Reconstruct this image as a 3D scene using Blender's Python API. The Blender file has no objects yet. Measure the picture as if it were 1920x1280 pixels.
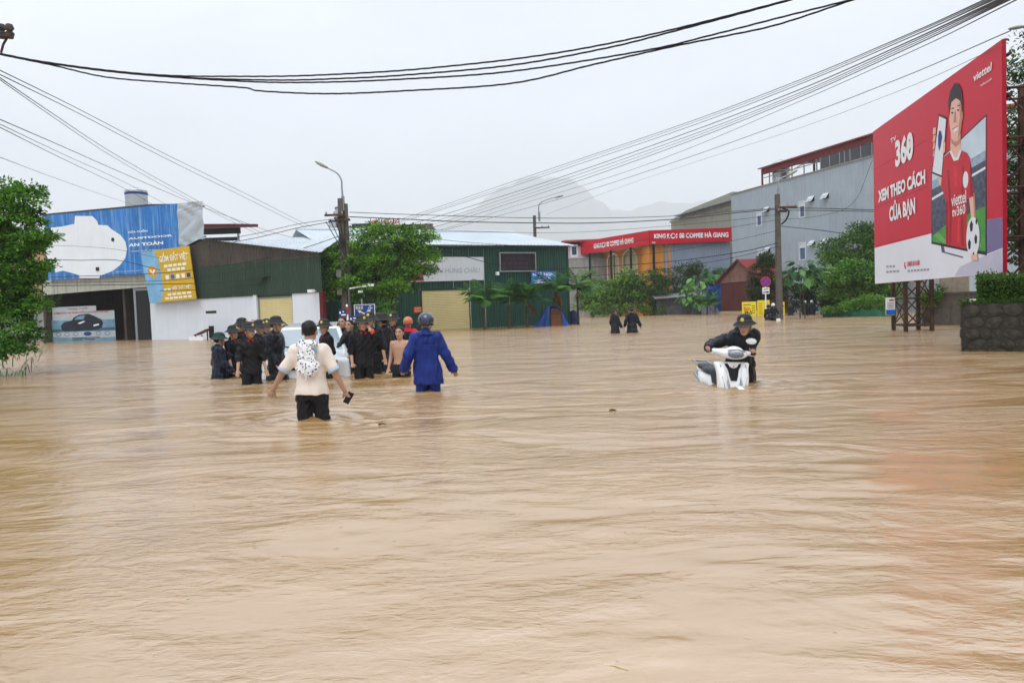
import bpy, math, random
import numpy as np
from mathutils import Vector, Matrix, Euler

sc = bpy.context.scene
RAD = math.radians
rng = random.Random(7)
nrg = np.random.default_rng(11)

# ------------------------------------------------------------------ camera, sky, sun, exposure
CAM_H = 1.30            # metres above the flood water (water level is z = 0)
GZ = -0.55              # drowned street level
F_PX = 1400.0           # focal length in photo pixels (1920 wide)
cam_d = bpy.data.cameras.new('camera')
cam_d.sensor_width = 36.0
cam_d.lens = F_PX / 1920.0 * 36.0
cam_d.clip_end = 30000.0
cam = bpy.data.objects.new('camera', cam_d)
sc.collection.objects.link(cam)
CAM_M = (Matrix.Translation((0, 0, CAM_H)) @ Matrix.Rotation(RAD(90 - 2.56), 4, 'X')
         @ Matrix.Rotation(RAD(-2.0), 4, 'Z'))
cam.matrix_world = CAM_M
sc.camera = cam

SUN_EL, SUN_ROT = 62.0, 200.0
world = bpy.data.worlds.new('World')
sc.world = world
world.use_nodes = True
wn, wl = world.node_tree.nodes, world.node_tree.links
wn.clear()
w_out = wn.new('ShaderNodeOutputWorld')
w_bg = wn.new('ShaderNodeBackground')
w_bg.inputs['Strength'].default_value = 0.1
w_sky = wn.new('ShaderNodeTexSky')
w_sky.sky_type = 'NISHITA'
w_sky.sun_disc = False
w_sky.sun_elevation = RAD(SUN_EL)
w_sky.sun_rotation = RAD(SUN_ROT)
w_hs = wn.new('ShaderNodeHueSaturation')
w_hs.inputs['Saturation'].default_value = 0.35
wl.new(w_sky.outputs[0], w_hs.inputs['Color'])
# the closed rain-cloud deck in front of the clear sky: paler towards the zenith, faintly mottled
w_tc = wn.new('ShaderNodeTexCoord')
w_sep = wn.new('ShaderNodeSeparateXYZ')
wl.new(w_tc.outputs['Generated'], w_sep.inputs[0])
w_ramp = wn.new('ShaderNodeValToRGB')
wl.new(w_sep.outputs['Z'], w_ramp.inputs['Fac'])
els = w_ramp.color_ramp.elements
els[0].position, els[0].color = 0.0, (0.56, 0.62, 0.68, 1)
els[1].position, els[1].color = 1.0, (1.35, 1.41, 1.50, 1)
e = els.new(0.16); e.color = (0.64, 0.69, 0.75, 1)
e = els.new(0.40); e.color = (0.72, 0.76, 0.82, 1)
w_map = wn.new('ShaderNodeMapping')
w_map.inputs['Scale'].default_value = (1.6, 1.6, 4.0)
wl.new(w_tc.outputs['Generated'], w_map.inputs[0])
w_noise = wn.new('ShaderNodeTexNoise')
w_noise.inputs['Scale'].default_value = 1.7
w_noise.inputs['Detail'].default_value = 5
w_noise.inputs['Roughness'].default_value = 0.55
wl.new(w_map.outputs[0], w_noise.inputs['Vector'])
w_mr = wn.new('ShaderNodeMapRange')
w_mr.inputs['From Min'].default_value = 0.3
w_mr.inputs['From Max'].default_value = 0.7
w_mr.inputs['To Min'].default_value = 7.2
w_mr.inputs['To Max'].default_value = 9.9
wl.new(w_noise.outputs['Fac'], w_mr.inputs['Value'])
w_sc = wn.new('ShaderNodeVectorMath'); w_sc.operation = 'SCALE'
wl.new(w_ramp.outputs['Color'], w_sc.inputs[0])
wl.new(w_mr.outputs[0], w_sc.inputs['Scale'])
w_mix = wn.new('ShaderNodeMix'); w_mix.data_type = 'RGBA'
w_mix.inputs['Factor'].default_value = 0.92
wl.new(w_hs.outputs[0], w_mix.inputs['A'])
wl.new(w_sc.outputs[0], w_mix.inputs['B'])
wl.new(w_mix.outputs['Result'], w_bg.inputs['Color'])
wl.new(w_bg.outputs[0], w_out.inputs['Surface'])

sun_d = bpy.data.lights.new('sun', 'SUN')
sun_d.energy = 1.1
sun_d.angle = RAD(40)
sun_d.color = (0.95, 0.98, 1.0)
sun = bpy.data.objects.new('sun', sun_d)
sc.collection.objects.link(sun)
_sd = Vector((math.sin(RAD(SUN_ROT)) * math.cos(RAD(SUN_EL)), math.cos(RAD(SUN_ROT)) * math.cos(RAD(SUN_EL)), math.sin(RAD(SUN_EL))))
sun.rotation_euler = _sd.to_track_quat('Z', 'Y').to_euler()
sun.location = (0, -20, 60)

sc.view_settings.view_transform = 'Standard'
sc.view_settings.look = 'None'
sc.view_settings.exposure = 0.90
sc.view_settings.gamma = 1.0
sc.view_settings.use_curve_mapping = False
sc.render.engine = 'CYCLES'
sc.cycles.use_denoising = True
sc.cycles.max_bounces = 5
sc.cycles.diffuse_bounces = 2
sc.cycles.glossy_bounces = 2
sc.cycles.transmission_bounces = 4
sc.cycles.transparent_max_bounces = 8
sc.cycles.volume_bounces = 1
sc.cycles.sample_clamp_indirect = 6.0

# ------------------------------------------------------------------ survey: photo pixel -> place
_CR = CAM_M.to_3x3()
def ray(px, py):
    return _CR @ Vector(((px - 960) / F_PX, -(py - 640) / F_PX, -1.0))
def hor(px):                                # photo row of the horizon
    lo, hi = 400.0, 700.0
    for _ in range(40):
        m = (lo + hi) / 2
        if ray(px, m).z > 0: lo = m
        else: hi = m
    return lo
def at(px, py, D):                          # the point seen at a pixel, D metres down the street
    d = ray(px, py)
    return Vector((0, 0, CAM_H)) + d * (D / d.y)
def G(px, D):                               # plan position
    p = at(px, hor(px), D)
    return Vector((p.x, p.y, 0))
def W(px, py):                              # where a pixel meets the water
    d = ray(px, py)
    return Vector((0, 0, CAM_H)) + d * (-CAM_H / d.z)

# ------------------------------------------------------------------ materials
_mats = {}
def M(name, col, rough=0.6, metal=0.0, var=0.12, scale=6.0, bump=0.0, bscale=40.0, streak=0.0, streak_col=None,
      spec=0.25, attr=False, trans=0.0, coat=0.0, emit=None, grime=0.0, ior=1.45):
    if name in _mats: return _mats[name]
    m = bpy.data.materials.new(name); m.use_nodes = True
    nt = m.node_tree; n, l = nt.nodes, nt.links
    b = n['Principled BSDF']
    b.inputs['Roughness'].default_value = rough
    b.inputs['Metallic'].default_value = metal
    b.inputs['Specular IOR Level'].default_value = spec
    b.inputs['IOR'].default_value = ior
    if coat: b.inputs['Coat Weight'].default_value = coat
    tc = n.new('ShaderNodeTexCoord')
    src = None
    if attr:
        a = n.new('ShaderNodeAttribute'); a.attribute_name = 'Col'; src = a.outputs['Color']
    else:
        c = n.new('ShaderNodeRGB'); c.outputs[0].default_value = (*col, 1); src = c.outputs[0]
    if var > 0:
        t = n.new('ShaderNodeTexNoise'); t.inputs['Scale'].default_value = scale
        t.inputs['Detail'].default_value = 6; t.inputs['Roughness'].default_value = 0.6
        l.new(tc.outputs['Object'], t.inputs['Vector'])
        r = n.new('ShaderNodeMapRange')
        r.inputs['From Min'].default_value = 0.3; r.inputs['From Max'].default_value = 0.7
        r.inputs['To Min'].default_value = 1 - var; r.inputs['To Max'].default_value = 1 + var
        l.new(t.outputs['Fac'], r.inputs['Value'])
        v = n.new('ShaderNodeVectorMath'); v.operation = 'SCALE'
        l.new(src, v.inputs[0]); l.new(r.outputs[0], v.inputs['Scale'])
        src = v.outputs[0]
    if streak > 0:                          # water stains running down the sheet
        mp = n.new('ShaderNodeMapping'); mp.inputs['Scale'].default_value = (2.6, 2.6, 0.16)
        l.new(tc.outputs['Object'], mp.inputs[0])
        t2 = n.new('ShaderNodeTexNoise'); t2.inputs['Scale'].default_value = 1.8
        t2.inputs['Detail'].default_value = 8; t2.inputs['Roughness'].default_value = 0.7
        l.new(mp.outputs[0], t2.inputs['Vector'])
        r2 = n.new('ShaderNodeMapRange'); r2.inputs['From Min'].default_value = 0.48
        r2.inputs['From Max'].default_value = 0.72; r2.inputs['To Max'].default_value = streak
        l.new(t2.outputs['Fac'], r2.inputs['Value'])
        mx = n.new('ShaderNodeMix'); mx.data_type = 'RGBA'
        l.new(r2.outputs[0], mx.inputs['Factor']); l.new(src, mx.inputs['A'])
        mx.inputs['B'].default_value = (*(streak_col or (0.08, 0.07, 0.06)), 1)
        src = mx.outputs['Result']
    if grime > 0:                           # blotches of dirt
        t3 = n.new('ShaderNodeTexNoise'); t3.inputs['Scale'].default_value = 0.9
        t3.inputs['Detail'].default_value = 9; t3.inputs['Roughness'].default_value = 0.72
        l.new(tc.outputs['Object'], t3.inputs['Vector'])
        r3 = n.new('ShaderNodeMapRange'); r3.inputs['From Min'].default_value = 0.45
        r3.inputs['From Max'].default_value = 0.75; r3.inputs['To Max'].default_value = grime
        l.new(t3.outputs['Fac'], r3.inputs['Value'])
        mx = n.new('ShaderNodeMix'); mx.data_type = 'RGBA'
        l.new(r3.outputs[0], mx.inputs['Factor']); l.new(src, mx.inputs['A'])
        mx.inputs['B'].default_value = (0.10, 0.085, 0.065, 1)
        src = mx.outputs['Result']
    l.new(src, b.inputs['Base Color'])
    if bump > 0:
        t4 = n.new('ShaderNodeTexNoise'); t4.inputs['Scale'].default_value = bscale
        t4.inputs['Detail'].default_value = 4
        l.new(tc.outputs['Object'], t4.inputs['Vector'])
        bp = n.new('ShaderNodeBump'); bp.inputs['Strength'].default_value = bump
        bp.inputs['Distance'].default_value = 0.02
        l.new(t4.outputs['Fac'], bp.inputs['Height']); l.new(bp.outputs[0], b.inputs['Normal'])
    if trans > 0:
        tr = n.new('ShaderNodeBsdfTranslucent'); l.new(src, tr.inputs['Color'])
        ms = n.new('ShaderNodeMixShader'); ms.inputs[0].default_value = trans
        l.new(b.outputs[0], ms.inputs[1]); l.new(tr.outputs[0], ms.inputs[2])
        l.new(ms.outputs[0], n['Material Output'].inputs['Surface'])
    _mats[name] = m
    return m

def S(r, g, b):                             # sRGB 0-255 -> linear
    f = lambda c: (c / 255 / 12.92) if c / 255 <= 0.04045 else ((c / 255 + 0.055) / 1.055) ** 2.4
    return (f(r), f(g), f(b))

# ------------------------------------------------------------------ objects
def link(o):
    sc.collection.objects.link(o); return o
def tag(o, label=None, cat=None, group=None, kind=None):
    if label: o['label'] = label
    if cat: o['category'] = cat
    if group: o['group'] = group
    if kind: o['kind'] = kind
    return o
def empty(name, loc=(0, 0, 0), rz=0.0, label=None, cat=None, group=None):
    o = bpy.data.objects.new(name, None); link(o)
    o.empty_display_size = 0.3
    o.location = loc; o.rotation_euler = (0, 0, rz)
    return tag(o, label, cat, group)
def mesh_obj(name, verts, faces, mat, parent=None, smooth=False, cols=None):
    me = bpy.data.meshes.new(name)
    if isinstance(verts, np.ndarray):
        fa = np.asarray(faces, dtype=np.int32); k = fa.shape[1]
        me.vertices.add(len(verts)); me.vertices.foreach_set('co', np.ascontiguousarray(verts, dtype=np.float32).ravel())
        me.loops.add(fa.size); me.loops.foreach_set('vertex_index', fa.ravel())
        me.polygons.add(len(fa)); me.polygons.foreach_set('loop_start', np.arange(0, fa.size, k, dtype=np.int32))
        try: me.polygons.foreach_set('loop_total', np.full(len(fa), k, dtype=np.int32))
        except Exception: pass
        me.update(calc_edges=True); me.validate()
    else:
        me.from_pydata(verts, [], faces); me.update()
    if smooth: me.polygons.foreach_set('use_smooth', [True] * len(me.polygons))
    if cols is not None:
        a = me.color_attributes.new('Col', 'FLOAT_COLOR', 'POINT')
        c = np.ones((len(me.vertices), 4), dtype=np.float32); c[:, :3] = cols
        a.data.foreach_set('color', c.ravel())
    if mat: me.materials.append(mat)
    o = bpy.data.objects.new(name, me); link(o)
    if parent: o.parent = parent
    return o
def copy_part(o, parent, loc=None, rot=None, scale=None):
    c = o.copy(); link(c); c.parent = parent
    if loc is not None: c.location = loc
    if rot is not None: c.rotation_euler = rot
    if scale is not None: c.scale = scale
    return c

class MB:
    def __init__(s): s.v, s.f = [], []
    def add(s, vs, fs):
        k = len(s.v); s.v += [tuple(p) for p in vs]; s.f += [tuple(i + k for i in q) for q in fs]; return s
    def box(s, x0, x1, y0, y1, z0, z1):
        return s.add([(x0, y0, z0), (x1, y0, z0), (x1, y1, z0), (x0, y1, z0), (x0, y0, z1), (x1, y0, z1), (x1, y1, z1), (x0, y1, z1)],
                     [(0, 3, 2, 1), (4, 5, 6, 7), (0, 1, 5, 4), (1, 2, 6, 5), (2, 3, 7, 6), (3, 0, 4, 7)])
    def prism(s, pts, y0, y1):              # polygon in x,z pushed through y
        n = len(pts)
        vs = [(x, y0, z) for x, z in pts] + [(x, y1, z) for x, z in pts]
        area = sum(pts[i][0] * pts[(i + 1) % n][1] - pts[(i + 1) % n][0] * pts[i][1] for i in range(n))
        fr = tuple(range(n)); bk = tuple(range(2 * n - 1, n - 1, -1))
        if area < 0: fr, bk = fr[::-1], bk[::-1]
        sd = [((i + 1) % n, i, n + i, n + (i + 1) % n) for i in range(n)]
        if area < 0: sd = [q[::-1] for q in sd]
        return s.add(vs, [fr, bk] + sd)
    def solid(s, top, bot):                 # two matching rings of 3-D points
        n = len(top)
        return s.add(list(top) + list(bot), [tuple(range(n)), tuple(range(2 * n - 1, n - 1, -1))] +
                     [((i + 1) % n, i, n + i, n + (i + 1) % n) for i in range(n)])
    def tube(s, path, r, n=8, r1=None, cap=True):
        path = [Vector(p) for p in path]; m = len(path); rings = []
        ref = None
        for i, p in enumerate(path):
            t = (path[min(i + 1, m - 1)] - path[max(i - 1, 0)]).normalized()
            if ref is None:
                ref = Vector((0, 0, 1)) if abs(t.z) < 0.9 else Vector((1, 0, 0))
            a = (ref - t * ref.dot(t)).normalized(); b = t.cross(a); ref = a
            if isinstance(r, (list, tuple)): rr = r[i]
            else: rr = r if r1 is None else r + (r1 - r) * i / (m - 1)
            rings.append([p + a * (math.cos(2 * math.pi * k / n) * rr) + b * (math.sin(2 * math.pi * k / n) * rr) for k in range(n)])
        vs = [q for g in rings for q in g]
        fs = [(i * n + k, i * n + (k + 1) % n, (i + 1) * n + (k + 1) % n, (i + 1) * n + k) for i in range(m - 1) for k in range(n)]
        if cap: fs += [tuple(range(n - 1, -1, -1)), tuple(range((m - 1) * n, m * n))]
        return s.add(vs, fs)
    def lathe(s, prof, c=(0, 0, 0), n=24, sx=1.0, sy=1.0):   # prof: list of (r, z)
        m = len(prof)
        vs = [(c[0] + r * sx * math.cos(2 * math.pi * k / n), c[1] + r * sy * math.sin(2 * math.pi * k / n), c[2] + z) for r, z in prof for k in range(n)]
        fs = [(i * n + k, i * n + (k + 1) % n, (i + 1) * n + (k + 1) % n, (i + 1) * n + k) for i in range(m - 1) for k in range(n)]
        return s.add(vs, fs)
    def build(s, name, mat, parent=None, smooth=False, bevel=0.0):
        o = mesh_obj(name, s.v, s.f, mat, parent, smooth)
        if bevel:
            b = o.modifiers.new('bevel', 'BEVEL'); b.width = bevel; b.segments = 2; b.limit_method = 'ANGLE'
        return o
def box(name, mat, parent, x0, x1, y0, y1, z0, z1, bevel=0.0):
    return MB().box(x0, x1, y0, y1, z0, z1).build(name, mat, parent, bevel=bevel)

# a wall line: local x runs to the right along it, -y comes out towards the street
class Facade:
    def __init__(s, A, B):
        s.A = Vector((A.x, A.y, 0)); s.B = Vector((B.x, B.y, 0))
        s.d = (s.B - s.A).normalized(); s.w = (s.B - s.A).length
        s.ang = math.atan2(s.d.y, s.d.x); s.n = Vector((s.d.y, -s.d.x, 0))
    def xz(s, px, py, out=0.0):
        d = ray(px, py); o = Vector((0, 0, CAM_H)); P = s.A + s.n * out
        t = (P - o).dot(s.n) / d.dot(s.n); q = o + d * t
        return ((q - s.A).dot(s.d), q.z)
    def thing(s, name, label=None, cat=None, group=None):
        return empty(name, s.A, s.ang, label, cat, group)
    def loc(s, p):                          # world point -> local
        q = Vector(p) - s.A
        return Vector((q.dot(s.d), q.dot(-s.n), q.z))

def text(body, parent, mat, x0, x1, z0, z1, y, bold=0.0, name='lettering', shear=0.0, depth=0.004, keep=False):
    cu = bpy.data.curves.new('t', 'FONT'); cu.body = body; cu.size = 1.0; cu.offset = bold
    cu.shear = shear; cu.resolution_u = 3; cu.extrude = 0.0
    to = bpy.data.objects.new('t', cu)
    me = bpy.data.meshes.new_from_object(to)
    n = len(me.vertices); co = np.zeros(n * 3, dtype=np.float32); me.vertices.foreach_get('co', co); co = co.reshape(-1, 3)
    bpy.data.objects.remove(to); bpy.data.curves.remove(cu)
    lo, hi = co.min(0), co.max(0)
    sx = (x1 - x0) / max(hi[0] - lo[0], 1e-4); sz = (z1 - z0) / max(hi[1] - lo[1], 1e-4)
    if keep: sx = sz = min(sx, sz)
    out = np.zeros_like(co); out[:, 0] = x0 + (co[:, 0] - lo[0]) * sx; out[:, 2] = z0 + (co[:, 1] - lo[1]) * sz; out[:, 1] = y
    me.vertices.foreach_set('co', out.ravel()); me.update()
    me.name = name; me.materials.clear(); me.materials.append(mat)
    o = bpy.data.objects.new(name, me); link(o); o.parent = parent
    return o
def flat(name, pts, y, mat, parent):        # a printed shape on a board
    a = sum(pts[i][0] * pts[(i + 1) % len(pts)][1] - pts[(i + 1) % len(pts)][0] * pts[i][1] for i in range(len(pts)))
    if a < 0: pts = pts[::-1]
    return mesh_obj(name, [(x, y, z) for x, z in pts], [tuple(range(len(pts)))], mat, parent)
def disc(cx, cz, rx, rz, n=28, a0=0.0, a1=360.0):
    return [(cx + rx * math.cos(RAD(a0 + (a1 - a0) * k / n)), cz + rz * math.sin(RAD(a0 + (a1 - a0) * k / n))) for k in range(n if a1 - a0 >= 360 else n + 1)]

def ribbed(x0, x1, zlo, zhi, y=0.0, pitch=0.2, depth=0.03):
    """one profiled metal sheet standing upright; zlo/zhi are functions of x"""
    xs = [x0]; ys = [0.0]; x = x0
    while x < x1 - 1e-6:
        for dx, dy in ((0.30, 0), (0.42, -1), (0.72, -1), (0.84, 0), (1.0, 0)):
            q = x + dx * pitch
            if q >= x1: break
            xs.append(q); ys.append(dy * depth)
        x += pitch
    if xs[-1] < x1 - 1e-4: xs.append(x1); ys.append(0.0)
    vs = []
    for a, b in zip(xs, ys): vs += [(a, y + b, zlo(a)), (a, y + b, zhi(a))]
    fs = [(2 * i, 2 * i + 2, 2 * i + 3, 2 * i + 1) for i in range(len(xs) - 1)]
    return vs, fs
def sheet_wall(name, mat, parent, x0, x1, zlo, zhi, y, width=1.08, pitch=0.2, depth=0.03, backing=True):
    n = max(1, round((x1 - x0) / width)); w = (x1 - x0) / n
    for i in range(n):
        v, f = ribbed(x0 + i * w, x0 + (i + 1) * w - 0.012, zlo, zhi, y - 0.004 * (i % 2), pitch, depth)
        mesh_obj(name, v, f, mat, parent)
def roof_sheets(name, mat, parent, e0, e1, r0, r1, width=1.08, pitch=0.3, depth=0.035):
    """profiled sheets from the eave line e0-e1 up to the ridge line r0-r1"""
    e0, e1, r0, r1 = map(Vector, (e0, e1, r0, r1))
    n = max(1, round((e1 - e0).length / width)); L = (e1 - e0).length
    up = (e1 - e0).cross(r0 - e0).normalized()
    if up.z < 0: up = -up
    for i in range(n):
        vs, fs = [], []
        a, b = i / n, (i + 1) / n - 0.01 / L
        k = max(2, round((b - a) * L / pitch)); pr = []
        for j in range(k):
            for dx, dy in ((0, 0), (0.55, 0), (0.66, 1), (0.86, 1), (0.97, 0)):
                pr.append((a + (b - a) * (j + dx) / k, dy * depth))
        pr.append((b, 0))
        for t, dz in pr:
            vs += [e0.lerp(e1, t) + up * dz, r0.lerp(r1, t) + up * dz]
        fs = [(2 * j, 2 * j + 2, 2 * j + 3, 2 * j + 1) for j in range(len(pr) - 1)]
        mesh_obj(name, [tuple(v) for v in vs], fs, mat, parent)
def shutter(parent, mat, mat_frame, x0, x1, z0, z1, y, slat=0.11):
    n = int((z1 - z0) / slat); vs, fs = [], []
    prof = []
    for i in range(n):
        z = z0 + i * slat
        for t in (0, 0.2, 0.5, 0.8):
            prof.append((z + t * slat, -0.022 * math.sin(math.pi * t) if t else 0.0))
    prof.append((z1, 0))
    for z, dy in prof: vs += [(x0, y + dy, z), (x1, y + dy, z)]
    fs = [(2 * i, 2 * i + 1, 2 * i + 3, 2 * i + 2) for i in range(len(prof) - 1)]
    o = mesh_obj('roller_shutter', vs, fs, mat, parent); o['kind'] = 'stuff'
    if mat_frame:
        for a, b in ((x0 - 0.08, x0), (x1, x1 + 0.08)):
            box('shutter_guide', mat_frame, parent, a, b, y - 0.06, y + 0.05, z0, z1 + 0.04)
        box('shutter_lintel', mat_frame, parent, x0, x1, y - 0.05, y + 0.05, z1, z1 + 0.1)
    return o
def catmull(pts, k=8):
    P = [Vector(p) for p in pts]; P = [P[0] * 2 - P[1]] + P + [P[-1] * 2 - P[-2]]; out = []
    for i in range(1, len(P) - 2):
        for j in range(k):
            t = j / k
            out.append(0.5 * ((2 * P[i]) + (P[i + 1] - P[i - 1]) * t + (2 * P[i - 1] - 5 * P[i] + 4 * P[i + 1] - P[i + 2]) * t * t + (3 * P[i] - P[i - 1] - 3 * P[i + 1] + P[i + 2]) * t ** 3))
    out.append(P[-2]); return out

# ------------------------------------------------------------------ setting: ground, flood water, hills, haze
FAR = 6200.0
g_mat = M('asphalt', (0.06, 0.055, 0.05), 0.9, var=0.2, scale=0.4)
_n = 24
_gv = [(0, 0, GZ)] + [(FAR * math.cos(2 * math.pi * k / _n), FAR * math.sin(2 * math.pi * k / _n), GZ) for k in range(_n)]
tag(mesh_obj('ground', _gv, [(0, 1 + k, 1 + (k + 1) % _n) for k in range(_n)], g_mat), kind='structure')

WADERS = []            # (x, y, strength) of everything that stands in the water near the camera
def wave_height(x, y):
    r = np.hypot(x, y)
    rg = np.random.default_rng(5)
    h = np.zeros_like(x)
    # gust patches: calmer and rougher stretches
    patch = 0.55 + 0.45 * np.sin(0.21 * x + 0.13 * y + 1.1) * np.sin(0.09 * x - 0.17 * y + 0.4)
    patch2 = 0.5 + 0.5 * np.sin(0.5 * x + 0.9 * np.sin(0.35 * y)) * np.sin(0.42 * y + 0.6 * np.sin(0.3 * x + 2))
    for i in range(64):
        lam = 0.10 * (2.6 / 0.10) ** rg.random() if i > 6 else rg.uniform(1.5, 4.0)
        th = math.pi / 2 + rg.normal(0, 0.42) + 0.16       # crests lie roughly across the street
        k = 2 * math.pi / lam
        ph = rg.random() * 6.283
        amp = 0.0021 * lam ** 0.8 if lam < 0.7 else 0.0010 * lam ** 0.5
        fade = np.clip(lam / (0.022 * np.maximum(r, 0.5)) - 1.0, 0, 1)
        bend = 0.35 * np.sin(0.31 * x * math.cos(th) + 0.23 * y + ph)
        w = np.sin(k * (x * math.cos(th) + y * math.sin(th)) + ph + 2.0 * bend)
        h += amp * fade * (w - 0.25 * np.cos(2 * (k * (x * math.cos(th) + y * math.sin(th)) + ph + 2.0 * bend))) * (patch if i % 2 else patch2)
    for wx, wy, s in WADERS:
        d = np.hypot(x - wx, (y - wy))
        m = d < 3.5
        dd = d[m]
        h[m] += s * 0.016 * np.cos(2 * math.pi * dd / 0.33 + 0.8 * np.sin(3 * np.arctan2(y[m] - wy, x[m] - wx))) * np.exp(-dd / 0.7)
        h[m] += s * 0.010 * np.exp(-(dd / 0.30) ** 2)
    return h

def make_water():
    th_d = np.linspace(RAD(-44), RAD(44), 620)
    th_c = np.linspace(RAD(44), RAD(316), 60)[1:-1]
    th = np.concatenate([th_d, th_c])
    r = np.concatenate([[0.35], np.geomspace(0.9, 130, 760), np.geomspace(150, FAR - 60, 30)])
    T, Rr = np.meshgrid(th, r)
    X, Y = Rr * np.sin(T), Rr * np.cos(T)
    Z = wave_height(X.ravel(), Y.ravel()).reshape(X.shape)
    Z[Rr > 120] = 0
    V = np.stack([X, Y, Z], -1).reshape(-1, 3)
    nr, nt = X.shape
    i, j = np.meshgrid(np.arange(nr - 1), np.arange(nt), indexing='ij')
    a = i * nt + j; b = i * nt + (j + 1) % nt
    F = np.stack([a, a + nt, b + nt, b], -1).reshape(-1, 4)[:, ::-1]
    o = mesh_obj('water', V, F, water_material(), smooth=True)
    # the small disc under the photographer's feet
    tag(o, kind='structure')
    return o

def water_material():
    m = bpy.data.materials.new('flood_water'); m.use_nodes = True
    n, l = m.node_tree.nodes, m.node_tree.links
    b = n['Principled BSDF']
    tc = n.new('ShaderNodeTexCoord')
    # silt: slow swirls of lighter and darker mud
    mp = n.new('ShaderNodeMapping'); mp.inputs['Scale'].default_value = (0.16, 0.42, 1)
    mp.inputs['Rotation'].default_value = (0, 0, RAD(12))
    l.new(tc.outputs['Object'], mp.inputs[0])
    sn = n.new('ShaderNodeTexNoise'); sn.inputs['Scale'].default_value = 1.0
    sn.inputs['Detail'].default_value = 7; sn.inputs['Distortion'].default_value = 1.2
    l.new(mp.outputs[0], sn.inputs['Vector'])
    cr = n.new('ShaderNodeValToRGB')
    cr.color_ramp.elements[0].position = 0.3; cr.color_ramp.elements[0].color = (0.355, 0.205, 0.076, 1)
    cr.color_ramp.elements[1].position = 0.72; cr.color_ramp.elements[1].color = (0.43, 0.262, 0.108, 1)
    l.new(sn.outputs['Fac'], cr.inputs['Fac'])
    # drifting specks
    vo = n.new('ShaderNodeTexVoronoi'); vo.inputs['Scale'].default_value = 2.2
    l.new(tc.outputs['Object'], vo.inputs['Vector'])
    sp = n.new('ShaderNodeMapRange'); sp.inputs['From Min'].default_value = 0.014; sp.inputs['From Max'].default_value = 0.024
    sp.inputs['To Min'].default_value = 0.7; sp.inputs['To Max'].default_value = 0.0
    l.new(vo.outputs['Distance'], sp.inputs['Value'])
    mx = n.new('ShaderNodeMix'); mx.data_type = 'RGBA'
    l.new(sp.outputs[0], mx.inputs['Factor']); l.new(cr.outputs[0], mx.inputs['A']); mx.inputs['B'].default_value = (0.14, 0.08, 0.03, 1)
    l.new(mx.outputs['Result'], b.inputs['Base Color'])
    b.inputs['Roughness'].default_value = 0.13
    b.inputs['IOR'].default_value = 3.3
    # ripples: wind-stretched wavelets, chop and rain dimples
    def nz(scale, sx, sy, rot, detail, dist=0.0):
        q = n.new('ShaderNodeMapping'); q.inputs['Scale'].default_value = (sx, sy, 1); q.inputs['Rotation'].default_value = (0, 0, RAD(rot))
        l.new(tc.outputs['Object'], q.inputs[0])
        t = n.new('ShaderNodeTexNoise'); t.inputs['Scale'].default_value = scale; t.inputs['Detail'].default_value = detail
        t.inputs['Distortion'].default_value = dist; t.inputs['Roughness'].default_value = 0.55
        l.new(q.outputs[0], t.inputs['Vector']); return t.outputs['Fac']
    def math_(op, a, bb):
        k = n.new('ShaderNodeMath'); k.operation = op
        for i, x in enumerate((a, bb)):
            if isinstance(x, (int, float)): k.inputs[i].default_value = x
            else: l.new(x, k.inputs[i])
        return k.outputs[0]
    h0 = nz(1.9, 1.5, 2.5, 8, 4, 1.1)
    h1 = nz(4.8, 1.6, 3.0, -7, 5, 1.1)
    h2 = nz(13.0, 1.2, 2.6, -14, 4, 0.8)
    h3 = nz(0.55, 0.8, 1.8, 14, 5, 0.8)
    gust = n.new('ShaderNodeMapRange'); gust.inputs['From Min'].default_value = 0.42; gust.inputs['From Max'].default_value = 0.62
    gust.inputs['To Min'].default_value = 0.22; gust.inputs['To Max'].default_value = 1.15
    l.new(h3, gust.inputs['Value'])
    hh = math_('ADD', math_('ADD', math_('MULTIPLY', h0, 0.62), math_('MULTIPLY', h1, 0.40)), math_('MULTIPLY', h2, 0.19))
    hh = math_('MULTIPLY', hh, gust.outputs[0])
    # the street opens up beyond the first metres: calmer under the photographer, choppier in mid-stream
    sy = n.new('ShaderNodeSeparateXYZ'); l.new(tc.outputs['Object'], sy.inputs[0])
    open_ = n.new('ShaderNodeMapRange'); open_.interpolation_type = 'SMOOTHSTEP'
    open_.inputs['From Min'].default_value = 3.0; open_.inputs['From Max'].default_value = 20.0
    open_.inputs['To Min'].default_value = 0.62; open_.inputs['To Max'].default_value = 3.4
    l.new(sy.outputs['Y'], open_.inputs['Value'])
    hh = math_('MULTIPLY', hh, open_.outputs[0])
    rv = n.new('ShaderNodeTexVoronoi'); rv.inputs['Scale'].default_value = 5.0; rv.inputs['Randomness'].default_value = 1.0
    l.new(tc.outputs['Object'], rv.inputs['Vector'])
    ring = math_('MULTIPLY', math_('SINE', math_('MULTIPLY', rv.outputs['Distance'], 60.0), 0.0), 1.0)
    rmask = n.new('ShaderNodeMapRange'); rmask.inputs['From Min'].default_value = 0.02; rmask.inputs['From Max'].default_value = 0.14
    rmask.inputs['To Min'].default_value = 1.0; rmask.inputs['To Max'].default_value = 0.0
    l.new(rv.outputs['Distance'], rmask.inputs['Value'])
    hh = math_('ADD', hh, math_('MULTIPLY', math_('MULTIPLY', ring, rmask.outputs[0]), 0.05))
    bp = n.new('ShaderNodeBump'); bp.inputs['Strength'].default_value = 1.0; bp.inputs['Distance'].default_value = 0.032
    l.new(hh, bp.inputs['Height']); l.new(bp.outputs[0], b.inputs['Normal'])
    return m

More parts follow.
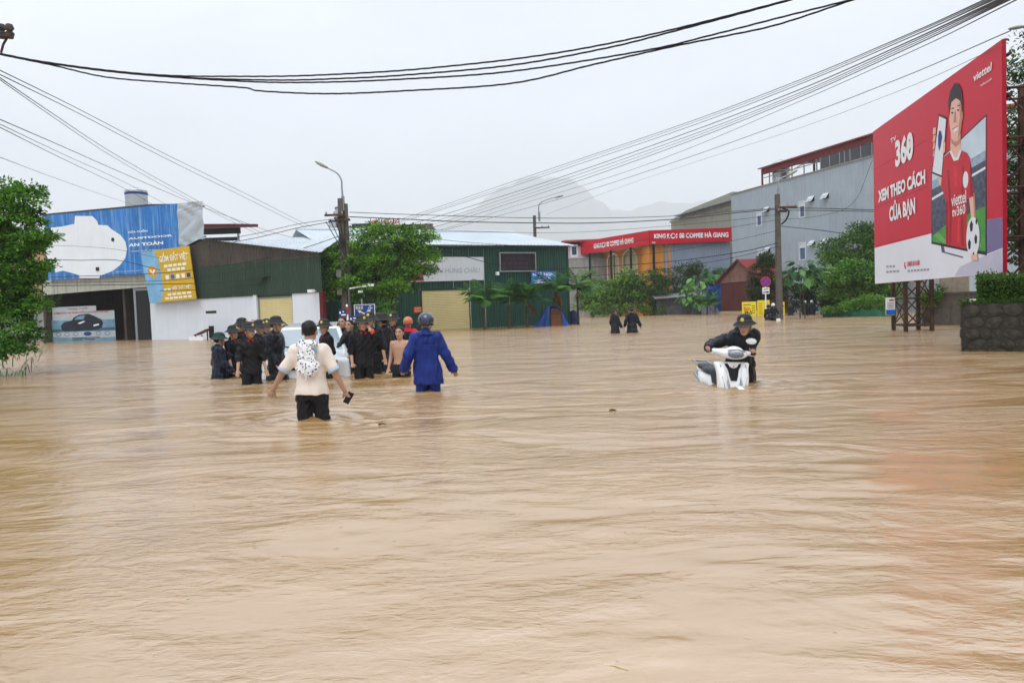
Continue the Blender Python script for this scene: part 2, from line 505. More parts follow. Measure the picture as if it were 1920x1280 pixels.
def make_hills():
    mat = M('forest_hill', (0.035, 0.06, 0.035), 0.95, var=0.35, scale=0.02)
    def hill(D, px0, px1, prof, seed, thick):
        # a ridge massif: photo profile along it, falling away in front and behind
        rg = np.random.default_rng(seed)
        nx, ny = 140, 28
        pxs = np.linspace(px0, px1, nx)
        tops = np.interp(pxs, [p[0] for p in prof], [p[1] for p in prof])
        V = []
        for i, (px, ty) in enumerate(zip(pxs, tops)):
            base = G(px, D); zt = max(at(px, ty, D).z, 0.5)
            zt += 11 * math.sin(i * 0.35 + seed) + 6 * math.sin(i * 0.8 + 2 * seed)
            for j in range(ny):
                t = j / (ny - 1) * 2 - 1
                s = max(0.0, 1 - abs(t) ** 1.7)
                z = GZ - 0.4 + (zt - GZ) * s * (1 + 0.10 * math.sin(i * 0.5 + j * 1.3) * (1 - s))
                V.append((base.x + rg.normal(0, 2), base.y + t * thick + rg.normal(0, 4), z))
        F = [(i * ny + j, (i + 1) * ny + j, (i + 1) * ny + j + 1, i * ny + j + 1) for i in range(nx - 1) for j in range(ny - 1)]
        o = mesh_obj('hills', V, F, mat, smooth=True); tag(o, kind='structure')
    hill(4900, 640, 1190, [(640, 590), (760, 440), (850, 412), (900, 385), (950, 352), (985, 336), (1040, 330), (1085, 341), (1105, 352), (1125, 374), (1150, 396), (1190, 590)], 1, 560)
    hill(5400, 1060, 1760, [(1060, 590), (1130, 400), (1190, 390), (1260, 378), (1330, 380), (1420, 395), (1520, 425), (1640, 460), (1760, 580)], 2, 560)
    hill(5500, -300, 700, [(-300, 600), (-150, 470), (60, 455), (260, 478), (420, 470), (560, 490), (700, 600)], 3, 500)
make_hills()

def make_haze():
    m = bpy.data.materials.new('rain_haze'); m.use_nodes = True
    n, l = m.node_tree.nodes, m.node_tree.links
    n.remove(n['Principled BSDF'])
    v = n.new('ShaderNodeVolumePrincipled')
    v.inputs['Color'].default_value = (0.90, 0.95, 1.0, 1)
    v.inputs['Density'].default_value = HAZE_DENSITY
    l.new(v.outputs[0], n['Material Output'].inputs['Volume'])
    o = MB().box(-6400, 6400, -6350, 6350, GZ - 1.2, 1080).build('haze', m)
    tag(o, kind='stuff')
HAZE_DENSITY = 0.00040
make_haze()

# ------------------------------------------------------------------ shared materials
m_white_wall = M('white_render', (0.66, 0.70, 0.75), 0.8, var=0.05, scale=0.6, streak=0.18, streak_col=(0.4, 0.38, 0.36))
m_green = M('green_sheet', S(38, 74, 62), 0.45, var=0.12, scale=0.8, streak=0.35, streak_col=(0.02, 0.04, 0.035))
m_dkgreen = M('dark_green_sheet', S(44, 66, 52), 0.55, var=0.2, scale=0.7, streak=0.5, streak_col=(0.06, 0.06, 0.045))
m_brown_sheet = M('brown_sheet', S(74, 68, 62), 0.65, var=0.25, scale=0.9, streak=0.5, streak_col=(0.12, 0.09, 0.07))
m_roof = M('zinc_roof', S(196, 205, 210), 0.42, metal=0.25, var=0.07, scale=0.5, streak=0.15, streak_col=(0.3, 0.3, 0.3))
m_shutter = M('cream_shutter', S(206, 192, 140), 0.5, var=0.06, scale=0.7, streak=0.15, streak_col=(0.35, 0.3, 0.2))
m_steel = M('grey_steel', S(140, 145, 150), 0.45, metal=0.4, var=0.1)
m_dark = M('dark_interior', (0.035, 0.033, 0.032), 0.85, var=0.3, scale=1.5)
m_black = M('black_paint', (0.012, 0.012, 0.013), 0.5, var=0.1)
m_rust = M('rusty_steel', (0.075, 0.045, 0.03), 0.8, var=0.5, scale=3.0)
m_concrete = M('concrete', S(150, 148, 142), 0.85, var=0.15, scale=1.2, streak=0.5, streak_col=(0.07, 0.065, 0.06), bump=0.15)
m_pole = M('pole_concrete', S(92, 86, 80), 0.85, var=0.25, scale=2.5, streak=0.5, streak_col=(0.03, 0.028, 0.025))
m_cable = M('black_cable', (0.012, 0.012, 0.014), 0.45, var=0.0)
m_wire = M('grey_wire', (0.05, 0.053, 0.06), 0.5, var=0.0)
m_signwhite = M('sign_white', (0.80, 0.81, 0.82), 0.45, var=0.03)
m_red = M('sign_red', S(190, 24, 44), 0.45, var=0.05, scale=1.0)
m_redtext = M('red_lettering', S(205, 40, 45), 0.5, var=0.0)
m_blue = M('sign_blue', S(22, 98, 190), 0.45, var=0.06)
m_navysign = M('sign_navy', S(30, 56, 120), 0.45, var=0.05)
m_yellow = M('sign_yellow', S(236, 214, 40), 0.5, var=0.05)
m_gold = M('gold_print', S(205, 160, 70), 0.4, var=0.05)
m_tank = M('stainless_tank', S(190, 194, 198), 0.28, metal=0.85, var=0.05)
m_tankband = M('tank_band', S(40, 62, 120), 0.4, var=0.03)
m_glassdark = M('dark_glass', (0.02, 0.025, 0.03), 0.08, var=0.0, spec=0.8)
m_wood = M('weathered_wood', S(128, 84, 58), 0.75, var=0.3, scale=4.0)
m_tarp = M('blue_tarp', S(42, 78, 150), 0.42, var=0.15, scale=2.5, bump=0.3, bscale=8)

def tank(parent, x, y, z0, r, h, name='water_tank'):
    """stainless rooftop tank with raised hoops, a lid and a stand, as part of its building"""
    prof = [(0.0, 0.0), (r * 0.98, 0.0)]
    k = 9
    for i in range(k):
        z = h * (0.04 + 0.86 * i / k); dz = h * 0.86 / k
        prof += [(r, z), (r, z + dz * 0.62), (r * 1.045, z + dz * 0.72), (r * 1.045, z + dz * 0.9)]
    prof += [(r, h * 0.92), (r * 0.72, h * 0.985), (r * 0.3, h), (r * 0.28, h * 1.05), (0.0, h * 1.06)]
    t = MB().lathe(prof, (x, y, z0), 28).build(name, m_tank, parent, smooth=False)
    MB().lathe([(r * 1.055, h * 0.70), (r * 1.06, h * 0.71), (r * 1.06, h * 0.80), (r * 1.055, h * 0.81)], (x, y, z0), 28).build('band', m_tankband, t)
    s = MB()
    for a in range(4):
        c, d = r * 0.75 * math.cos(a * 1.571 + 0.78), r * 0.75 * math.sin(a * 1.571 + 0.78)
        s.box(x + c - 0.04, x + c + 0.04, y + d - 0.04, y + d + 0.04, z0 - 0.55, z0)
    s.box(x - r, x + r, y - r, y + r, z0 - 0.06, z0 - 0.005)
    s.build('stand', m_rust, t)
    return t

# ================================================================== the car-wash shop with the big blue hoarding
fL = Facade(G(78, 53.5), G(289, 50.5))
shop = fL.thing('shop_building', 'open-fronted car-wash shop under the weathered blue hoarding', 'building')
xa, _ = fL.xz(86, 600); xb, _ = fL.xz(287, 600)
_, zt = fL.xz(180, 523)
DEP = 6.0
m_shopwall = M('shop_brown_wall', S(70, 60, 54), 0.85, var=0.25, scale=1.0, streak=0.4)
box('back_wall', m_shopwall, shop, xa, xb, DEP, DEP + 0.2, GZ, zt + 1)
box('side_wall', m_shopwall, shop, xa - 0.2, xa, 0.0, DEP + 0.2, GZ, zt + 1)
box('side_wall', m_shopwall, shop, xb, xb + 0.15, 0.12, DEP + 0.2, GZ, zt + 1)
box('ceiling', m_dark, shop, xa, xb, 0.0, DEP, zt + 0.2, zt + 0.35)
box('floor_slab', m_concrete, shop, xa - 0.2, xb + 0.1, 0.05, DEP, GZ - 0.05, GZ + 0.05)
# pale sheet fascia with a slanting lower edge
pts = [fL.xz(84, 526), fL.xz(86, 553), fL.xz(183, 545), fL.xz(285, 537.5), fL.xz(285, 515)]
m_pale = M('pale_fascia', S(176, 178, 166), 0.6, var=0.1, streak=0.5, streak_col=(0.22, 0.19, 0.14))
n_f = 9
for i in range(n_f):
    x0 = xa + (xb - xa) * i / n_f; x1 = xa + (xb - xa) * (i + 1) / n_f - 0.012
    lo = lambda x: np.interp(x, [p[0] for p in pts[1:4]], [p[1] for p in pts[1:4]])
    v, f = ribbed(x0, x1, lo, lambda x: zt + 0.1, -0.06, 0.16, 0.02)
    mesh_obj('fascia_sheet', v, f, m_pale, shop)
# door leaf, its post and the inner partition
xd, zd = fL.xz(251, 541)
box('door_post', m_steel, shop, xd - 0.09, xd + 0.09, 0.02, 0.18, GZ, zd)
box('door_head', m_steel, shop, xd + 0.09, xb, 0.03, 0.15, zd - 0.15, zd)
box('door_leaf', M('black_door', (0.014, 0.014, 0.016), 0.4, var=0.2), shop, xd + 0.09, xb, 0.06, 0.12, GZ, zd - 0.15)
xp, zp = fL.xz(219, 560)
box('partition', m_shopwall, shop, xp, xp + 0.2, 0.5, DEP, GZ, zt)
box('partition', m_shopwall, shop, xp + 0.2, xd - 0.09, 1.4, 1.55, GZ, zt)
xq0, zq0 = fL.xz(221, 622); xq1, zq1 = fL.xz(240, 640)
box('notice_panel', M('grey_notice', S(92, 96, 98), 0.5, var=0.5, scale=3), shop, xq0 + 0.1, xq1, 1.33, 1.38, zq1 + 0.1, zq0)
# roof behind the hoarding
za = fL.xz(150, 389)[1]
xr0, xr1 = fL.xz(60, 395)[0], fL.xz(248, 395)[0]
box('upper_wall', M('tan_render', S(168, 156, 140), 0.85, var=0.12, streak=0.3), shop, xr0, fL.xz(262, 400)[0], 2.5, 2.7, zt + 1, fL.xz(150, 397)[1])
rt = MB(); z1 = za + 0.25
rt.solid([(xr0, 0.6, z1 - 0.35), (xr1 + 0.9, 0.6, z1 - 0.35), (xr1, 5.5, z1 + 0.35), (xr0, 5.5, z1 + 0.35)],
         [(xr0, 0.6, z1 - 0.47), (xr1 + 0.9, 0.6, z1 - 0.47), (xr1, 5.5, z1 + 0.23), (xr0, 5.5, z1 + 0.23)])
rt.build('roof', M('dark_roof', S(66, 72, 78), 0.6, var=0.2), shop)
for i in range(6):
    x = xr0 + (xr1 - xr0) * (i + 0.5) / 6
    MB().tube([(x, 1.0, z1 - 0.9), (x + 0.4, 1.0, z1 - 0.42)], 0.05, 6).build('roof_bracket', m_rust, shop)
x, z = fL.xz(257, 394, -3.0)
tank(shop, x, 3.0, z, fL.xz(271, 370, -3.0)[0] - x, fL.xz(257, 354, -3.0)[1] - z)
box('tank_base', m_rust, shop, x - 0.7, x + 0.9, 2.4, 3.6, z - 1.1, z - 0.56)

# car-wash banner hung inside
ban = fL.thing('car_wash_banner', 'faded car-wash banner with a dark sports car hanging inside the shop', 'banner')
Y0 = 0.45
bx0, bz1 = fL.xz(95, 577, -Y0); bx1, bz0 = fL.xz(218, 650, -Y0)
bz1b = fL.xz(150, 574, -Y0)[1]; xm = fL.xz(180, 575, -Y0)[0]; zst = fL.xz(200, 582, -Y0)[1]
bz0 = -0.3
MB().prism([(bx0, bz0), (bx1, bz0), (bx1, zst), (xm, zst), (xm, bz1b), (bx0 + 0.15, bz1b)], Y0, Y0 + 0.02).build('cloth', M('banner_cloth', S(168, 176, 180), 0.6, var=0.1, scale=1.2), ban)
bw = bx1 - bx0; bh = bz1b - 0.0
def BP(u, v): return (bx0 + u * bw, v * bh)
m_bcar = M('printed_car', S(34, 36, 50), 0.5, var=0.3, scale=2)
m_bsky = M('printed_blue', S(104, 140, 160), 0.6, var=0.25, scale=1.5)
m_bteal = M('printed_teal', S(60, 92, 112), 0.6, var=0.3, scale=1.5)
flat('printed_scene', [BP(0.0, 0.28), BP(1, 0.28), BP(1, 0.60), BP(0.0, 0.62)], Y0 - 0.004, m_bsky, ban)
flat('printed_road', [BP(0, 0.28), BP(1, 0.30), BP(1, 0.38), BP(0, 0.36)], Y0 - 0.008, m_bteal, ban)
flat('printed_car', [BP(*p) for p in [(0.16, 0.34), (0.15, 0.46), (0.20, 0.56), (0.33, 0.60), (0.36, 0.68), (0.45, 0.76), (0.60, 0.78), (0.68, 0.72), (0.80, 0.60), (0.82, 0.50), (0.80, 0.38), (0.72, 0.33), (0.40, 0.30), (0.22, 0.30)]], Y0 - 0.012, m_bcar, ban)
flat('printed_windscreen', [BP(*p) for p in [(0.37, 0.62), (0.42, 0.70), (0.50, 0.745), (0.55, 0.74), (0.52, 0.63)]], Y0 - 0.016, m_bsky, ban)
flat('printed_headlamp', [BP(*p) for p in [(0.42, 0.52), (0.52, 0.58), (0.54, 0.56), (0.46, 0.50)]], Y0 - 0.016, m_signwhite, ban)
flat('printed_lamp', [BP(*p) for p in [(0.67, 0.42), (0.76, 0.45), (0.75, 0.49), (0.67, 0.46)]], Y0 - 0.016, m_signwhite, ban)
flat('printed_footer', [BP(0, 0.0), BP(1, 0.0), BP(1, 0.11), BP(0.6, 0.08), BP(0, 0.15)], Y0 - 0.006, m_bsky, ban)
for i, u in enumerate((0.10, 0.24, 0.38, 0.57, 0.74, 0.88)):
    c = BP(u, 0.215)
    o_ = disc(*c, 0.24 if i != 3 else 0.36, 0.14)
    mm = M('printed_ford_blue', S(36, 60, 110), 0.5) if i == 3 else m_bcar
    if i == 3: flat('printed_badge', o_, Y0 - 0.012, mm, ban)
    else:
        i_ = disc(*c, 0.21, 0.11); k = len(o_)
        mesh_obj('printed_badge', [(x, Y0 - 0.012, z) for x, z in o_ + i_], [(a, (a + 1) % k, k + (a + 1) % k, k + a) for a in range(k)], mm, ban)
text('Hoàng Tuyên', ban, M('faded_red_print', S(150, 60, 60), 0.6), *[BP(0.28, 0)[0], BP(0.6, 0)[0]], BP(0, 0.90)[1], BP(0, 0.965)[1], Y0 - 0.012)
text('ĐIỂM RỬA XE THAY DẦU CHUYÊN NGHIỆP', ban, M('red_print', S(176, 46, 52), 0.6), BP(0.05, 0)[0], BP(0.92, 0)[0], BP(0, 0.79)[1], BP(0, 0.87)[1], Y0 - 0.013, bold=0.02)
for u0_, u1_, v_ in ((0.32, 0.48, 0.055), (0.52, 0.68, 0.055), (0.32, 0.76, 0.105)):
    flat('print_line', [BP(u0_, v_ - 0.012), BP(u1_, v_ - 0.012), BP(u1_, v_ + 0.012), BP(u0_, v_ + 0.012)], Y0 - 0.012, m_bcar, ban)

# blue hoarding
hrd = fL.thing('billboard', 'peeling blue roller-door hoarding with a large white patch above the shop', 'billboard')
OUT = 0.35
hx0, hz1 = fL.xz(83, 404.5, OUT); hx1 = fL.xz(333, 404, OUT)[0]; hx2 = fL.xz(381, 404, OUT)[0]
hz0 = fL.xz(150, 522, OUT)[1]
m_hblue = M('hoarding_blue', S(44, 112, 182), 0.5, var=0.16, scale=0.7, streak=0.75, streak_col=S(150, 186, 214))
n_p = 6
for i in range(n_p):
    a = hx0 + (hx1 - hx0) * i / n_p; b = hx0 + (hx1 - hx0) * (i + 1) / n_p - 0.01
    box('panel', m_hblue, hrd, a, b, -OUT, -OUT + 0.05, hz0, hz1)
hb = MB()
for i in range(7):
    a = hx0 + (hx1 - hx0) * i / 6; hb.box(a - 0.04, a + 0.04, -OUT + 0.055, -OUT + 0.13, hz0, hz1 - 0.02)
for z in (hz0 + 0.3, (hz0 + hz1) / 2, hz1 - 0.3): hb.box(hx0, hx2, -OUT + 0.135, -OUT + 0.20, z - 0.04, z + 0.04)
hb.build('frame', m_rust, hrd)
def H(x, y): return fL.xz(60 + x / 5.647, 340 + y / 5.647, OUT)
blob = [(200, 490), (310, 480), (450, 450), (455, 366), (640, 368), (690, 420), (702, 462), (800, 466), (840, 505), (940, 570), (990, 640), (1006, 720), (990, 810), (930, 890), (850, 950), (760, 985), (722, 1000), (712, 1024), (505, 1024), (500, 992), (330, 945), (245, 965), (240, 900), (180, 840), (150, 770), (145, 700), (200, 600)]
flat('bare_patch', [H(*p) for p in blob], -OUT - 0.005, M('hoarding_white', S(222, 228, 232), 0.55, var=0.05, scale=0.5, streak=0.12, streak_col=(0.5, 0.5, 0.5)), hrd)
c = H(857, 617); MB().prism(disc(*c, 0.13, 0.13, 12), -OUT - 0.03, -OUT).build('vent_hole', m_dark, hrd)
c = H(697, 928); MB().prism([(c[0] - 0.12, c[1] - 0.12), (c[0] + 0.12, c[1] - 0.12), (c[0] + 0.12, c[1] + 0.12), (c[0] - 0.12, c[1] + 0.12)], -OUT - 0.06, -OUT).build('junction_box', m_dark, hrd)
for s_, a, b in (('CỬA CUỐN', (1018, 550), (1222, 505)), ('AUSTDOOR', (1020, 618), (1488, 562)), ('AN TOÀN', (1024, 694), (1388, 624)), ('CHO GIA ĐÌNH BẠN', (1034, 752), (1460, 706))):
    p0, p1 = H(*a), H(*b)
    text(s_, hrd, m_signwhite, p0[0], p1[0], p0[1], p1[1], -OUT - 0.006, bold=0.035 if len(s_) < 9 else 0.012)
p0, p1 = H(890, 962), H(1160, 936)
text('www.austdoor.com', hrd, m_signwhite, p0[0], p1[0], p0[1], p1[1], -OUT - 0.006)
# crumpled silver sheet beside the print
nx, nz = 14, 16; v = []
for i in range(nx + 1):
    for j in range(nz + 1):
        u, w = i / nx, j / nz
        v.append((hx1 + 0.02 + (hx2 - hx1 - 0.02) * u, -OUT + 0.02 - 0.07 * abs(math.sin(5 * u + 3.3 * w + 2 * math.sin(7 * w))) - 0.03 * math.sin(11 * w - 6 * u), fL.xz(360, 462, OUT)[1] + (hz1 - fL.xz(360, 462, OUT)[1]) * w))
f = [(i * (nz + 1) + j, (i + 1) * (nz + 1) + j, (i + 1) * (nz + 1) + j + 1, i * (nz + 1) + j + 1) for i in range(nx) for j in range(nz)]
o = mesh_obj('silver_sheet', v, f, M('silver_foil', S(176, 184, 190), 0.35, metal=0.35, var=0.1), hrd)
o['label'] = 'crumpled silver tarpaulin at the end'

# ================================================================== white-walled store with the brown and green front
fW = Facade(G(283, 50.5), G(607, 42.0))
st = fW.thing('warehouse', 'white-walled warehouse clad above in dark brown and green sheeting', 'warehouse')
wx = lambda px, py=560: fW.xz(px, py)[0]
X0, X1 = 0.0, wx(606)
top_px = [(283, 492), (330, 472), (386, 449), (608, 476)]
tx = [fW.xz(*p)[0] for p in top_px]; tz = [fW.xz(*p)[1] for p in top_px]
z_wt = fW.xz(480, 554.5)[1]                     # top of the white wall
z_br = fW.xz(480, 490)[1]                       # brown starts
ztop = lambda x: float(np.interp(x, tx, tz))
sheet_wall('brown_sheet', m_brown_sheet, st, X0, X1, lambda x: z_br, lambda x: max(ztop(x), z_br + 0.02), -0.02)
sheet_wall('green_sheet', m_dkgreen, st, X0, X1, lambda x: z_wt, lambda x: min(z_br - 0.01, ztop(x)), -0.05)
sx0, sx1 = wx(486, 600), wx(548, 600)
box('wall', m_white_wall, st, X0, sx0 - 0.35, 0.0, 0.2, GZ, z_wt + 0.1)
box('pier', m_white_wall, st, sx0 - 0.35, sx0 - 0.08, -0.08, 0.2, GZ, z_wt + 0.05)
box('wall', m_white_wall, st, sx1 + 0.08, X1 - 0.25, 0.0, 0.2, GZ, z_wt + 0.1)
box('lintel', m_dkgreen, st, sx0 - 0.08, sx1 + 0.08, 0.02, 0.2, z_wt - 0.12, z_wt + 0.1)
shutter(st, m_shutter, m_steel, sx0, sx1, GZ, z_wt - 0.2, 0.1)
MB().prism(disc((sx0 + sx1) / 2 + 0.2, 0.75, 0.04, 0.04, 8), 0.05, 0.12).build('lock', m_dark, st)
box('corner_post', M('maroon_paint', S(92, 30, 30), 0.6, var=0.2), st, X1 - 0.25, X1, -0.06, 0.2, GZ, z_wt + 0.02)
a, b = fW.xz(386, 583), fW.xz(406, 587)
box('vent_slot', m_dark, st, a[0], b[0], -0.015, 0.05, b[1], a[1])
a = fW.xz(498, 520)
MB().add([(a[0] - 0.3, -0.1, a[1] - 0.1), (a[0] + 0.25, -0.1, a[1] + 0.15), (a[0] + 0.2, -0.5, a[1] - 0.1), (a[0] - 0.2, -0.5, a[1] - 0.3)], [(0, 1, 2, 3)]).build('vent_hood', m_steel, st)
a = fW.xz(594, 546)
MB().tube([(a[0], 0, a[1]), (a[0], -0.3, a[1] + 0.05)], 0.03, 6).box(a[0] - 0.22, a[0] + 0.12, -0.5, -0.28, a[1] - 0.06, a[1] + 0.1).build('floodlight', m_signwhite, st)
# mono-pitch zinc roof: its ridge runs straight across while the wall swings towards the street
RD = 51.0
rz = at(520, 444, RD).z
rA, rB = fW.loc((G(372, RD).x, RD, rz - 0.25)), fW.loc((G(655, RD).x, RD, rz))
eA, eB = Vector((tx[2] - 0.3, -0.25, tz[2] + 0.05)), Vector((X1 + 0.3, -0.3, tz[3] + 0.06))
roof_sheets('roof_sheet', m_roof, st, eA, eB, rA, rB)
back = MB()
bA, bB = rA + Vector((0, 9, -1.6)), rB + Vector((0, 9, -1.6))
back.add([tuple(rA), tuple(rB), tuple(bB), tuple(bA)], [(0, 1, 2, 3)])
back.add([tuple(eA), tuple(rA), (tx[0], 0.3, tz[0]), tuple(bA)], [(0, 1, 3, 2)])
back.build('back_roof', m_roof, st)
MB().add([(X0, 0.02, GZ), (X0, 0.02, tz[0]), (X0, 14, tz[0]), (X0, 14, GZ)], [(0, 1, 2, 3)]).build('end_wall', m_brown_sheet, st)
# small notices on the white wall
for nm, mt, p0, p1, lab in (('red_notice', m_redtext, (472, 599.5), (483, 609.5), 'small red notice on the white wall beside the cream shutter'),
                            ('yellow_notice', M('yellow_notice', S(206, 172, 80), 0.6), (452, 603.5), (462, 614), 'small yellow notice on the white wall beside the red one')):
    a, b = fW.xz(*p0), fW.xz(*p1)
    t = fW.thing(nm, lab, 'notice'); box('board', mt, t, a[0], b[0], -0.03, -0.01, b[1], a[1])
    for k in range(3):
        zz = a[1] - (a[1] - b[1]) * (0.25 + 0.25 * k); box('print_line', m_signwhite, t, a[0] + 0.05, b[0] - 0.05, -0.034, -0.031, zz - 0.02, zz + 0.02)
# leaning gas-burner stand by the white wall
a0, a1 = fW.xz(366, 632, 1.0), fW.xz(398, 614, 1.0)
t = fW.thing('sign_stand', 'half-drowned folding stand with a brown sloping board by the white wall', 'stand')
MB().solid([(a0[0] + 0.25, -1.3, 0.32), (a1[0] - 0.2, -1.3, 0.68), (a1[0] - 0.2, -0.8, 0.72), (a0[0] + 0.25, -0.8, 0.36)],
           [(a0[0] + 0.25, -1.3, 0.27), (a1[0] - 0.2, -1.3, 0.63), (a1[0] - 0.2, -0.8, 0.67), (a0[0] + 0.25, -0.8, 0.31)]).build('board', M('brown_board', S(110, 60, 48), 0.6), t)
box('back_rest', m_black, t, a1[0] - 0.42, a1[0], -0.95, -0.88, 0.1, 0.85)
box('leg', m_black, t, a1[0] - 0.16, a1[0] - 0.1, -1.3, -1.24, GZ, 0.62); box('leg', m_black, t, a1[0] - 0.16, a1[0] - 0.1, -0.86, -0.8, GZ, 0.65)
box('leg', m_black, t, a0[0] + 0.4, a0[0] + 0.46, -1.3, -1.24, GZ, 0.3); box('leg', m_black, t, a0[0] + 0.4, a0[0] + 0.46, -0.86, -0.8, GZ, 0.3)
box('white_lip', m_signwhite, t, a0[0] - 0.05, a1[0] - 0.35, -1.42, -1.36, -0.02, 0.22)

# yellow GOM DAT VIET banner, hung askew across the gap
YB = 0.45
yb = fW.thing('banner', 'tilted yellow tile-shop banner with a blue side strip', 'banner')
q = [fW.xz(264, 473, YB), fW.xz(354, 461, YB), fW.xz(368, 560, YB), fW.xz(281, 568.5, YB)]
def Q(u, v):                                    # u across, v down
    t_ = [q[0][i] + (q[1][i] - q[0][i]) * u for i in (0, 1)]; b_ = [q[3][i] + (q[2][i] - q[3][i]) * u for i in (0, 1)]
    return (t_[0] + (b_[0] - t_[0]) * v, t_[1] + (b_[1] - t_[1]) * v)
MB().prism([Q(0, 1), Q(1, 1), Q(1, 0), Q(0, 0)], -YB, -YB + 0.05).build('board', M('banner_yellow', S(200, 164, 40), 0.5, var=0.08, scale=1), yb)
flat('blue_strip', [Q(0.0, 0.0), Q(0.28, 0.0), Q(0.34, 0.2), Q(0.36, 0.5), Q(0.34, 0.8), Q(0.26, 1.0), Q(0.0, 1.0)], -YB - 0.004, M('banner_blue', S(120, 172, 206), 0.5, var=0.2, scale=1.2), yb)
def quad_text(body, par, mat, u0, u1, v0, v1, Qf, y, bold=0.02):
    o = text(body, par, mat, 0, 1, 0, 1, y, bold=bold)
    for vv in o.data.vertices:
        x_, z_ = Qf(u0 + (u1 - u0) * vv.co.x, v1 + (v0 - v1) * vv.co.z); vv.co.x, vv.co.z = x_, z_
    return o
flat('logo_disc', [Q(0.18 + 0.11 * math.cos(t_ * 0.2618), 0.40 + 0.11 * math.sin(t_ * 0.2618)) for t_ in range(24)], -YB - 0.008, M('logo_orange', S(206, 150, 40), 0.5), yb)
quad_text('V', yb, m_signwhite, 0.12, 0.25, 0.36, 0.46, Q, -YB - 0.012, 0.05)
m_off = M('banner_print', S(236, 232, 210), 0.5, var=0.0)
def qbars(u0, u1, v0, v1):                      # print too small to read
    n = max(2, round((u1 - u0) / 0.1))
    for k in range(n):
        a_, b_ = u0 + (u1 - u0) * k / n, u0 + (u1 - u0) * (k + 0.8) / n
        flat('print_line', [Q(a_, v0), Q(b_, v0), Q(b_, v1), Q(a_, v1)], -YB - 0.008, m_off, yb)
quad_text('GỐM ĐẤT VIỆT', yb, m_off, 0.37, 0.96, 0.06, 0.27, Q, -YB - 0.008, 0.03)
qbars(0.44, 0.92, 0.30, 0.35)
qbars(0.50, 0.88, 0.38, 0.43)
for i in range(5):
    u = 0.44 + 0.11 * i; flat('tile_picture', [Q(u, 0.50), Q(u + 0.07, 0.50), Q(u + 0.07, 0.58), Q(u, 0.58)], -YB - 0.008, (m_off, m_blue, m_signwhite, m_off, m_navysign)[i], yb)
qbars(0.36, 0.52, 0.75, 0.79)
quad_text('NỘI THẤT VIỆT', yb, m_off, 0.54, 0.94, 0.70, 0.80, Q, -YB - 0.008, 0.03)
qbars(0.42, 0.94, 0.85, 0.89)
qbars(0.36, 0.94, 0.92, 0.96)
for u in (0.03, 0.97):
    MB().tube([(*Q(u, 0.03)[:1], -YB + 0.04, Q(u, 0.03)[1]), (Q(u, 0.03)[0] + 0.1, 0.0, Q(u, 0.03)[1] + 0.1)], 0.02, 6).build('bracket', m_rust, yb)

# ================================================================== green corrugated warehouse
fG = Facade(G(606, 47.0), G(1066, 55.0))
gw = fG.thing('warehouse', 'green corrugated warehouse with a zinc roof behind the row of small palms', 'warehouse')
gx = lambda px, py=560: fG.xz(px, py)[0]
GW = gx(1065); ez = fG.xz(940, 462)[1]
s0, s1 = gx(793, 600), gx(881, 600); szt = fG.xz(836, 544)[1]
sheet_wall('wall_sheet', m_green, gw, 0, s0 - 0.1, lambda x: GZ, lambda x: ez, 0.0)
sheet_wall('wall_sheet', m_green, gw, s0 - 0.1, s1 + 0.1, lambda x: szt + 0.1, lambda x: ez, 0.0)
sheet_wall('wall_sheet', m_green, gw, s1 + 0.1, GW, lambda x: GZ, lambda x: ez, 0.0)
shutter(gw, m_shutter, M('green_frame', S(34, 62, 54), 0.5), s0, s1, GZ, szt, 0.06)
box('corner_trim', M('green_frame', S(34, 62, 54), 0.5), gw, GW, GW + 0.12, -0.05, 0.1, GZ, ez)
RB = 6.5; rzz = fG.xz(905, 436, -RB)[1]
roof_sheets('roof_sheet', m_roof, gw, (-0.2, -0.45, ez + 0.05), (GW + 0.5, -0.45, ez + 0.05), (-0.2, RB, rzz), (GW - 1.0, RB, rzz))
MB().add([(-0.2, RB, rzz), (GW - 1.0, RB, rzz), (GW + 0.5, RB * 2, ez), (-0.2, RB * 2, ez)], [(0, 1, 2, 3)]).build('back_roof', m_roof, gw)
MB().tube([(-0.2, RB, rzz + 0.05), (GW - 1.0, RB, rzz + 0.05)], 0.12, 8).build('ridge_cap', m_roof, gw)
box('eave_gutter', M('green_frame', S(34, 62, 54), 0.5), gw, 0, GW, -0.2, -0.04, ez - 0.14, ez)
MB().add([(GW, 0.1, GZ), (GW, RB * 2, GZ), (GW, RB * 2, ez), (GW - 1.0, RB, rzz - 0.1), (GW, 0.1, ez)], [(0, 1, 2, 3, 4)]).build('end_wall', m_green, gw)
a = fG.xz(931, 513); MB().box(a[0] - 0.1, a[0] + 0.1, -0.25, -0.03, a[1] - 0.12, a[1] + 0.12).build('wall_lamp', m_signwhite, gw)
# faded white sign
sg = fG.thing('shop_sign', 'long faded white brick-store sign above the cream shutter', 'sign')
p = [fG.xz(764, 489, 0.1), fG.xz(906, 482, 0.1), fG.xz(907, 525, 0.1), fG.xz(768, 531, 0.1)]
MB().prism([(p[3][0], p[2][1] - 0.05), (p[2][0], p[2][1]), (p[1][0], p[1][1]), (p[0][0], p[1][1] + 0.02)], -0.14, -0.06).build('board', M('faded_white', S(206, 208, 212), 0.5, var=0.05, streak=0.2, streak_col=(0.45, 0.42, 0.42)), sg)
zc0, zc1 = p[2][1], p[1][1]; sw_ = p[2][0] - p[0][0]; sh_ = zc1 - zc0
flat('red_end', [(p[3][0], zc0), (p[0][0] + 0.20 * sw_, zc0), (p[0][0] + 0.17 * sw_, zc0 + 0.55 * sh_), (p[3][0], zc0 + 0.6 * sh_)], -0.146, M('faded_red', S(170, 70, 78), 0.5, var=0.25), sg)
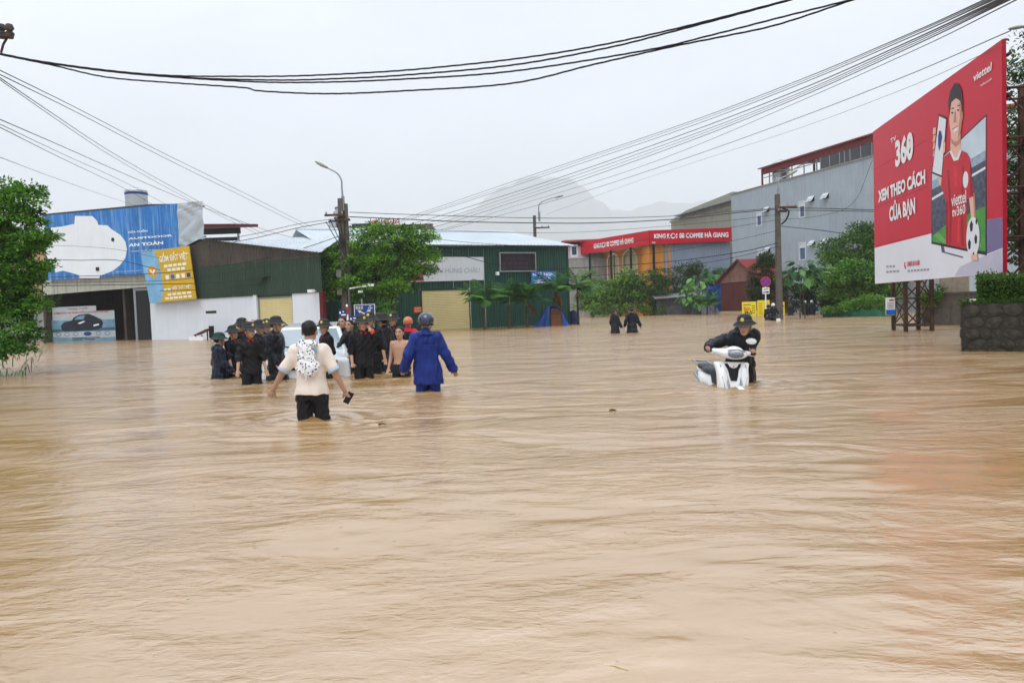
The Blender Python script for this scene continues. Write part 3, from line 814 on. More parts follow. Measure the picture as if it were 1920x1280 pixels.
text('KHO GẠCH HÙNG CHÂU', sg, M('faded_letters', S(170, 172, 180), 0.5, var=0.1), p[0][0] + 0.04 * sw_, p[1][0] - 0.06 * sw_, zc0 + 0.27 * sh_, zc0 + 0.58 * sh_, -0.15, bold=0.02)
# LED panel
led = fG.thing('led_panel', 'dark switched-off LED panel in a grey frame on the green wall', 'sign')
a, b = fG.xz(935.5, 473, 0.15), fG.xz(1005, 509, 0.15)
box('screen', M('led_black', (0.022, 0.018, 0.022), 0.5, var=0.4, scale=5), led, a[0] + 0.07, b[0] - 0.07, -0.2, -0.07, b[1] + 0.07, a[1] - 0.07)
fr = M('led_frame', S(150, 152, 156), 0.4, metal=0.3)
box('frame_bar', fr, led, a[0], b[0], -0.23, -0.06, a[1] - 0.07, a[1]); box('frame_bar', fr, led, a[0], b[0], -0.23, -0.06, b[1], b[1] + 0.07)
box('frame_bar', fr, led, a[0], a[0] + 0.07, -0.23, -0.06, b[1] + 0.07, a[1] - 0.07); box('frame_bar', fr, led, b[0] - 0.07, b[0], -0.23, -0.06, b[1] + 0.07, a[1] - 0.07)
m_ledtx = M('led_letters', S(62, 44, 50), 0.5, var=0.0)
lh = a[1] - b[1]
text('NHÀ NGHỈ', led, m_ledtx, a[0] + 0.45, b[0] - 0.45, a[1] - 0.42 * lh, a[1] - 0.12 * lh, -0.204, 0.02)
for z_ in (0.58, 0.8):
    for k in range(5): box('print_line', m_ledtx, led, a[0] + 0.25 + k * 0.42, a[0] + 0.55 + k * 0.42, -0.204, -0.2005, a[1] - (z_ + 0.07) * lh, a[1] - (z_ - 0.07) * lh)
# blue guesthouse sign
bs = fG.thing('guesthouse_sign', 'bright blue guesthouse sign on the green wall above the palms', 'sign')
a, b = fG.xz(996, 509, 0.12), fG.xz(1044, 531, 0.12)
box('board', M('guesthouse_blue', S(28, 120, 208), 0.45, var=0.06), bs, a[0], b[0], -0.14, -0.06, b[1], a[1])
hh_ = a[1] - b[1]; ww_ = b[0] - a[0]
text('NHÀ NGHỈ', bs, m_signwhite, a[0] + 0.05 * ww_, b[0] - 0.05 * ww_, b[1] + 0.62 * hh_, b[1] + 0.96 * hh_, -0.146, 0.03)
text('HẢI DŨNG', bs, m_signwhite, a[0] + 0.18 * ww_, b[0] - 0.12 * ww_, b[1] + 0.36 * hh_, b[1] + 0.58 * hh_, -0.146, 0.02)
for z_, x_ in ((0.25, 0.7), (0.10, 0.58)):
    for k in range(4): box('print_line', m_signwhite, bs, a[0] + (0.08 + k * x_ * 0.22) * ww_, a[0] + (0.08 + (k + 0.8) * x_ * 0.22) * ww_, -0.146, -0.142, b[1] + (z_ - 0.05) * hh_, b[1] + (z_ + 0.05) * hh_)
# little orange plate by the shutter
op = fG.thing('notice_plate', 'small orange plate on the green wall beside the wide cream shutter', 'notice')
a, b = fG.xz(776, 575, 0.1), fG.xz(791, 586, 0.1)
box('board', M('orange_plate', S(206, 96, 56), 0.5), op, a[0], b[0], -0.08, -0.05, b[1], a[1])
for k in range(2): box('print_line', M('pale_orange', S(236, 190, 150), 0.5), op, a[0] + 0.06, b[0] - 0.06, -0.084, -0.081, a[1] - 0.14 - 0.16 * k, a[1] - 0.09 - 0.16 * k)

# ================================================================== buildings behind
# peach house behind the left tree
fP = Facade(G(38, 56.0), G(92, 56.0))
ph = fP.thing('house', 'peach-painted house half hidden behind the leafy roadside tree', 'house')
m_peach = M('peach_render', S(196, 160, 128), 0.8, var=0.08, streak=0.3, streak_col=(0.25, 0.18, 0.13))
za, zb = fP.xz(80, 468)[1], fP.xz(80, 560)[1]
box('upper_storey', m_peach, ph, -3, fP.w, 0, 8, zb + 0.25, za)
box('lower_storey', M('grey_render', S(150, 152, 150), 0.8, var=0.1, streak=0.3), ph, -3, fP.w - 0.1, 0.1, 8, GZ, zb - 0.25)
box('floor_band', m_peach, ph, -3.1, fP.w + 0.1, -0.35, 8, zb - 0.25, zb + 0.25)
box('cornice', m_peach, ph, -3.1, fP.w + 0.1, -0.2, 8.1, za, za + 0.2)
a = fP.xz(62, 505); box('window_pane', m_glassdark, ph, a[0] - 0.4, a[0] + 0.5, -0.03, 0.02, a[1] - 1.0, a[1] + 0.4)
rl = MB()
for k in range(9): rl.box(-1 + k * 0.45, -0.96 + k * 0.45, -0.33, -0.29, zb + 0.25, zb + 0.95)
rl.box(-1, fP.w, -0.35, -0.27, zb + 0.95, zb + 1.0); rl.build('balcony_rail', m_steel, ph)

# open roof frame showing between the hoarding and the store
fS = Facade(G(372, 62.0), G(458, 62.0))
sh = fS.thing('shed', 'open rooftop shelter with a red edge behind the silver sheet', 'shed')
z0, z1, z2 = fS.xz(420, 418)[1], fS.xz(420, 434)[1], fS.xz(420, 452)[1]
m_maroon = M('maroon_sheet', S(96, 44, 44), 0.6, var=0.2)
MB().solid([(-2, -0.4, z0), (fS.w - 0.1, -0.4, z0 - 0.15), (fS.w + 0.2, 4, z0 + 0.3), (-2, 4, z0 + 0.3)], [(-2, -0.4, z0 - 0.25), (fS.w - 0.1, -0.4, z0 - 0.4), (fS.w + 0.2, 4, z0 + 0.05), (-2, 4, z0 + 0.05)]).build('roof', m_maroon, sh)
box('beam', m_dark, sh, -2, fS.w, 0, 0.2, z1 - 0.2, z0 - 0.42)
box('post', m_steel, sh, fS.w - 0.25, fS.w - 0.1, 0, 0.15, GZ, z1 - 0.2); box('post', m_steel, sh, 0.2, 0.35, 0, 0.15, GZ, z1 - 0.2)
box('parapet', m_dark, sh, -2, fS.w - 0.4, 0.3, 0.5, GZ, z2 + 0.35)
box('rail', m_steel, sh, -2, fS.w - 0.3, 0.02, 0.07, z1 - 0.85, z1 - 0.8)
box('back_post', m_steel, sh, -1.9, -1.75, 3.6, 3.75, GZ, z0 + 0.04)

# guesthouse over the warehouse roofs, with its rooftop letters
fH = Facade(G(566, 76.0), G(815, 76.0))
gh = fH.thing('guesthouse', 'brown guesthouse block with red rooftop letters behind the warehouses', 'building')
hz = fH.xz(760, 424)[1]; hx = lambda px: fH.xz(px, 430)[0]
m_hbrown = M('brown_render', S(104, 92, 84), 0.85, var=0.15, streak=0.4)
box('wall', m_hbrown, gh, hx(640), hx(810), 0, 12, GZ, hz)
box('parapet', m_hbrown, gh, hx(638), hx(812), -0.2, 0.0, hz - 0.8, hz + 0.15)
zl = fH.xz(600, 428)[1]
box('wing_wall', m_hbrown, gh, hx(567), hx(640) - 0.05, 1, 12, GZ, zl)
MB().solid([(hx(560), -1.2, zl - 1.2), (hx(645), -1.2, zl - 0.5), (hx(645), 4, zl + 0.5), (hx(560), 4, zl + 0.1)], [(hx(560), -1.2, zl - 1.4), (hx(645), -1.2, zl - 0.7), (hx(645), 4, zl + 0.3), (hx(560), 4, zl - 0.1)]).build('awning_roof', M('red_roof', S(140, 50, 50), 0.6, var=0.2), gh)
zs = fH.xz(672, 417)[1]
box('roof_hut', M('dark_roof', S(66, 72, 78), 0.6), gh, hx(656), hx(691), 1, 3, zs - 0.25, zs)
for k in range(6): box('hut_post', m_steel, gh, hx(658) + k * 0.35, hx(658) + k * 0.35 + 0.06, 1.1, 1.2, hz, zs - 0.25)
box('hut_wall', m_signwhite, gh, hx(658), hx(689), 2.5, 2.6, hz, zs - 0.25)
p0, p1 = fH.xz(694, 419.5), fH.xz(747, 407.5)
text('NGHỈ HẢI DŨNG', gh, m_redtext, p0[0], p1[0], p0[1], p1[1], 0.2, 0.04, name='rooftop_letters')
for k in range(6): x = p0[0] + (p1[0] - p0[0]) * k / 5; box('letter_post', m_rust, gh, x - 0.03, x + 0.03, 0.25, 0.31, hz, p1[1])
for px, py0, py1, r in ((634, 404, 382, 0.62), (621, 436, 405, 0.55)):
    a = fH.xz(px, py0); b = fH.xz(px, py1); tank(gh, a[0], 1.5, a[1], r, b[1] - a[1])
box('tank_tower', m_rust, gh, hx(614), hx(645), 0.8, 2.4, zl - 0.3, fH.xz(620, 437)[1] - 0.3)
box('tank_tower_leg', m_rust, gh, hx(629), hx(629) + 0.12, 0.9, 1.0, zl - 0.3, fH.xz(634, 404)[1] - 0.5); box('tank_tower_leg', m_rust, gh, hx(641), hx(641) + 0.12, 0.9, 1.0, zl - 0.3, fH.xz(634, 404)[1] - 0.5)

# far houses in the gap right of the green warehouse
fF = Facade(G(1058, 96.0), G(1136, 96.0))
fh = fF.thing('house', 'distant house with a red roof edge and a pink wall in the gap', 'house')
z = [fF.xz(1090, y)[1] for y in (447, 452, 461, 484, 519)]
box('wall', M('pink_render', S(214, 190, 196), 0.8, var=0.08, streak=0.3), fh, 0, fF.w, 0, 8, z[3], z[2])
box('lower_wall', m_concrete, fh, -0.3, fF.w + 0.3, -1, 8, GZ, z[3] - 0.05)
box('attic', m_dark, fh, 0.3, fF.w, 0.3, 8, z[2] + 0.03, z[1])
MB().solid([(-0.2, -0.8, z[1]), (fF.w + 0.2, -0.8, z[1] + 0.1), (fF.w + 0.2, 6, z[0] + 0.4), (0.8, 6, z[0] + 0.4)], [(-0.2, -0.8, z[1] - 0.2), (fF.w + 0.2, -0.8, z[1] - 0.1), (fF.w + 0.2, 6, z[0] + 0.2), (0.8, 6, z[0] + 0.2)]).build('roof', M('red_roof', S(140, 50, 50), 0.6), fh)
a, b = fF.xz(1069, 459), fF.xz(1084, 482)
box('white_poster', m_signwhite, fh, a[0], b[0], -0.05, -0.01, b[1], a[1]); box('poster_print', m_bteal, fh, a[0] + 0.2, b[0] - 0.2, -0.06, -0.052, b[1] + 0.3, a[1] - 0.3)

# ================================================================== coffee house
cA, cB, cC = G(1093, 96.0), G(1221.5, 84.0), G(1374, 85.5)
fK = Facade(cA, cB); fR = Facade(cB, cC)
kk = empty('coffee_house', cB, 0, 'orange coffee house with arched windows under a red wraparound sign', 'building')
m_orange = M('orange_render', S(214, 142, 58), 0.75, var=0.07, streak=0.2, streak_col=(0.35, 0.2, 0.08))
def local(fa):                                  # matrix from a facade's frame to the coffee house
    return Matrix.Translation(-cB) @ Matrix.Translation(fa.A) @ Matrix.Rotation(fa.ang, 4, 'Z')
def put(o, fa): o.matrix_local = local(fa); return o
kz1, kz0 = fK.xz(1221, 431.5)[1], fK.xz(1221, 458.5)[1]
# recessed wall with arched openings
REC = 2.2
wall_top = kz0 + 0.2
ax = [fK.xz(px, 480, -REC) for px in (1139, 1160, 1168, 1195, 1206, 1228)]
arches = [(ax[0][0], ax[1][0]), (ax[2][0], ax[3][0]), (ax[4][0], ax[5][0])]
az1 = fK.xz(1180, 474, -REC)[1]
xl, xr = fK.xz(1121, 500, -REC)[0], fK.w + 0.5
def arched_wall(x0, x1, z0, z1, ops, zs, y0, y1):
    mb = MB(); x = x0
    for a, b in ops:
        mb.box(x, a, y0, y1, z0, z1); x = b
        r = (b - a) / 2; n = 10
        arc = [(a + r - r * math.cos(math.pi * k / n), zs + r * 0.8 * math.sin(math.pi * k / n)) for k in range(n + 1)]
        for k in range(n):
            p_, q_ = arc[k], arc[k + 1]
            mb.prism([p_, q_, (q_[0], z1), (p_[0], z1)], y0, y1)
        mb.box(a, b, y0, y1, z0, 1.6)
    mb.box(x, x1, y0, y1, z0, z1); return mb
zs = az1 - 0.75
put(arched_wall(xl, xr, GZ, wall_top, arches, zs, REC, REC + 0.3).build('arcade_wall', m_orange, kk), fK)
m_cream = M('cream_blind', S(190, 184, 150), 0.7, var=0.1, streak=0.2, streak_col=(0.3, 0.28, 0.2))
for a, b in arches:
    put(box('blind', m_cream, kk, a, b, REC + 0.2, REC + 0.24, 1.6, az1 + 0.05), fK)
    r = (b - a) / 2
    arc = [(a, REC - 0.03, 1.6)] + [(a + r - r * math.cos(math.pi * k / 12), REC - 0.03, zs + r * 0.8 * math.sin(math.pi * k / 12)) for k in range(13)] + [(b, REC - 0.03, 1.6)]
    put(MB().tube(arc, 0.08, 6).build('window_surround', m_signwhite, kk), fK)
    put(MB().tube([((a + b) / 2, REC + 0.15, 1.6), ((a + b) / 2, REC + 0.15, az1)], 0.05, 6).build('mullion', m_black, kk), fK)
put(box('canopy', M('canopy_soffit', S(196, 190, 180), 0.8), kk, 0, fK.w + 0.3, 0.15, REC + 4, kz0 + 0.1, kz0 + 0.3), fK)
put(box('upper_wall', m_concrete, kk, 0.3, fK.w - 0.5, 1.2, 8, kz0 + 0.32, kz1 - 0.3), fK)
for px in (1103, 1143, 1180, 1223):
    x = fK.xz(px, 500, -0.1)[0]; put(MB().tube([(x, 0.35, GZ), (x, 0.35, kz0 + 0.1)], 0.14, 8).build('post', m_black, kk), fK)
# orange return and the blue-grey flank
x9 = fR.xz(1249, 500)[0]
put(box('orange_flank', m_orange, kk, 0.0, x9, 0.5, 3.0, GZ, kz0 + 0.05), fR)
m_flank = M('bluegrey_sheet', S(140, 150, 168), 0.6, var=0.08, scale=0.5, streak=0.25, streak_col=(0.22, 0.24, 0.28))
nF = 7
for k in range(nF):
    a = x9 + (fR.w - x9) * k / nF; b = x9 + (fR.w - x9) * (k + 1) / nF
    v, f = ribbed(a, b - 0.015, lambda x: GZ, lambda x: kz0 + 0.1, 0.4, 0.25, 0.03); put(mesh_obj('flank_sheet', v, f, m_flank, kk), fR)
put(box('flank_core', m_concrete, kk, x9, fR.w, 0.55, 9, GZ, kz1 - 0.2), fR)
# red sign boards in panels
nP = 8
for k in range(nP):
    a, b = fK.w * k / nP, fK.w * (k + 1) / nP - 0.01
    put(box('sign_panel', m_red, kk, a, b, -0.1, 0.1, kz0, kz1), fK)
kzr0, kzr1 = fR.xz(1370, 452)[1], fR.xz(1370, 427)[1]
nP = 9
for k in range(nP):
    a, b = fR.w * k / nP, fR.w * (k + 1) / nP - 0.01
    f0 = lambda t: kz0 + (kzr0 - kz0) * t / fR.w
    f1 = lambda t: kz1 + (kzr1 - kz1) * t / fR.w
    put(MB().prism([(a, f0(a)), (b, f0(b)), (b, f1(b)), (a, f1(a))], -0.1, 0.1).build('sign_panel', m_red, kk), fR)
    put(box('flank_sign_backing', m_rust, kk, a + 0.1, a + 0.2, 0.1, 0.56, f0(a) + 0.3, f1(b) - 0.3), fR)
h = kz1 - kz0
def koi(fa, x0, x1, z0, z1):
    w = x1 - x0
    for body, u0, u1 in (('KING', 0, 0.155), ('K', 0.172, 0.212), ('I', 0.295, 0.308), ('88 COFFEE HÀ GIANG', 0.335, 1.0)):
        zt_ = z1 if 'À' not in body else z1 + (z1 - z0) * 0.28
        put(text(body, kk, m_signwhite, x0 + u0 * w, x0 + u1 * w, z0, zt_, -0.106, 0.04, name='sign_lettering'), fa)
    c = (x0 + 0.252 * w, (z0 + z1) / 2); R1 = (z1 - z0) * 0.56; k = 24
    o_ = disc(*c, R1, R1, k); i_ = disc(c[0] + R1 * 0.12, c[1] + R1 * 0.1, R1 * 0.66, R1 * 0.62, k)
    put(mesh_obj('ring_letter', [(x, -0.106, z) for x, z in o_ + i_], [(a, (a + 1) % k, k + (a + 1) % k, k + a) for a in range(k)], m_signwhite, kk), fa)
a, b = fR.xz(1226, 449), fR.xz(1365, 436)
koi(fR, a[0], b[0], (kz0 + kzr0) / 2 + 0.34 * h, (kz0 + kzr0) / 2 + 0.68 * h)
a, b = fK.xz(1115, 470), fK.xz(1189, 452)
koi(fK, a[0], b[0], kz0 + 0.30 * h, kz0 + 0.66 * h)

# tan house with the green lean-to roof
fT = Facade(G(1262, 104.0), G(1378, 90.0))
tn = fT.thing('house', 'tan concrete house with a green-grey lean-to roof behind the coffee house', 'house')
zw = fT.xz(1266, 411)[1]; zr = fT.xz(1300, 392)[1]
m_tan = M('tan_concrete', S(152, 148, 136), 0.85, var=0.12, streak=0.5, streak_col=(0.08, 0.08, 0.07))
MB().prism([(0, GZ), (fT.w, GZ), (fT.w, zw + 1.6), (4, zw + 0.8), (0, zw)], 0, 10).build('wall', m_tan, tn)
box('wall_ledge', m_tan, tn, -0.15, fT.w, -0.15, 0, zw - 0.35, zw - 0.1)
eL = fT.xz(1264, 404, 0.8); eR = fT.xz(1374, 378, 0.8)
MB().solid([(eL[0], -0.8, eL[1]), (eR[0] + 1, -0.8, eL[1] + 0.25), (eR[0] + 1, 5.5, eL[1] + 1.9), (eL[0] + 3.5, 5.5, eL[1] + 1.7)], [(eL[0], -0.8, eL[1] - 0.15), (eR[0] + 1, -0.8, eL[1] + 0.1), (eR[0] + 1, 5.5, eL[1] + 1.7), (eL[0] + 3.5, 5.5, eL[1] + 1.55)]).build('roof', M('greygreen_roof', S(122, 140, 142), 0.5, var=0.1), tn)
for k in range(7):
    x = eL[0] + 0.5 + k * 1.6; MB().tube([(x, -0.5, eL[1] - 0.05), (x + 0.3, 0.05, eL[1] - 0.75)], 0.06, 6).build('roof_strut', m_steel, tn)

# ================================================================== tall grey house
fY = Facade(G(1375, 78.0), G(1640, 59.3)); fY.w2 = fY.w + 7.0
gy = fY.thing('grey_house', 'tall bare grey rendered house with narrow windows and a red rooftop shelter', 'building')
yt = fY.xz(1376, 364)[1]
m_greyr = M('grey_cement', S(160, 171, 180), 0.8, var=0.10, scale=0.35, streak=0.35, streak_col=(0.15, 0.16, 0.165), grime=0.12, bump=0.1)
tall = [(538, 575, 498, 607), (283, 315, 558, 657), (538, 580, 745, 862), (290, 318, 788, 870)]
small = [(332, 360, 537, 568), (595, 630, 472, 508), (682, 717, 453, 490), (338, 366, 778, 808), (603, 634, 738, 770), (686, 720, 724, 757)]
z6 = lambda x, y: fY.xz(1330 + x / 3.2, 220 + y / 3.2)
holes = []
for x0, x1, y0, y1 in tall + small:
    cx, cz = z6((x0 + x1) / 2, (y0 + y1) / 2); hw = (z6(x1, y0)[0] - z6(x0, y0)[0]) / 2; hh = (z6(x0, y0)[1] - z6(x0, y1)[1]) / 2 * 0.92
    holes.append((cx - hw, cx + hw, cz - hh, cz + hh))
# the wall as vertical strips around its openings
xs = sorted(set([0.0, fY.w2] + [h_[0] for h_ in holes] + [h_[1] for h_ in holes]))
wl_ = MB()
for a, b in zip(xs[:-1], xs[1:]):
    m_ = (a + b) / 2; cuts = sorted([(h_[2], h_[3]) for h_ in holes if h_[0] < m_ < h_[1]]); z = GZ
    mer = []
    for c0, c1 in cuts:
        if mer and c0 <= mer[-1][1]: mer[-1] = (mer[-1][0], max(mer[-1][1], c1))
        else: mer.append((c0, c1))
    for c0, c1 in mer: wl_.box(a, b, 0, 0.25, z, c0); z = c1
    wl_.box(a, b, 0, 0.25, z, yt)
wl_.build('front_wall', m_greyr, gy)
box('side_wall', m_greyr, gy, 0, 0.25, 0.25, 12, GZ, yt); box('back_wall', m_greyr, gy, 0.25, fY.w2, 11.75, 12, GZ, yt)
box('side_wall', m_greyr, gy, fY.w2 - 0.25, fY.w2, 0.25, 11.75, GZ, yt)
box('roof_slab', m_concrete, gy, 0.26, fY.w2 - 0.26, 0.26, 11.74, yt - 0.6, yt - 0.4)
box('parapet_cap', m_concrete, gy, -0.08, fY.w2, -0.08, 0.33, yt, yt + 0.1)
m_frame = M('white_frame', S(206, 212, 216), 0.5, var=0.03); m_pane = M('blue_glass', S(52, 84, 118), 0.08, var=0.15, scale=1.5, spec=0.8)
for i, (a, b, c, d) in enumerate(holes):
    if i < len(tall):
        w_ = box('window', m_pane, gy, a + 0.1, b - 0.1, 0.08, 0.11, c + 0.1, d - 0.1)
        box('frame', m_frame, w_, a, a + 0.1, -0.03, 0.14, c, d); box('frame', m_frame, w_, b - 0.1, b, -0.03, 0.14, c, d)
        box('frame', m_frame, w_, a + 0.1, b - 0.1, -0.03, 0.14, c, c + 0.1); box('frame', m_frame, w_, a + 0.1, b - 0.1, -0.03, 0.14, d - 0.1, d)
        zt_ = c + (d - c) * 0.72
        box('transom', m_frame, w_, a + 0.1, b - 0.1, -0.02, 0.12, zt_ - 0.06, zt_ + 0.06); box('fanlight', m_frame, w_, a + 0.1, b - 0.1, 0.02, 0.06, zt_ + 0.06, d - 0.1)
    else:                                        # small top-hung vents standing open
        w_ = MB().solid([(a, -0.02, d), (b, -0.02, d), (b, -0.38, c + 0.02), (a, -0.38, c + 0.02)], [(a, 0.02, d), (b, 0.02, d), (b, -0.34, c), (a, -0.34, c)]).build('vent_window', m_frame, gy)
        g_ = MB().add([(a + 0.12, -0.075, d - 0.12), (b - 0.12, -0.075, d - 0.12), (b - 0.12, -0.345, c + 0.14), (a + 0.12, -0.345, c + 0.14)], [(0, 1, 2, 3)]).build('pane', M('pale_glass', S(196, 206, 212), 0.15, var=0.05), w_)
        box('reveal', m_dark, w_, a, b, 0.2, 0.24, c, d)
# rooftop shelter: red fascia on steel frame, smoked panes along the right half
rb0, rb1 = fY.xz(1427, 318), fY.xz(1640, 252)
r0z, r1z = fY.xz(1427, 329)[1], fY.xz(1640, 265)[1]
rxa, rxb = rb0[0], fY.w2
m_redsteel = M('oxide_red', S(112, 48, 50), 0.6, var=0.15)
rtop = (rb0[1] + rb1[1]) / 2; rbot = (r0z + r1z) / 2
box('shelter_fascia', m_redsteel, gy, rxa, rxb, 0.0, 0.12, rbot, rtop)
MB().solid([(rxa - 0.2, -0.25, rtop + 0.12), (rxb, -0.25, rtop + 0.12), (rxb, 9, rtop + 1.2), (rxa - 0.2, 9, rtop + 1.2)], [(rxa - 0.2, -0.25, rtop + 0.02), (rxb, -0.25, rtop + 0.02), (rxb, 9, rtop + 1.1), (rxa - 0.2, 9, rtop + 1.1)]).build('shelter_roof', M('red_sheet', S(150, 74, 74), 0.5, var=0.12), gy)
box('shelter_post', m_redsteel, gy, rxa, rxa + 0.15, 0.0, 0.12, yt + 0.1, rbot); box('shelter_post', m_redsteel, gy, rxa, rxa + 0.15, 6, 6.15, yt - 0.4, rtop + 0.75)
px_w = [z6(x, 260)[0] for x in (640, 665, 720, 780, 810, 843, 908, 975)]
for i, x in enumerate(px_w):
    box('shelter_post', m_steel, gy, x - 0.05, x + 0.05, 0.02, 0.1, yt + 0.1, rbot)
    x2 = px_w[i + 1] if i + 1 < len(px_w) else rxb
    if i >= 1: box('smoked_pane', m_glassdark, gy, x + 0.05, x2 - 0.05, 0.04, 0.07, yt + 0.1, rbot)
for x in np.linspace(rxa + 1.2, px_w[0], 5):
    box('shelter_post', m_steel, gy, x - 0.04, x + 0.04, 0.02, 0.1, yt + 0.1, rbot)
box('shelter_rail', m_steel, gy, rxa + 0.15, px_w[0], 0.03, 0.09, yt + 0.75, yt + 0.82)
MB().tube([(rxa + 2.4, 0.06, rbot), (rxa + 4.6, 0.06, yt + 0.8)], 0.05, 6).tube([(rxa + 6.8, 0.06, rbot), (rxa + 4.8, 0.06, yt + 0.8)], 0.05, 6).build('shelter_brace', m_steel, gy)
tank(gy, rxa + 1.4, 1.2, yt + 0.2, 0.8, rtop - yt + 0.35)
tank(gy, px_w[0] + 0.3, 4.5, yt + 0.3, 0.75, 1.6)

# ================================================================== big red telecom billboard
fB = Facade(G(1642, 27.0), G(1883, 17.65))
bb = fB.thing('billboard', 'huge red and white telecom billboard on a rusty lattice frame', 'billboard')
bz0, bz1 = fB.xz(1643, 532)[1], fB.xz(1641, 245)[1]
BW = fB.w
m_bred = M('poster_red', S(196, 24, 52), 0.42, var=0.05, scale=0.6)
m_bwhite = M('poster_white', S(222, 224, 232), 0.45, var=0.03, scale=0.6)
box('panel', m_bred, bb, 0, BW, -0.02, 0.04, bz0, bz1)
box('edge_trim', M('poster_edge', S(170, 24, 44), 0.5), bb, BW, BW + 0.02, -0.03, 0.06, bz0, bz1)
PX = lambda x, y: fB.xz(x, y, 0.02)
def poster(name, pix, lay, mat): return flat(name, [PX(*p) for p in pix], -0.02 - 0.0012 * lay, mat, bb)
fl = [PX(1644, 464), PX(1747, 437.5), PX(1850, 412), (BW - 0.005, PX(1884, 407)[1]), (BW - 0.005, bz0 + 0.005), (0.005, bz0 + 0.005), (0.005, PX(1644, 464)[1])]
flat('printed_floor', fl, -0.0208, m_bwhite, bb)
flat('printed_wall', [PX(1846, 413), (BW - 0.006, PX(1883, 406.5)[1]), (BW - 0.006, PX(1883, 464)[1]), PX(1846, 478)], -0.0216, M('poster_mauve', S(120, 108, 150), 0.45, var=0.06), bb)
flat('printed_shade', [PX(1800, 500), PX(1850, 478), (BW - 0.006, PX(1883, 465)[1]), (BW - 0.006, bz0 + 0.006), PX(1790, 518)], -0.0222, M('poster_lilac', S(190, 188, 208), 0.45, var=0.05), bb)
m_ptv = M('poster_tvframe', S(30, 30, 44), 0.4)
poster('printed_tv', [(1746.5, 313), (1850, 214), (1850.5, 479), (1746.5, 457)], 3, m_ptv)
poster('printed_sky', [(1748, 314), (1848.5, 219), (1848.5, 310), (1748, 368)], 4, M('poster_sky', S(196, 212, 224), 0.45, var=0.12, scale=1.2))
poster('printed_stand', [(1748, 352), (1800, 325), (1848.5, 290), (1848.5, 388), (1772, 423), (1748, 444)], 5, M('poster_crowd', S(72, 78, 98), 0.45, var=0.65, scale=9))
poster('printed_stand_roof', [(1748, 340), (1848.5, 282), (1848.5, 300), (1748, 356)], 6, M('poster_roof', S(150, 168, 186), 0.45, var=0.3, scale=3))
poster('printed_barrier', [(1748, 371), (1848.5, 312), (1848.5, 317), (1748, 376)], 7, m_bwhite)
poster('printed_pitch', [(1748, 443), (1772, 423), (1848.5, 386), (1848.5, 472), (1748, 453)], 6, M('poster_grass', S(74, 146, 62), 0.45, var=0.2, scale=3))
for k in range(3):
    x = 1752 + k * 30; poster('printed_mowing', [(x, 441 - k * 12), (x + 9, 436 - k * 12), (x + 30, 460 + k * 2), (x + 18, 457 + k * 2)], 7, M('poster_grass_light', S(104, 172, 84), 0.45))
poster('printed_tv_foot', [(1764, 460), (1770, 461), (1772, 472), (1806, 481), (1806, 484), (1766, 473)], 3, M('poster_foot', S(90, 88, 110), 0.45))
# the man in the red shirt
m_pskin = M('poster_skin', S(226, 178, 158), 0.45, var=0.06, scale=1.5); m_pshirt = M('poster_shirt', S(192, 26, 44), 0.45, var=0.12, scale=1.2)
m_phair = M('poster_hair', S(40, 32, 34), 0.45)
poster('printed_arm', [(1817, 362), (1828, 362), (1831, 412), (1822, 414)], 9, m_pskin)
poster('printed_forearm', [(1761, 300), (1771, 292), (1774, 345), (1766, 352), (1761, 342)], 9, m_pskin)
poster('printed_neck', [(1784, 250), (1802, 250), (1803, 290), (1793, 302), (1782, 293)], 10, m_pskin)
poster('printed_shirt', [(1771, 294), (1783, 284), (1789, 297), (1796, 299), (1802, 281), (1814, 287), (1820, 297), (1827, 368), (1814, 373), (1813, 467), (1774, 458), (1775, 395), (1773, 372), (1765, 348), (1768, 320)], 11, m_pshirt)
poster('printed_collar', [(1782, 285), (1785, 282), (1790, 294), (1796, 295), (1801, 280), (1804, 282), (1798, 300), (1789, 302)], 12, m_bwhite)
poster('printed_face', [(1781, 200), (1786, 186), (1799, 184), (1804, 198), (1805, 225), (1802, 250), (1796, 264), (1790, 264), (1784, 252), (1781, 228)], 13, m_pskin)
poster('printed_hair', [(1781, 222), (1779, 192), (1783, 170), (1791, 156), (1799, 158), (1805, 172), (1806.5, 196), (1805, 214), (1802, 190), (1794, 184), (1785, 192)], 14, m_phair)
for a in ((1786, 212), (1797, 207)): poster('printed_eye', [(a[0] - 2, a[1]), (a[0], a[1] - 2), (a[0] + 3, a[1] - 1.5), (a[0] + 2, a[1] + 2)], 14, m_phair)
poster('printed_smile', [(1787, 243), (1792, 240), (1798, 236), (1796, 245), (1790, 248)], 14, m_bwhite)
poster('printed_phone', [(1761, 214), (1776.5, 221), (1767.5, 333), (1748, 325)], 12, m_ptv)
poster('printed_phone_screen', [(1762, 218), (1775, 224), (1766.5, 329), (1749.5, 322)], 13, m_bwhite)
poster('printed_trophy', [(1762, 245), (1766, 246), (1768, 258), (1765, 275), (1762, 284), (1760, 272), (1760, 256)], 14, m_navysign)
for k in range(4): poster('printed_finger', [(1751 + k * 0.4, 240 + k * 14), (1756.5 - k, 239 + k * 14), (1755.5 - k, 251 + k * 14), (1750, 252 + k * 14)], 15, m_pskin)
poster('printed_thumb', [(1770, 262), (1774, 268), (1773, 285), (1769, 290)], 15, m_pskin)
c = PX(1825.5, 445); rx_, rz_ = (PX(1838, 445)[0] - PX(1813, 445)[0]) / 2, (PX(1825, 407)[1] - PX(1825, 484)[1]) / 2
flat('printed_ball', disc(*c, rx_, rz_), -0.02 - 0.0012 * 16, m_bwhite, bb)
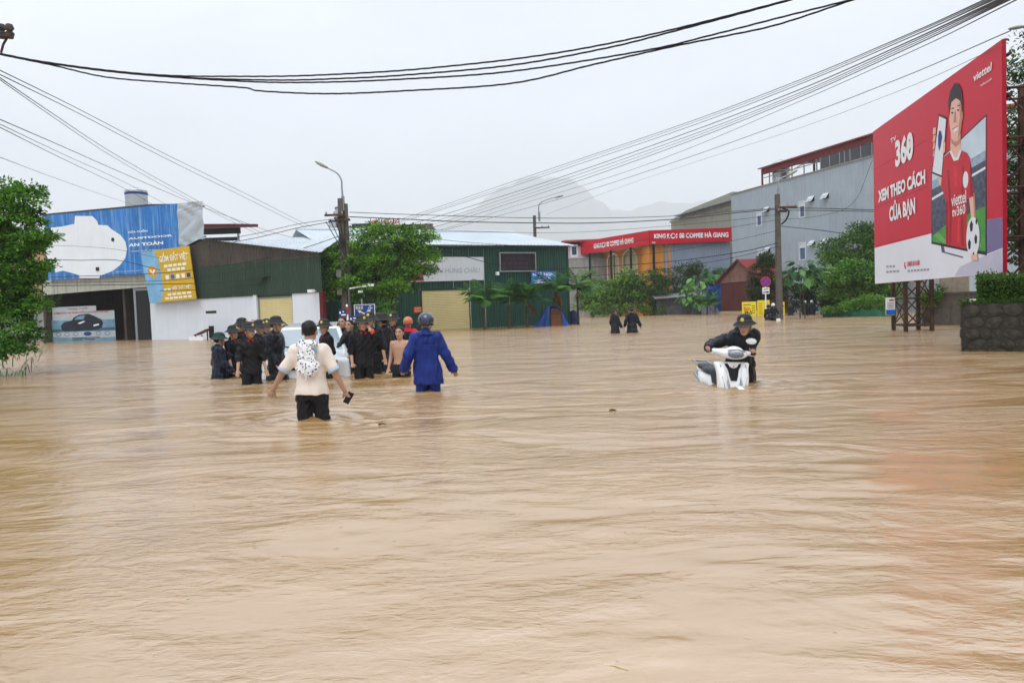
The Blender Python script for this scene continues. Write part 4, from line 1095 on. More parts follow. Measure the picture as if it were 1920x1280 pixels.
for du, dv, s in ((-0.2, 0.55, 0.30), (-0.52, -0.32, 0.28), (0.45, -0.12, 0.26), (0.55, 0.72, 0.16), (0.1, -0.85, 0.16)):
    flat('printed_ball_patch', [(c[0] + (du + s * 0.9 * math.cos(t_ * 1.2566 + 0.4)) * rx_, c[1] + (dv + s * math.sin(t_ * 1.2566 + 0.4)) * rz_) for t_ in range(5)], -0.02 - 0.0012 * 17, m_black, bb)
for k in range(3): poster('printed_finger', [(1822 + 4 * k, 478), (1826 + 4 * k, 476), (1827 + 4 * k, 487), (1823 + 4 * k, 489)], 18, m_pskin)
m_pdark = M('poster_skin_shade', S(186, 132, 114), 0.5, var=0.08, scale=2); m_pfold = M('poster_shirt_fold', S(150, 18, 34), 0.5, var=0.15); m_plight = M('poster_shirt_light', S(214, 52, 66), 0.5, var=0.15)
poster('printed_cheek', [(1799, 190), (1804, 198), (1805, 225), (1802, 250), (1797, 262), (1799, 240), (1801, 220)], 14, m_pdark)
poster('printed_jaw_shade', [(1784, 258), (1790, 266), (1797, 265), (1802, 256), (1802, 268), (1793, 276), (1785, 268)], 13.4, m_pdark)
poster('printed_nose', [(1791, 210), (1793.5, 209), (1794.5, 229), (1790.5, 231), (1789, 228)], 14, m_pdark)
poster('printed_lip', [(1786, 242), (1792, 238.5), (1799, 234.5), (1798, 237), (1792, 241), (1787, 244)], 14.5, M('poster_lip', S(190, 104, 100), 0.5))
for a_ in ((1784, 205), (1795, 200)): poster('printed_brow', [(a_[0], a_[1]), (a_[0] + 3, a_[1] - 3), (a_[0] + 6, a_[1] - 3), (a_[0] + 6, a_[1] - 1), (a_[0] + 3, a_[1] - 0.5)], 15, m_phair)
poster('printed_ear', [(1804.5, 212), (1806.5, 208), (1807, 220), (1805, 228)], 13, m_pdark)
for f_ in ([(1777, 320), (1780, 318), (1786, 400), (1784, 456), (1781, 455), (1782, 400)], [(1806, 312), (1809, 310), (1806, 380), (1808, 462), (1804, 461), (1802, 390)], [(1819, 300), (1822, 310), (1825, 366), (1820, 368)], [(1774, 380), (1778, 376), (1779, 456), (1775, 456)]): poster('printed_fold', f_, 11.5, m_pfold)
for f_ in ([(1789, 312), (1794, 310), (1796, 350), (1791, 352)], [(1796, 410), (1800, 408), (1800, 455), (1796, 456)]): poster('printed_highlight', f_, 11.5, m_plight)
poster('printed_arm_shade', [(1825, 364), (1828, 362), (1831, 412), (1828, 413)], 9.5, m_pdark)
for z_ in np.linspace(bz0, bz1, 5)[1:-1]: box('panel_seam', M('poster_edge', S(170, 24, 44), 0.5), bb, 0.02, fB.xz(1742, 400)[0], -0.0215, -0.0202, z_ - 0.012, z_ + 0.012)
flat('printed_crest', disc(*PX(1811.5, 337), 0.16, 0.22, 16), -0.02 - 0.0012 * 12, m_bwhite, bb)
def ptext(body, p0, p1, bold, mat=m_signwhite, lay=18, shear=0.0):
    a, b = PX(*p0), PX(*p1); text(body, bb, mat, a[0], b[0], a[1], b[1], -0.02 - 0.0012 * lay, bold, shear=shear)
ptext('viettel', (1827, 154), (1861.5, 116), 0.02, shear=0.12)
ptext('telecom', (1840, 163), (1861.5, 144.5), 0.0)
ptext('TV', (1671, 269), (1681.5, 254), 0.02)
ptext('360', (1680, 315), (1713, 243), 0.045)
a = PX(1707, 272); flat('play_mark', [(a[0] - 0.1, a[1] - 0.2), (a[0] + 0.16, a[1]), (a[0] - 0.1, a[1] + 0.2)], -0.02 - 0.0012 * 18, m_signwhite, bb)
ptext('XEM THEO CÁCH', (1648, 380.5), (1736, 311), 0.045)
ptext('CỦA BẠN', (1669, 423), (1717, 360), 0.045)
ptext('viettel', (1785, 388), (1812.5, 356), 0.01, lay=13)
ptext('tv360', (1786.5, 407), (1811, 382), 0.01, lay=13)
ptext('1800.8168', (1702, 500), (1725, 487), 0.02, mat=m_redtext)
poster('phone_mark', [(1696, 492), (1698, 491), (1697.5, 496), (1699.5, 503), (1697.5, 505), (1695.5, 499)], 5, m_redtext)
m_grayprint = M('poster_grey_print', S(150, 150, 158), 0.5)
for (x0, y0, x1, y1) in ((1662, 500, 1680, 499), (1662, 510, 1688, 508), (1702, 508, 1744, 505)):
    n_ = max(3, int((x1 - x0) / 6))
    for k in range(n_):
        t0, t1 = k / n_, (k + 0.75) / n_
        poster('print_line', [(x0 + (x1 - x0) * t0, y0 + (y1 - y0) * t0 + 2), (x0 + (x1 - x0) * t1, y0 + (y1 - y0) * t1 + 2), (x0 + (x1 - x0) * t1, y0 + (y1 - y0) * t1 - 2), (x0 + (x1 - x0) * t0, y0 + (y1 - y0) * t0 - 2)], 5, m_grayprint)
# lattice towers carrying the panel
def lattice(u, y, w, dpt, z0, z1, step):
    for a, b in ((u, y), (u + w, y), (u, y + dpt), (u + w, y + dpt)):
        box('tower_leg', m_rust, bb, a - 0.06, a + 0.06, b - 0.06, b + 0.06, z0, z1)
    z = z0 + 0.75
    while z < z1:
        for (a, b, c_, d_) in ((u, y, u + w, y), (u, y + dpt, u + w, y + dpt), (u, y, u, y + dpt), (u + w, y, u + w, y + dpt)):
            MB().tube([(a, b, z), (c_, d_, z)], 0.035, 5).build('tower_rung', m_rust, bb)
            if z + step < z1 + 0.2:
                MB().tube([(a, b, z), (c_, d_, z + step)], 0.025, 5).build('tower_brace', m_rust, bb); MB().tube([(c_, d_, z), (a, b, z + step)], 0.025, 5).build('tower_brace', m_rust, bb)
        z += step
lattice(-0.5, 0.75, 1.25, 0.85, GZ, bz1 - 0.2, 0.95)
lattice(BW - 1.95, 0.30, 1.2, 1.0, GZ, bz1 - 0.6, 1.2)
for z in np.linspace(bz0 + 0.3, bz1 - 0.3, 6):
    MB().tube([(0.1, 0.2, z), (BW - 0.1, 0.2, z)], 0.045, 6).build('panel_rail', m_rust, bb)
# blue notice on the tower leg
nt_ = empty('notice_board', (0, 0, 0), 0, 'small white and blue notice fixed to the rusty billboard tower', 'notice')
wp = at(1669, 575, 25.9)
nt_.location = (wp.x, wp.y, 0)
box('board', m_signwhite, nt_, -0.16, 0.16, -0.02, 0.0, wp.z - 0.28, wp.z + 0.32); box('blue_foot', m_blue, nt_, -0.155, 0.155, -0.028, -0.021, wp.z - 0.27, wp.z - 0.10)
box('print_title', m_redtext, nt_, -0.04, 0.12, -0.028, -0.021, wp.z + 0.2, wp.z + 0.25)
for k in range(4): box('print_line', m_grayprint, nt_, -0.11, 0.11, -0.028, -0.0215, wp.z - 0.05 + k * 0.055, wp.z - 0.025 + k * 0.055)

# gate wall behind the billboard
fQ = Facade(G(1722, 31.0), G(1850, 29.0))
qw = fQ.thing('boundary_wall', 'stained concrete boundary wall behind the billboard tower', 'wall')
zq = fQ.xz(1775, 551)[1]
m_dkconc = M('wet_concrete', S(96, 90, 82), 0.8, var=0.2, streak=0.7, streak_col=(0.03, 0.028, 0.024), bump=0.2)
box('lower_wall', m_dkconc, qw, 0.2, fQ.w + 6, 0.0, 0.3, GZ, zq)
box('upper_wall', M('pale_concrete', S(150, 140, 122), 0.8, var=0.15, streak=0.6, streak_col=(0.07, 0.06, 0.05)), qw, fQ.xz(1758, 540)[0], fQ.xz(1812, 540)[0], 0.15, 0.3, zq, zq + 1.3)
box('coping', m_dkconc, qw, 0.2, fQ.w + 6, -0.05, 0.35, zq, zq + 0.07)
box('gate_post', m_concrete, qw, -0.1, 0.18, -0.15, 0.35, GZ, zq + 1.3)
a = fQ.xz(1832, 566, 0.3); box('meter_box', m_signwhite, qw, a[0] - 0.3, a[0] + 0.25, -0.2, -0.02, a[1] - 0.12, a[1] + 0.12)

# ================================================================== mossy stone planter
fS2 = Facade(G(1797, 16.4), G(1930, 15.7))
pl = fS2.thing('stone_planter', 'mossy rubble-stone planter standing in the flood by the billboard', 'planter')
pz = fS2.xz(1800, 574)[1]; PW = fS2.w + 4.0; PD = 3.4
m_stone = M('mossy_stone', S(64, 61, 54), 0.85, var=0.55, scale=3.0, bump=1.0, bscale=22, grime=0.6)
m_mortar = M('dark_mortar', S(54, 51, 45), 0.9, var=0.4, scale=5.0, bump=0.4)
box('core', m_mortar, pl, 0.05, PW, 0.05, PD, GZ, pz)
protos = []
for k in range(6):
    rg = random.Random(40 + k); n = 9
    ring = [(math.cos(6.283 * i / n) * rg.uniform(0.40, 0.52), math.sin(6.283 * i / n) * rg.uniform(0.40, 0.52)) for i in range(n)]
    vs = [(x, 0.0, z) for x, z in ring] + [(x * 0.82, -0.5 - rg.uniform(-0.12, 0.12), z * 0.82) for x, z in ring] + [(rg.uniform(-.1, .1), -0.72, rg.uniform(-.1, .1))]
    fs = [((i + 1) % n, i, n + i, n + (i + 1) % n) for i in range(n)] + [((i + 1) % n + n, i + n, 2 * n) for i in range(n)]
    me = bpy.data.meshes.new('stone'); me.from_pydata(vs, [], [q_[::-1] for q_ in fs]); me.materials.append(m_stone); me.update(); protos.append(me)
rg = random.Random(3); z = -0.28
while z < pz - 0.05:
    rh = rg.uniform(0.16, 0.27); x = 0.12 + rg.uniform(-0.1, 0.08)
    while x < PW - 0.1:
        w_ = rg.uniform(0.17, 0.46)
        o = bpy.data.objects.new('stone', protos[rg.randrange(6)]); link(o); o.parent = pl
        o.location = (x + w_ / 2, 0.06, min(z + rh / 2, pz - rh / 2 + 0.02)); o.scale = (w_ * 1.2, rg.uniform(0.02, 0.08), rh * 1.22); o.rotation_euler = (0, rg.uniform(-0.35, 0.35), 0)
        x += w_
    y = 0.15
    while y < PD - 0.2:
        w_ = rg.uniform(0.25, 0.42)
        o = bpy.data.objects.new('stone', protos[rg.randrange(6)]); link(o); o.parent = pl
        o.location = (0.06, y + w_ / 2, min(z + rh / 2, pz - rh / 2 + 0.02)); o.scale = (w_ * 1.12, rg.uniform(0.02, 0.08), rh * 1.2); o.rotation_euler = (0, 0, -math.pi / 2)
        y += w_
    z += rh
box('soil', M('wet_soil', (0.05, 0.038, 0.025), 0.9, var=0.3), pl, 0.1, PW - 0.05, 0.1, PD - 0.05, pz, pz + 0.04)
PLANTER = (fS2, pz, PW, PD)

# ================================================================== poles, lamps, signs
def lamp_head(parent, p, d, size=1.0):
    d = Vector(d).normalized(); u = Vector((0, 0, 1)); r = d.cross(u).normalized(); n_ = r.cross(d)
    mb = MB(); rings = []
    for t, w_, hh in ((0, 0.05, 0.05), (0.12, 0.11, 0.07), (0.35, 0.15, 0.09), (0.6, 0.13, 0.07), (0.72, 0.06, 0.03)):
        c_ = Vector(p) + d * t * size
        rings.append([tuple(c_ + r * (w_ * size * math.cos(k * 0.7854)) + n_ * (hh * size * math.sin(k * 0.7854))) for k in range(8)])
    vs = [q_ for g_ in rings for q_ in g_]; fs = [(i * 8 + k, i * 8 + (k + 1) % 8, (i + 1) * 8 + (k + 1) % 8, (i + 1) * 8 + k) for i in range(4) for k in range(8)]
    fs += [tuple(range(7, -1, -1)), tuple(range(32, 40))]
    return mb.add(vs, fs).build('lamp_head', M('lamp_grey', S(150, 148, 140), 0.5, metal=0.3), parent, smooth=True)

def utility_pole(px, D, top_y, label, w0=0.34, lamp=None, arms=(), group='utility poles', lean=0.0):
    b = G(px, D); h = at(px, top_y, D).z
    t = empty('utility_pole', (b.x, b.y, 0), 0, label, 'utility pole', None)
    mb = MB(); a0, a1 = w0 / 2, w0 * 0.36
    mb.solid([(-a1 + lean, -a1, h), (a1 + lean, -a1, h), (a1 + lean, a1, h), (-a1 + lean, a1, h)], [(-a0, -a0, GZ), (a0, -a0, GZ), (a0, a0, GZ), (-a0, a0, GZ)])
    mb.build('shaft', m_pole, t, bevel=0.02)
    if lamp:                                    # list of photo points of the bracket, then the head direction
        pts = [at(x, y, D) - Vector((b.x, b.y, 0)) for x, y in lamp]
        for p in pts: p.y -= 0.0
        c_ = catmull(pts, 6)
        MB().tube(c_, 0.055, 8, r1=0.035).build('lamp_arm', m_steel, t, smooth=True)
        lamp_head(t, c_[-1], c_[-1] - c_[-2], 1.1)
        MB().tube([pts[0] + Vector((0, 0, -0.5)), pts[0] + Vector((0, 0, 0.3))], 0.1, 8).build('lamp_clamp', m_steel, t)
    for (dz, x0, x1) in arms:
        ar = box('cross_arm', m_rust, t, x0, x1, -a0 - 0.06, -a0 + 0.03, h - dz - 0.06, h - dz + 0.06)
        n_ = max(2, int((x1 - x0) / 0.35))
        for k in range(n_):
            x = x0 + 0.1 + (x1 - x0 - 0.2) * k / max(1, n_ - 1)
            MB().lathe([(0.0, 0), (0.05, 0), (0.055, 0.05), (0.03, 0.07), (0.05, 0.10), (0.03, 0.14), (0.0, 0.15)], (x, -a0 - 0.02, h - dz + 0.06), 8).build('insulator', m_concrete, ar)
    return t, b, h
pA, pAb, pAh = utility_pole(648, 43.0, 372, 'old utility pole with a curved lamp arm beside the round tree', 0.40, [(643, 378), (641, 352), (640, 338), (632, 325), (614, 315)], [(0.95, -0.9, 0.2), (1.25, -0.3, 0.55)])
pA2 = MB().tube([(0.28, 0.05, GZ), (0.26, 0.05, pAh - 0.3)], 0.13, 8).build('second_shaft', m_pole, pA)
for k in range(4): MB().tube([(-0.1 - 0.25 * k, -0.2, pAh - 1.0 - 0.1 * k), (0.15, -0.2, pAh - 2.6 - 0.2 * k)], 0.025, 5).build('slack_cable', m_cable, pA)
for k, z in enumerate((2.4, 3.0, 3.4)): box('meter_box', M('meter_grey', S(120, 120, 112), 0.6), pA, -0.34 + 0.5 * (k % 2), -0.06 + 0.5 * (k % 2), -0.42, -0.21, z, z + 0.42)
pB, pBb, pBh = utility_pole(1461, 47.0, 364, 'utility pole with a lamp and black cable spool before the grey house', 0.36, [(1459, 364), (1459, 345), (1462, 336), (1470, 332), (1474, 330)], [(0.85, 0.0, 1.15), (1.1, -0.1, 0.5)])
MB().tube(catmull([(0.2, -0.2, pBh - 0.9), (0.6, -0.25, pBh - 1.1), (0.45, -0.25, pBh - 1.6), (0.15, -0.2, pBh - 1.9)], 5), 0.05, 6).build('cable_loop', m_cable, pB)
pC, pCb, pCh = utility_pole(1007.5, 66.0, 404, 'concrete pole top with a thin lamp rising behind the zinc ridge', 0.36, [(1011, 404), (1010, 388), (1014, 380), (1030, 373), (1040, 370.5)], [(1.1, 0.0, 1.3)])
# pole out of frame on the left, whose arm and insulators reach into view
pD, pDb, pDh = utility_pole(-70, 12.5, -25, 'near utility pole whose steel bracket holds the heavy twisted cables', 0.30, None, ())
for y in (52, 66):
    p0, p1 = at(-70, y, 12.5) - Vector((pDb.x, pDb.y, 0)), at(21, y + 1, 12.3) - Vector((pDb.x, pDb.y, 0))
    MB().tube([p0, p1], 0.035, 6).build('cross_arm', m_rust, pD)
for x in (3, 18):
    p = at(x, 58, 12.35) - Vector((pDb.x, pDb.y, 0)); MB().lathe([(0.0, -0.12), (0.05, -0.12), (0.07, -0.04), (0.04, 0.0), (0.07, 0.04), (0.05, 0.1), (0.0, 0.12)], tuple(p), 10).build('insulator', M('dark_insulator', S(60, 62, 66), 0.4), pD)
MB().tube([at(14, 70, 12.4) - Vector((pDb.x, pDb.y, 0)), at(6, 84, 12.4) - Vector((pDb.x, pDb.y, 0)), at(2, 99, 12.4) - Vector((pDb.x, pDb.y, 0))], 0.02, 6).build('cable_clamp', m_rust, pD)
# lamp peeping in at the upper right corner
lp = G(1960, 19.5)
tl = empty('street_lamp', (lp.x, lp.y, 0), 0, 'dark street lamp head above the right end of the billboard', 'street lamp')
o_ = Vector((lp.x, lp.y, 0)); ap = [at(1960, 120, 19.5) - o_, at(1958, 78, 19.5) - o_, at(1940, 56, 19.5) - o_, at(1920, 50, 19.5) - o_]
MB().tube([(0, 0, GZ), tuple(ap[0])], 0.09, 10, r1=0.06).build('post', m_steel, tl); MB().tube(catmull(ap, 5), 0.05, 8).build('arm', m_steel, tl)
lamp_head(tl, ap[-1], Vector((-1, 0, -0.12)), 0.55)

# ------------------------------------------------------------------ cables
def cable(name, label, pts, r, mat=m_wire, group=None, n=6, twist=False, cat='cable'):
    P = catmull([at(*p) for p in pts], 10)
    if twist:
        mb = MB()
        for ph in (0, 2.094, 4.189):
            q_ = []
            dense = []
            for a_, b_ in zip(P[:-1], P[1:]):
                dense += [a_.lerp(b_, k / 4) for k in range(4)]
            L = 0.0; prev = dense[0]
            for d_ in dense:
                L += (d_ - prev).length; prev = d_
                q_.append(d_ + Vector((0, math.cos(L * 9 + ph), math.sin(L * 9 + ph))) * r * 0.55)
            mb.tube(q_, r * 0.62, 5)
        o = mb.build(name, mat)
    else:
        o = MB().tube(P, r, n).build(name, mat)
    return tag(o, label, cat, group)
def DP(pix, d0, d1):
    x0, x1 = pix[0][0], pix[-1][0]
    return [(x, y, d0 + (d1 - d0) * (x - x0) / (x1 - x0)) for x, y in pix]
tw = 'heavy twisted cables overhead'
for pix, lab in (
    ([(-20, 97), (2, 101), (75, 115), (200, 132), (320, 142), (450, 143.5), (560, 142.5), (700, 136), (800, 128.5), (960, 111.5), (1100, 90), (1260, 56), (1480, 0), (1600, -36)], 'uppermost of the four heavy black twisted cables across the sky'),
    ([(-20, 97.5), (2, 101.5), (100, 120), (220, 136), (350, 146), (520, 150.5), (640, 147.5), (760, 141), (960, 122.5), (1135, 91), (1260, 60), (1480, 1), (1600, -34)], 'second of the four heavy black twisted cables, below the uppermost'),
    ([(-20, 98), (2, 102), (90, 119), (250, 139), (460, 153), (600, 154.5), (760, 148.5), (960, 134), (1210, 95), (1335, 66), (1460, 34), (1595, 0), (1700, -30)], 'third of the four heavy black twisted cables, above the sagging one'),
    ([(-20, 98.5), (2, 103), (100, 123), (200, 145), (330, 156), (455, 164.5), (490, 171), (615, 176), (760, 170.5), (960, 156.5), (1110, 122), (1260, 88), (1360, 68), (1460, 46), (1597, 1), (1700, -32)], 'lowest and most sagging of the four heavy black twisted cables')):
    cable('overhead_cable', lab, DP(pix, 12.4, 9.5), 0.0115, m_cable, tw, twist=True)
dl = 'thin wires running down to the left roofs'
for pix, d1, r_ in (
    ([(-40, 112), (0, 132), (150, 206), (300, 284), (450, 358), (575, 421), (640, 450)], 62, 0.014),
    ([(-40, 119), (0, 140), (150, 214), (300, 292), (450, 366), (560, 420), (620, 446)], 62, 0.014),
    ([(-40, 118), (0, 146), (100, 214), (200, 280), (300, 338), (400, 392), (500, 441)], 60, 0.014),
    ([(-40, 122), (0, 150), (100, 220), (200, 287), (300, 345), (400, 398), (485, 440)], 60, 0.012),
    ([(-40, 206), (0, 224), (120, 276), (240, 329), (380, 388), (520, 438), (600, 455)], 62, 0.013),
    ([(-40, 214), (0, 233), (120, 290), (240, 345), (345, 402)], 56, 0.011),
    ([(-40, 219), (0, 239), (120, 299), (240, 357), (320, 404)], 56, 0.013),
    ([(-40, 280), (0, 295), (120, 340), (240, 381), (330, 404)], 56, 0.008)):
    cable('overhead_wire', 'thin grey wire slanting down over the hoarding and store roofs', DP(pix, 14, d1), r_, m_wire, dl)
dr = 'wires fanning up to the right'
for pix, r_ in (
    ([(1860, -6), (1700, 66), (1500, 150), (1300, 226), (1100, 294), (960, 341), (780, 402), (690, 428)], 0.013),
    ([(1875, -6), (1700, 73), (1500, 158), (1300, 235), (1100, 303), (960, 350), (790, 405), (690, 433)], 0.013),
    ([(1885, -6), (1700, 80), (1500, 168), (1300, 245), (1100, 316), (960, 362), (800, 412), (690, 440)], 0.016),
    ([(1893, -6), (1700, 84), (1500, 174), (1300, 252), (1100, 322), (960, 368), (810, 416), (690, 444)], 0.012),
    ([(1905, -6), (1700, 92), (1500, 182), (1300, 262), (1100, 334), (960, 380), (820, 424), (700, 452)], 0.014),
    ([(1868, -6), (1700, 69), (1500, 154), (1300, 230), (1100, 298), (960, 346), (785, 404), (690, 431)], 0.009), ([(1899, -6), (1700, 88), (1500, 178), (1300, 257), (1100, 328), (960, 374), (815, 420), (695, 448)], 0.010),
    ([(1918, -6), (1720, 92), (1500, 190), (1300, 275), (1150, 330), (960, 388), (830, 430), (720, 456)], 0.010)):
    cable('overhead_wire', 'grey wire climbing from the warehouse roofs to the upper right', DP(pix, 9.5, 62), r_, m_wire, dr)
cable('overhead_wire', 'single wire rising past the top corner of the red billboard', DP([(1895, 58), (1700, 142), (1500, 220), (1300, 292), (1100, 358), (960, 398), (800, 440)], 17, 62), 0.013)
cable('overhead_wire', 'faint lowest wire rising just under the single wire to the billboard corner', DP([(1882, 84), (1700, 165), (1500, 240), (1300, 305), (1180, 345), (1025, 402)], 17, 66), 0.008)
mid = 'wires strung between the two street poles'
for pix, r_ in (([(655, 398), (760, 402), (960, 408), (1110, 409), (1265, 405), (1380, 396), (1459, 390)], 0.018), ([(655, 406.5), (760, 411), (860, 415.5), (1000, 418), (1120, 418), (1265, 411), (1380, 399), (1459, 392)], 0.028)):
    cable('overhead_wire', 'wire strung between the two lamp poles in front of the zinc roof', DP(pix, 43, 47), r_, m_wire, mid)
for pix, r_, d0, d1 in (([(652, 462), (740, 455), (830, 470), (960, 502), (1065, 503), (1250, 491), (1390, 472), (1459, 455)], 0.022, 43, 46.8), ([(655, 440), (800, 447), (900, 456), (1065, 463), (1250, 445), (1459, 412)], 0.012, 43, 46.8)):
    cable('overhead_wire', 'slack dark wire sagging across the green wall to the lamp pole', DP(pix, d0, d1), r_, m_cable, 'slack wires across the green wall')
for pix, r_ in (([(655, 420), (760, 428), (900, 434), (1065, 436), (1250, 424), (1380, 412), (1459, 402)], 0.010), ([(1065, 487), (1150, 482), (1250, 472), (1370, 452), (1459, 432)], 0.012), ([(1065, 520), (1150, 514), (1250, 504), (1370, 484), (1459, 462)], 0.016)):
    cable('overhead_wire', 'thin wire dipping past the coffee house front to the lamp pole', DP(pix, 43 if pix[0][0] < 900 else 56, 46.8), r_, m_cable, 'thin wires past the coffee house')
for pix, r_ in (([(1463, 390), (1550, 391), (1645, 394), (1760, 396)], 0.022), ([(1463, 394), (1550, 395), (1645, 397), (1760, 401)], 0.02), ([(1463, 424), (1540, 432), (1640, 446), (1720, 452)], 0.02), ([(1463, 412), (1540, 404), (1600, 380), (1636, 300)], 0.010)):
    cable('overhead_wire', 'dark wire running from the spool pole behind the red billboard', DP(pix, 46.8, 40), r_, m_cable, 'wires right of the spool pole')
for pix, r_ in (([(644, 408), (560, 420), (480, 438), (400, 452)], 0.016), ([(644, 412), (560, 427), (480, 446), (390, 462)], 0.02), ([(644, 440), (560, 468), (470, 490), (370, 505), (283, 513), (85, 520)], 0.02), ([(644, 452), (560, 484), (470, 503), (370, 520), (283, 527), (85, 530)], 0.016), ([(644, 462), (570, 505), (470, 524), (370, 531), (280, 533), (85, 536)], 0.022), ([(644, 470), (590, 512), (500, 530), (400, 542), (300, 545)], 0.02), ([(300, 506), (220, 488), (150, 488), (85, 486)], 0.02), ([(300, 484), (220, 468), (150, 462), (85, 460)], 0.01)):
    cable('overhead_wire', 'dark wire drooping from the old pole across the store and hoarding', DP(pix, 42.5 if pix[0][0] > 400 else 46, 47 if pix[-1][0] > 200 else 49.0), r_, m_cable, 'wires drooping across the left fronts')

# blue junction sign
D0 = 41.0
c = at(684, 586, D0); w_ = 39 / F_PX * D0 / 2; h_ = 31 / F_PX * D0 / 2
js = empty('direction_sign', (c.x, c.y, 0), RAD(1), 'square blue direction sign with a forked white arrow', 'road sign')
box('board', M('road_blue', S(36, 66, 130), 0.4, var=0.06), js, -w_, w_, -0.03, 0.0, c.z - h_, c.z + h_)
for q_ in ((-w_, w_, c.z + h_ - 0.03, c.z + h_), (-w_, w_, c.z - h_, c.z - h_ + 0.03), (-w_, -w_ + 0.03, c.z - h_ + 0.03, c.z + h_ - 0.03), (w_ - 0.03, w_, c.z - h_ + 0.03, c.z + h_ - 0.03)):
    box('border', m_signwhite, js, q_[0], q_[1], -0.036, -0.031, q_[2], q_[3])
m_arrow = M('arrow_cream', S(206, 204, 190), 0.5)
def JS(u, v): return (u * w_, c.z + v * h_)
flat('arrow', [JS(*p) for p in [(-0.07, -0.95), (0.07, -0.95), (0.07, -0.2), (0.38, 0.12), (0.48, 0.0), (0.62, 0.36), (0.22, 0.32), (0.32, 0.22), (0.0, -0.06), (-0.36, 0.18), (-0.28, 0.30), (-0.66, 0.32), (-0.5, -0.04), (-0.43, 0.06), (-0.07, -0.2)]], -0.036, m_arrow, js)
for u0, u1, v in ((-0.85, -0.1, 0.72), (-0.85, -0.1, 0.52), (0.45, 0.65, 0.75), (0.35, 0.8, 0.52)):
    for k in range(3):
        a_ = u0 + (u1 - u0) * k / 3; b_ = u0 + (u1 - u0) * (k + 0.8) / 3; flat('print_line', [JS(a_, v - 0.06), JS(b_, v - 0.06), JS(b_, v + 0.06), JS(a_, v + 0.06)], -0.036, m_arrow, js)
MB().tube([(-0.15, 0.06, GZ), (-0.15, 0.06, c.z + h_ + 0.3)], 0.045, 8).build('post', m_steel, js); MB().tube([(0.45, 0.06, GZ), (0.45, 0.06, c.z + h_)], 0.04, 8).build('post', m_steel, js)
# two small blue street-name plates on a red and white post
c = at(654, 600, 40.0)
sp = empty('street_sign', (c.x, c.y, 0), 0, 'red and white striped post carrying two small blue street-name plates', 'road sign')
zt_ = at(652, 575, 40).z
for k in range(6):
    z = zt_ - 0.42 * k; MB().tube([(-0.012 * (6 - k), 0, z), (-0.012 * (5 - k), 0, z - 0.42)], 0.055, 10).build('post_band', m_redtext if k % 2 == 0 else m_signwhite, sp)
MB().tube([(0, 0, zt_ - 2.52), (0, 0, GZ)], 0.05, 8).build('post_foot', m_signwhite, sp)
MB().lathe([(0.0, 0.14), (0.05, 0.11), (0.07, 0.05), (0.05, 0.0)], (-0.07, 0, zt_), 10).build('post_cap', m_signwhite, sp)
for x0, x1, z0, z1 in ((-0.50, -0.08, at(645, 593, 40).z, at(645, 580, 40).z), (0.06, 0.60, at(665, 605, 40).z, at(665, 592, 40).z)):
    p_ = box('name_plate', m_navysign, sp, x0, x1, -0.07, -0.05, z0, z1)
    flat('badge', disc(x0 + 0.07, (z0 + z1) / 2 + 0.02, 0.045, 0.07, 12), -0.074, m_signwhite, p_); box('print_line', m_signwhite, p_, x0 + 0.2, x1 - 0.14, -0.076, -0.0715, (z0 + z1) / 2 + 0.03, (z0 + z1) / 2 + 0.09); box('print_line', m_signwhite, p_, x0 + 0.12, x1 - 0.05, -0.076, -0.0715, z0 + 0.05, z0 + 0.12)
# traffic camera mast
c = G(656, 42.0)
cm = empty('traffic_camera', (c.x, c.y, 0), 0, 'white traffic camera arm sticking out beside the old pole', 'camera')
zc = at(660, 541, 42).z; xe = at(696, 539, 42).x - c.x
MB().tube([(0, 0, GZ), (0, 0, zc + 0.05)], 0.06, 8).build('mast', M('mast_grey', S(90, 92, 94), 0.5), cm)
MB().tube([(0, 0, zc), (xe - 0.2, 0, zc + 0.13)], 0.04, 8).build('arm', m_signwhite, cm)
for x, z, s_ in ((xe - 0.12, zc + 0.14, 1.0), (xe - 0.45, zc + 0.1, 0.7), (xe * 0.45, zc - 0.2, 0.8)):
    k_ = MB().box(x - 0.05 * s_, x + 0.28 * s_, -0.09 * s_, 0.07 * s_, z - 0.05 * s_, z + 0.09 * s_).build('camera_housing', m_signwhite, cm)
    MB().tube([(x + 0.28 * s_, 0, z + 0.02), (x + 0.31 * s_, 0, z + 0.02)], 0.05 * s_, 10).build('lens', m_glassdark, k_)

# red rusty shed
ra, rb_ = G(1350, 74.5), G(1423, 68.5)
fD = Facade(ra, rb_)
sd = fD.thing('shed', 'rusty red metal shed with a striped gable beside the yellow food boards', 'shed')
z_e, z_a = fD.xz(1352, 529)[1], fD.xz(1388, 486)[1]; DW = fD.w; ap_ = fD.xz(1388, 500)[0]
m_redrust = M('rusted_red_sheet', S(92, 46, 44), 0.7, var=0.25, scale=0.8, streak=0.5, streak_col=(0.09, 0.05, 0.04))
m_gable = M('rusted_pale_sheet', S(132, 98, 90), 0.7, var=0.3, scale=0.9, streak=0.75, streak_col=(0.16, 0.04, 0.035))
sheet_wall('wall_sheet', m_redrust, sd, 0.2, DW - 0.1, lambda x: 0.25, lambda x: z_e - 0.15, 0.0)
zg = lambda x: z_e + (z_a - z_e) * (x / ap_ if x < ap_ else (DW - x) / (DW - ap_)) - 0.1
sheet_wall('gable_sheet', m_gable, sd, 0.2, DW - 0.1, lambda x: z_e - 0.1, lambda x: max(zg(x), z_e - 0.08), -0.06)
box('footing', M('cream_footing', S(190, 176, 140), 0.8, streak=0.3), sd, 0.0, DW, -0.05, 0.3, GZ, 0.25)
LEN = 11.0
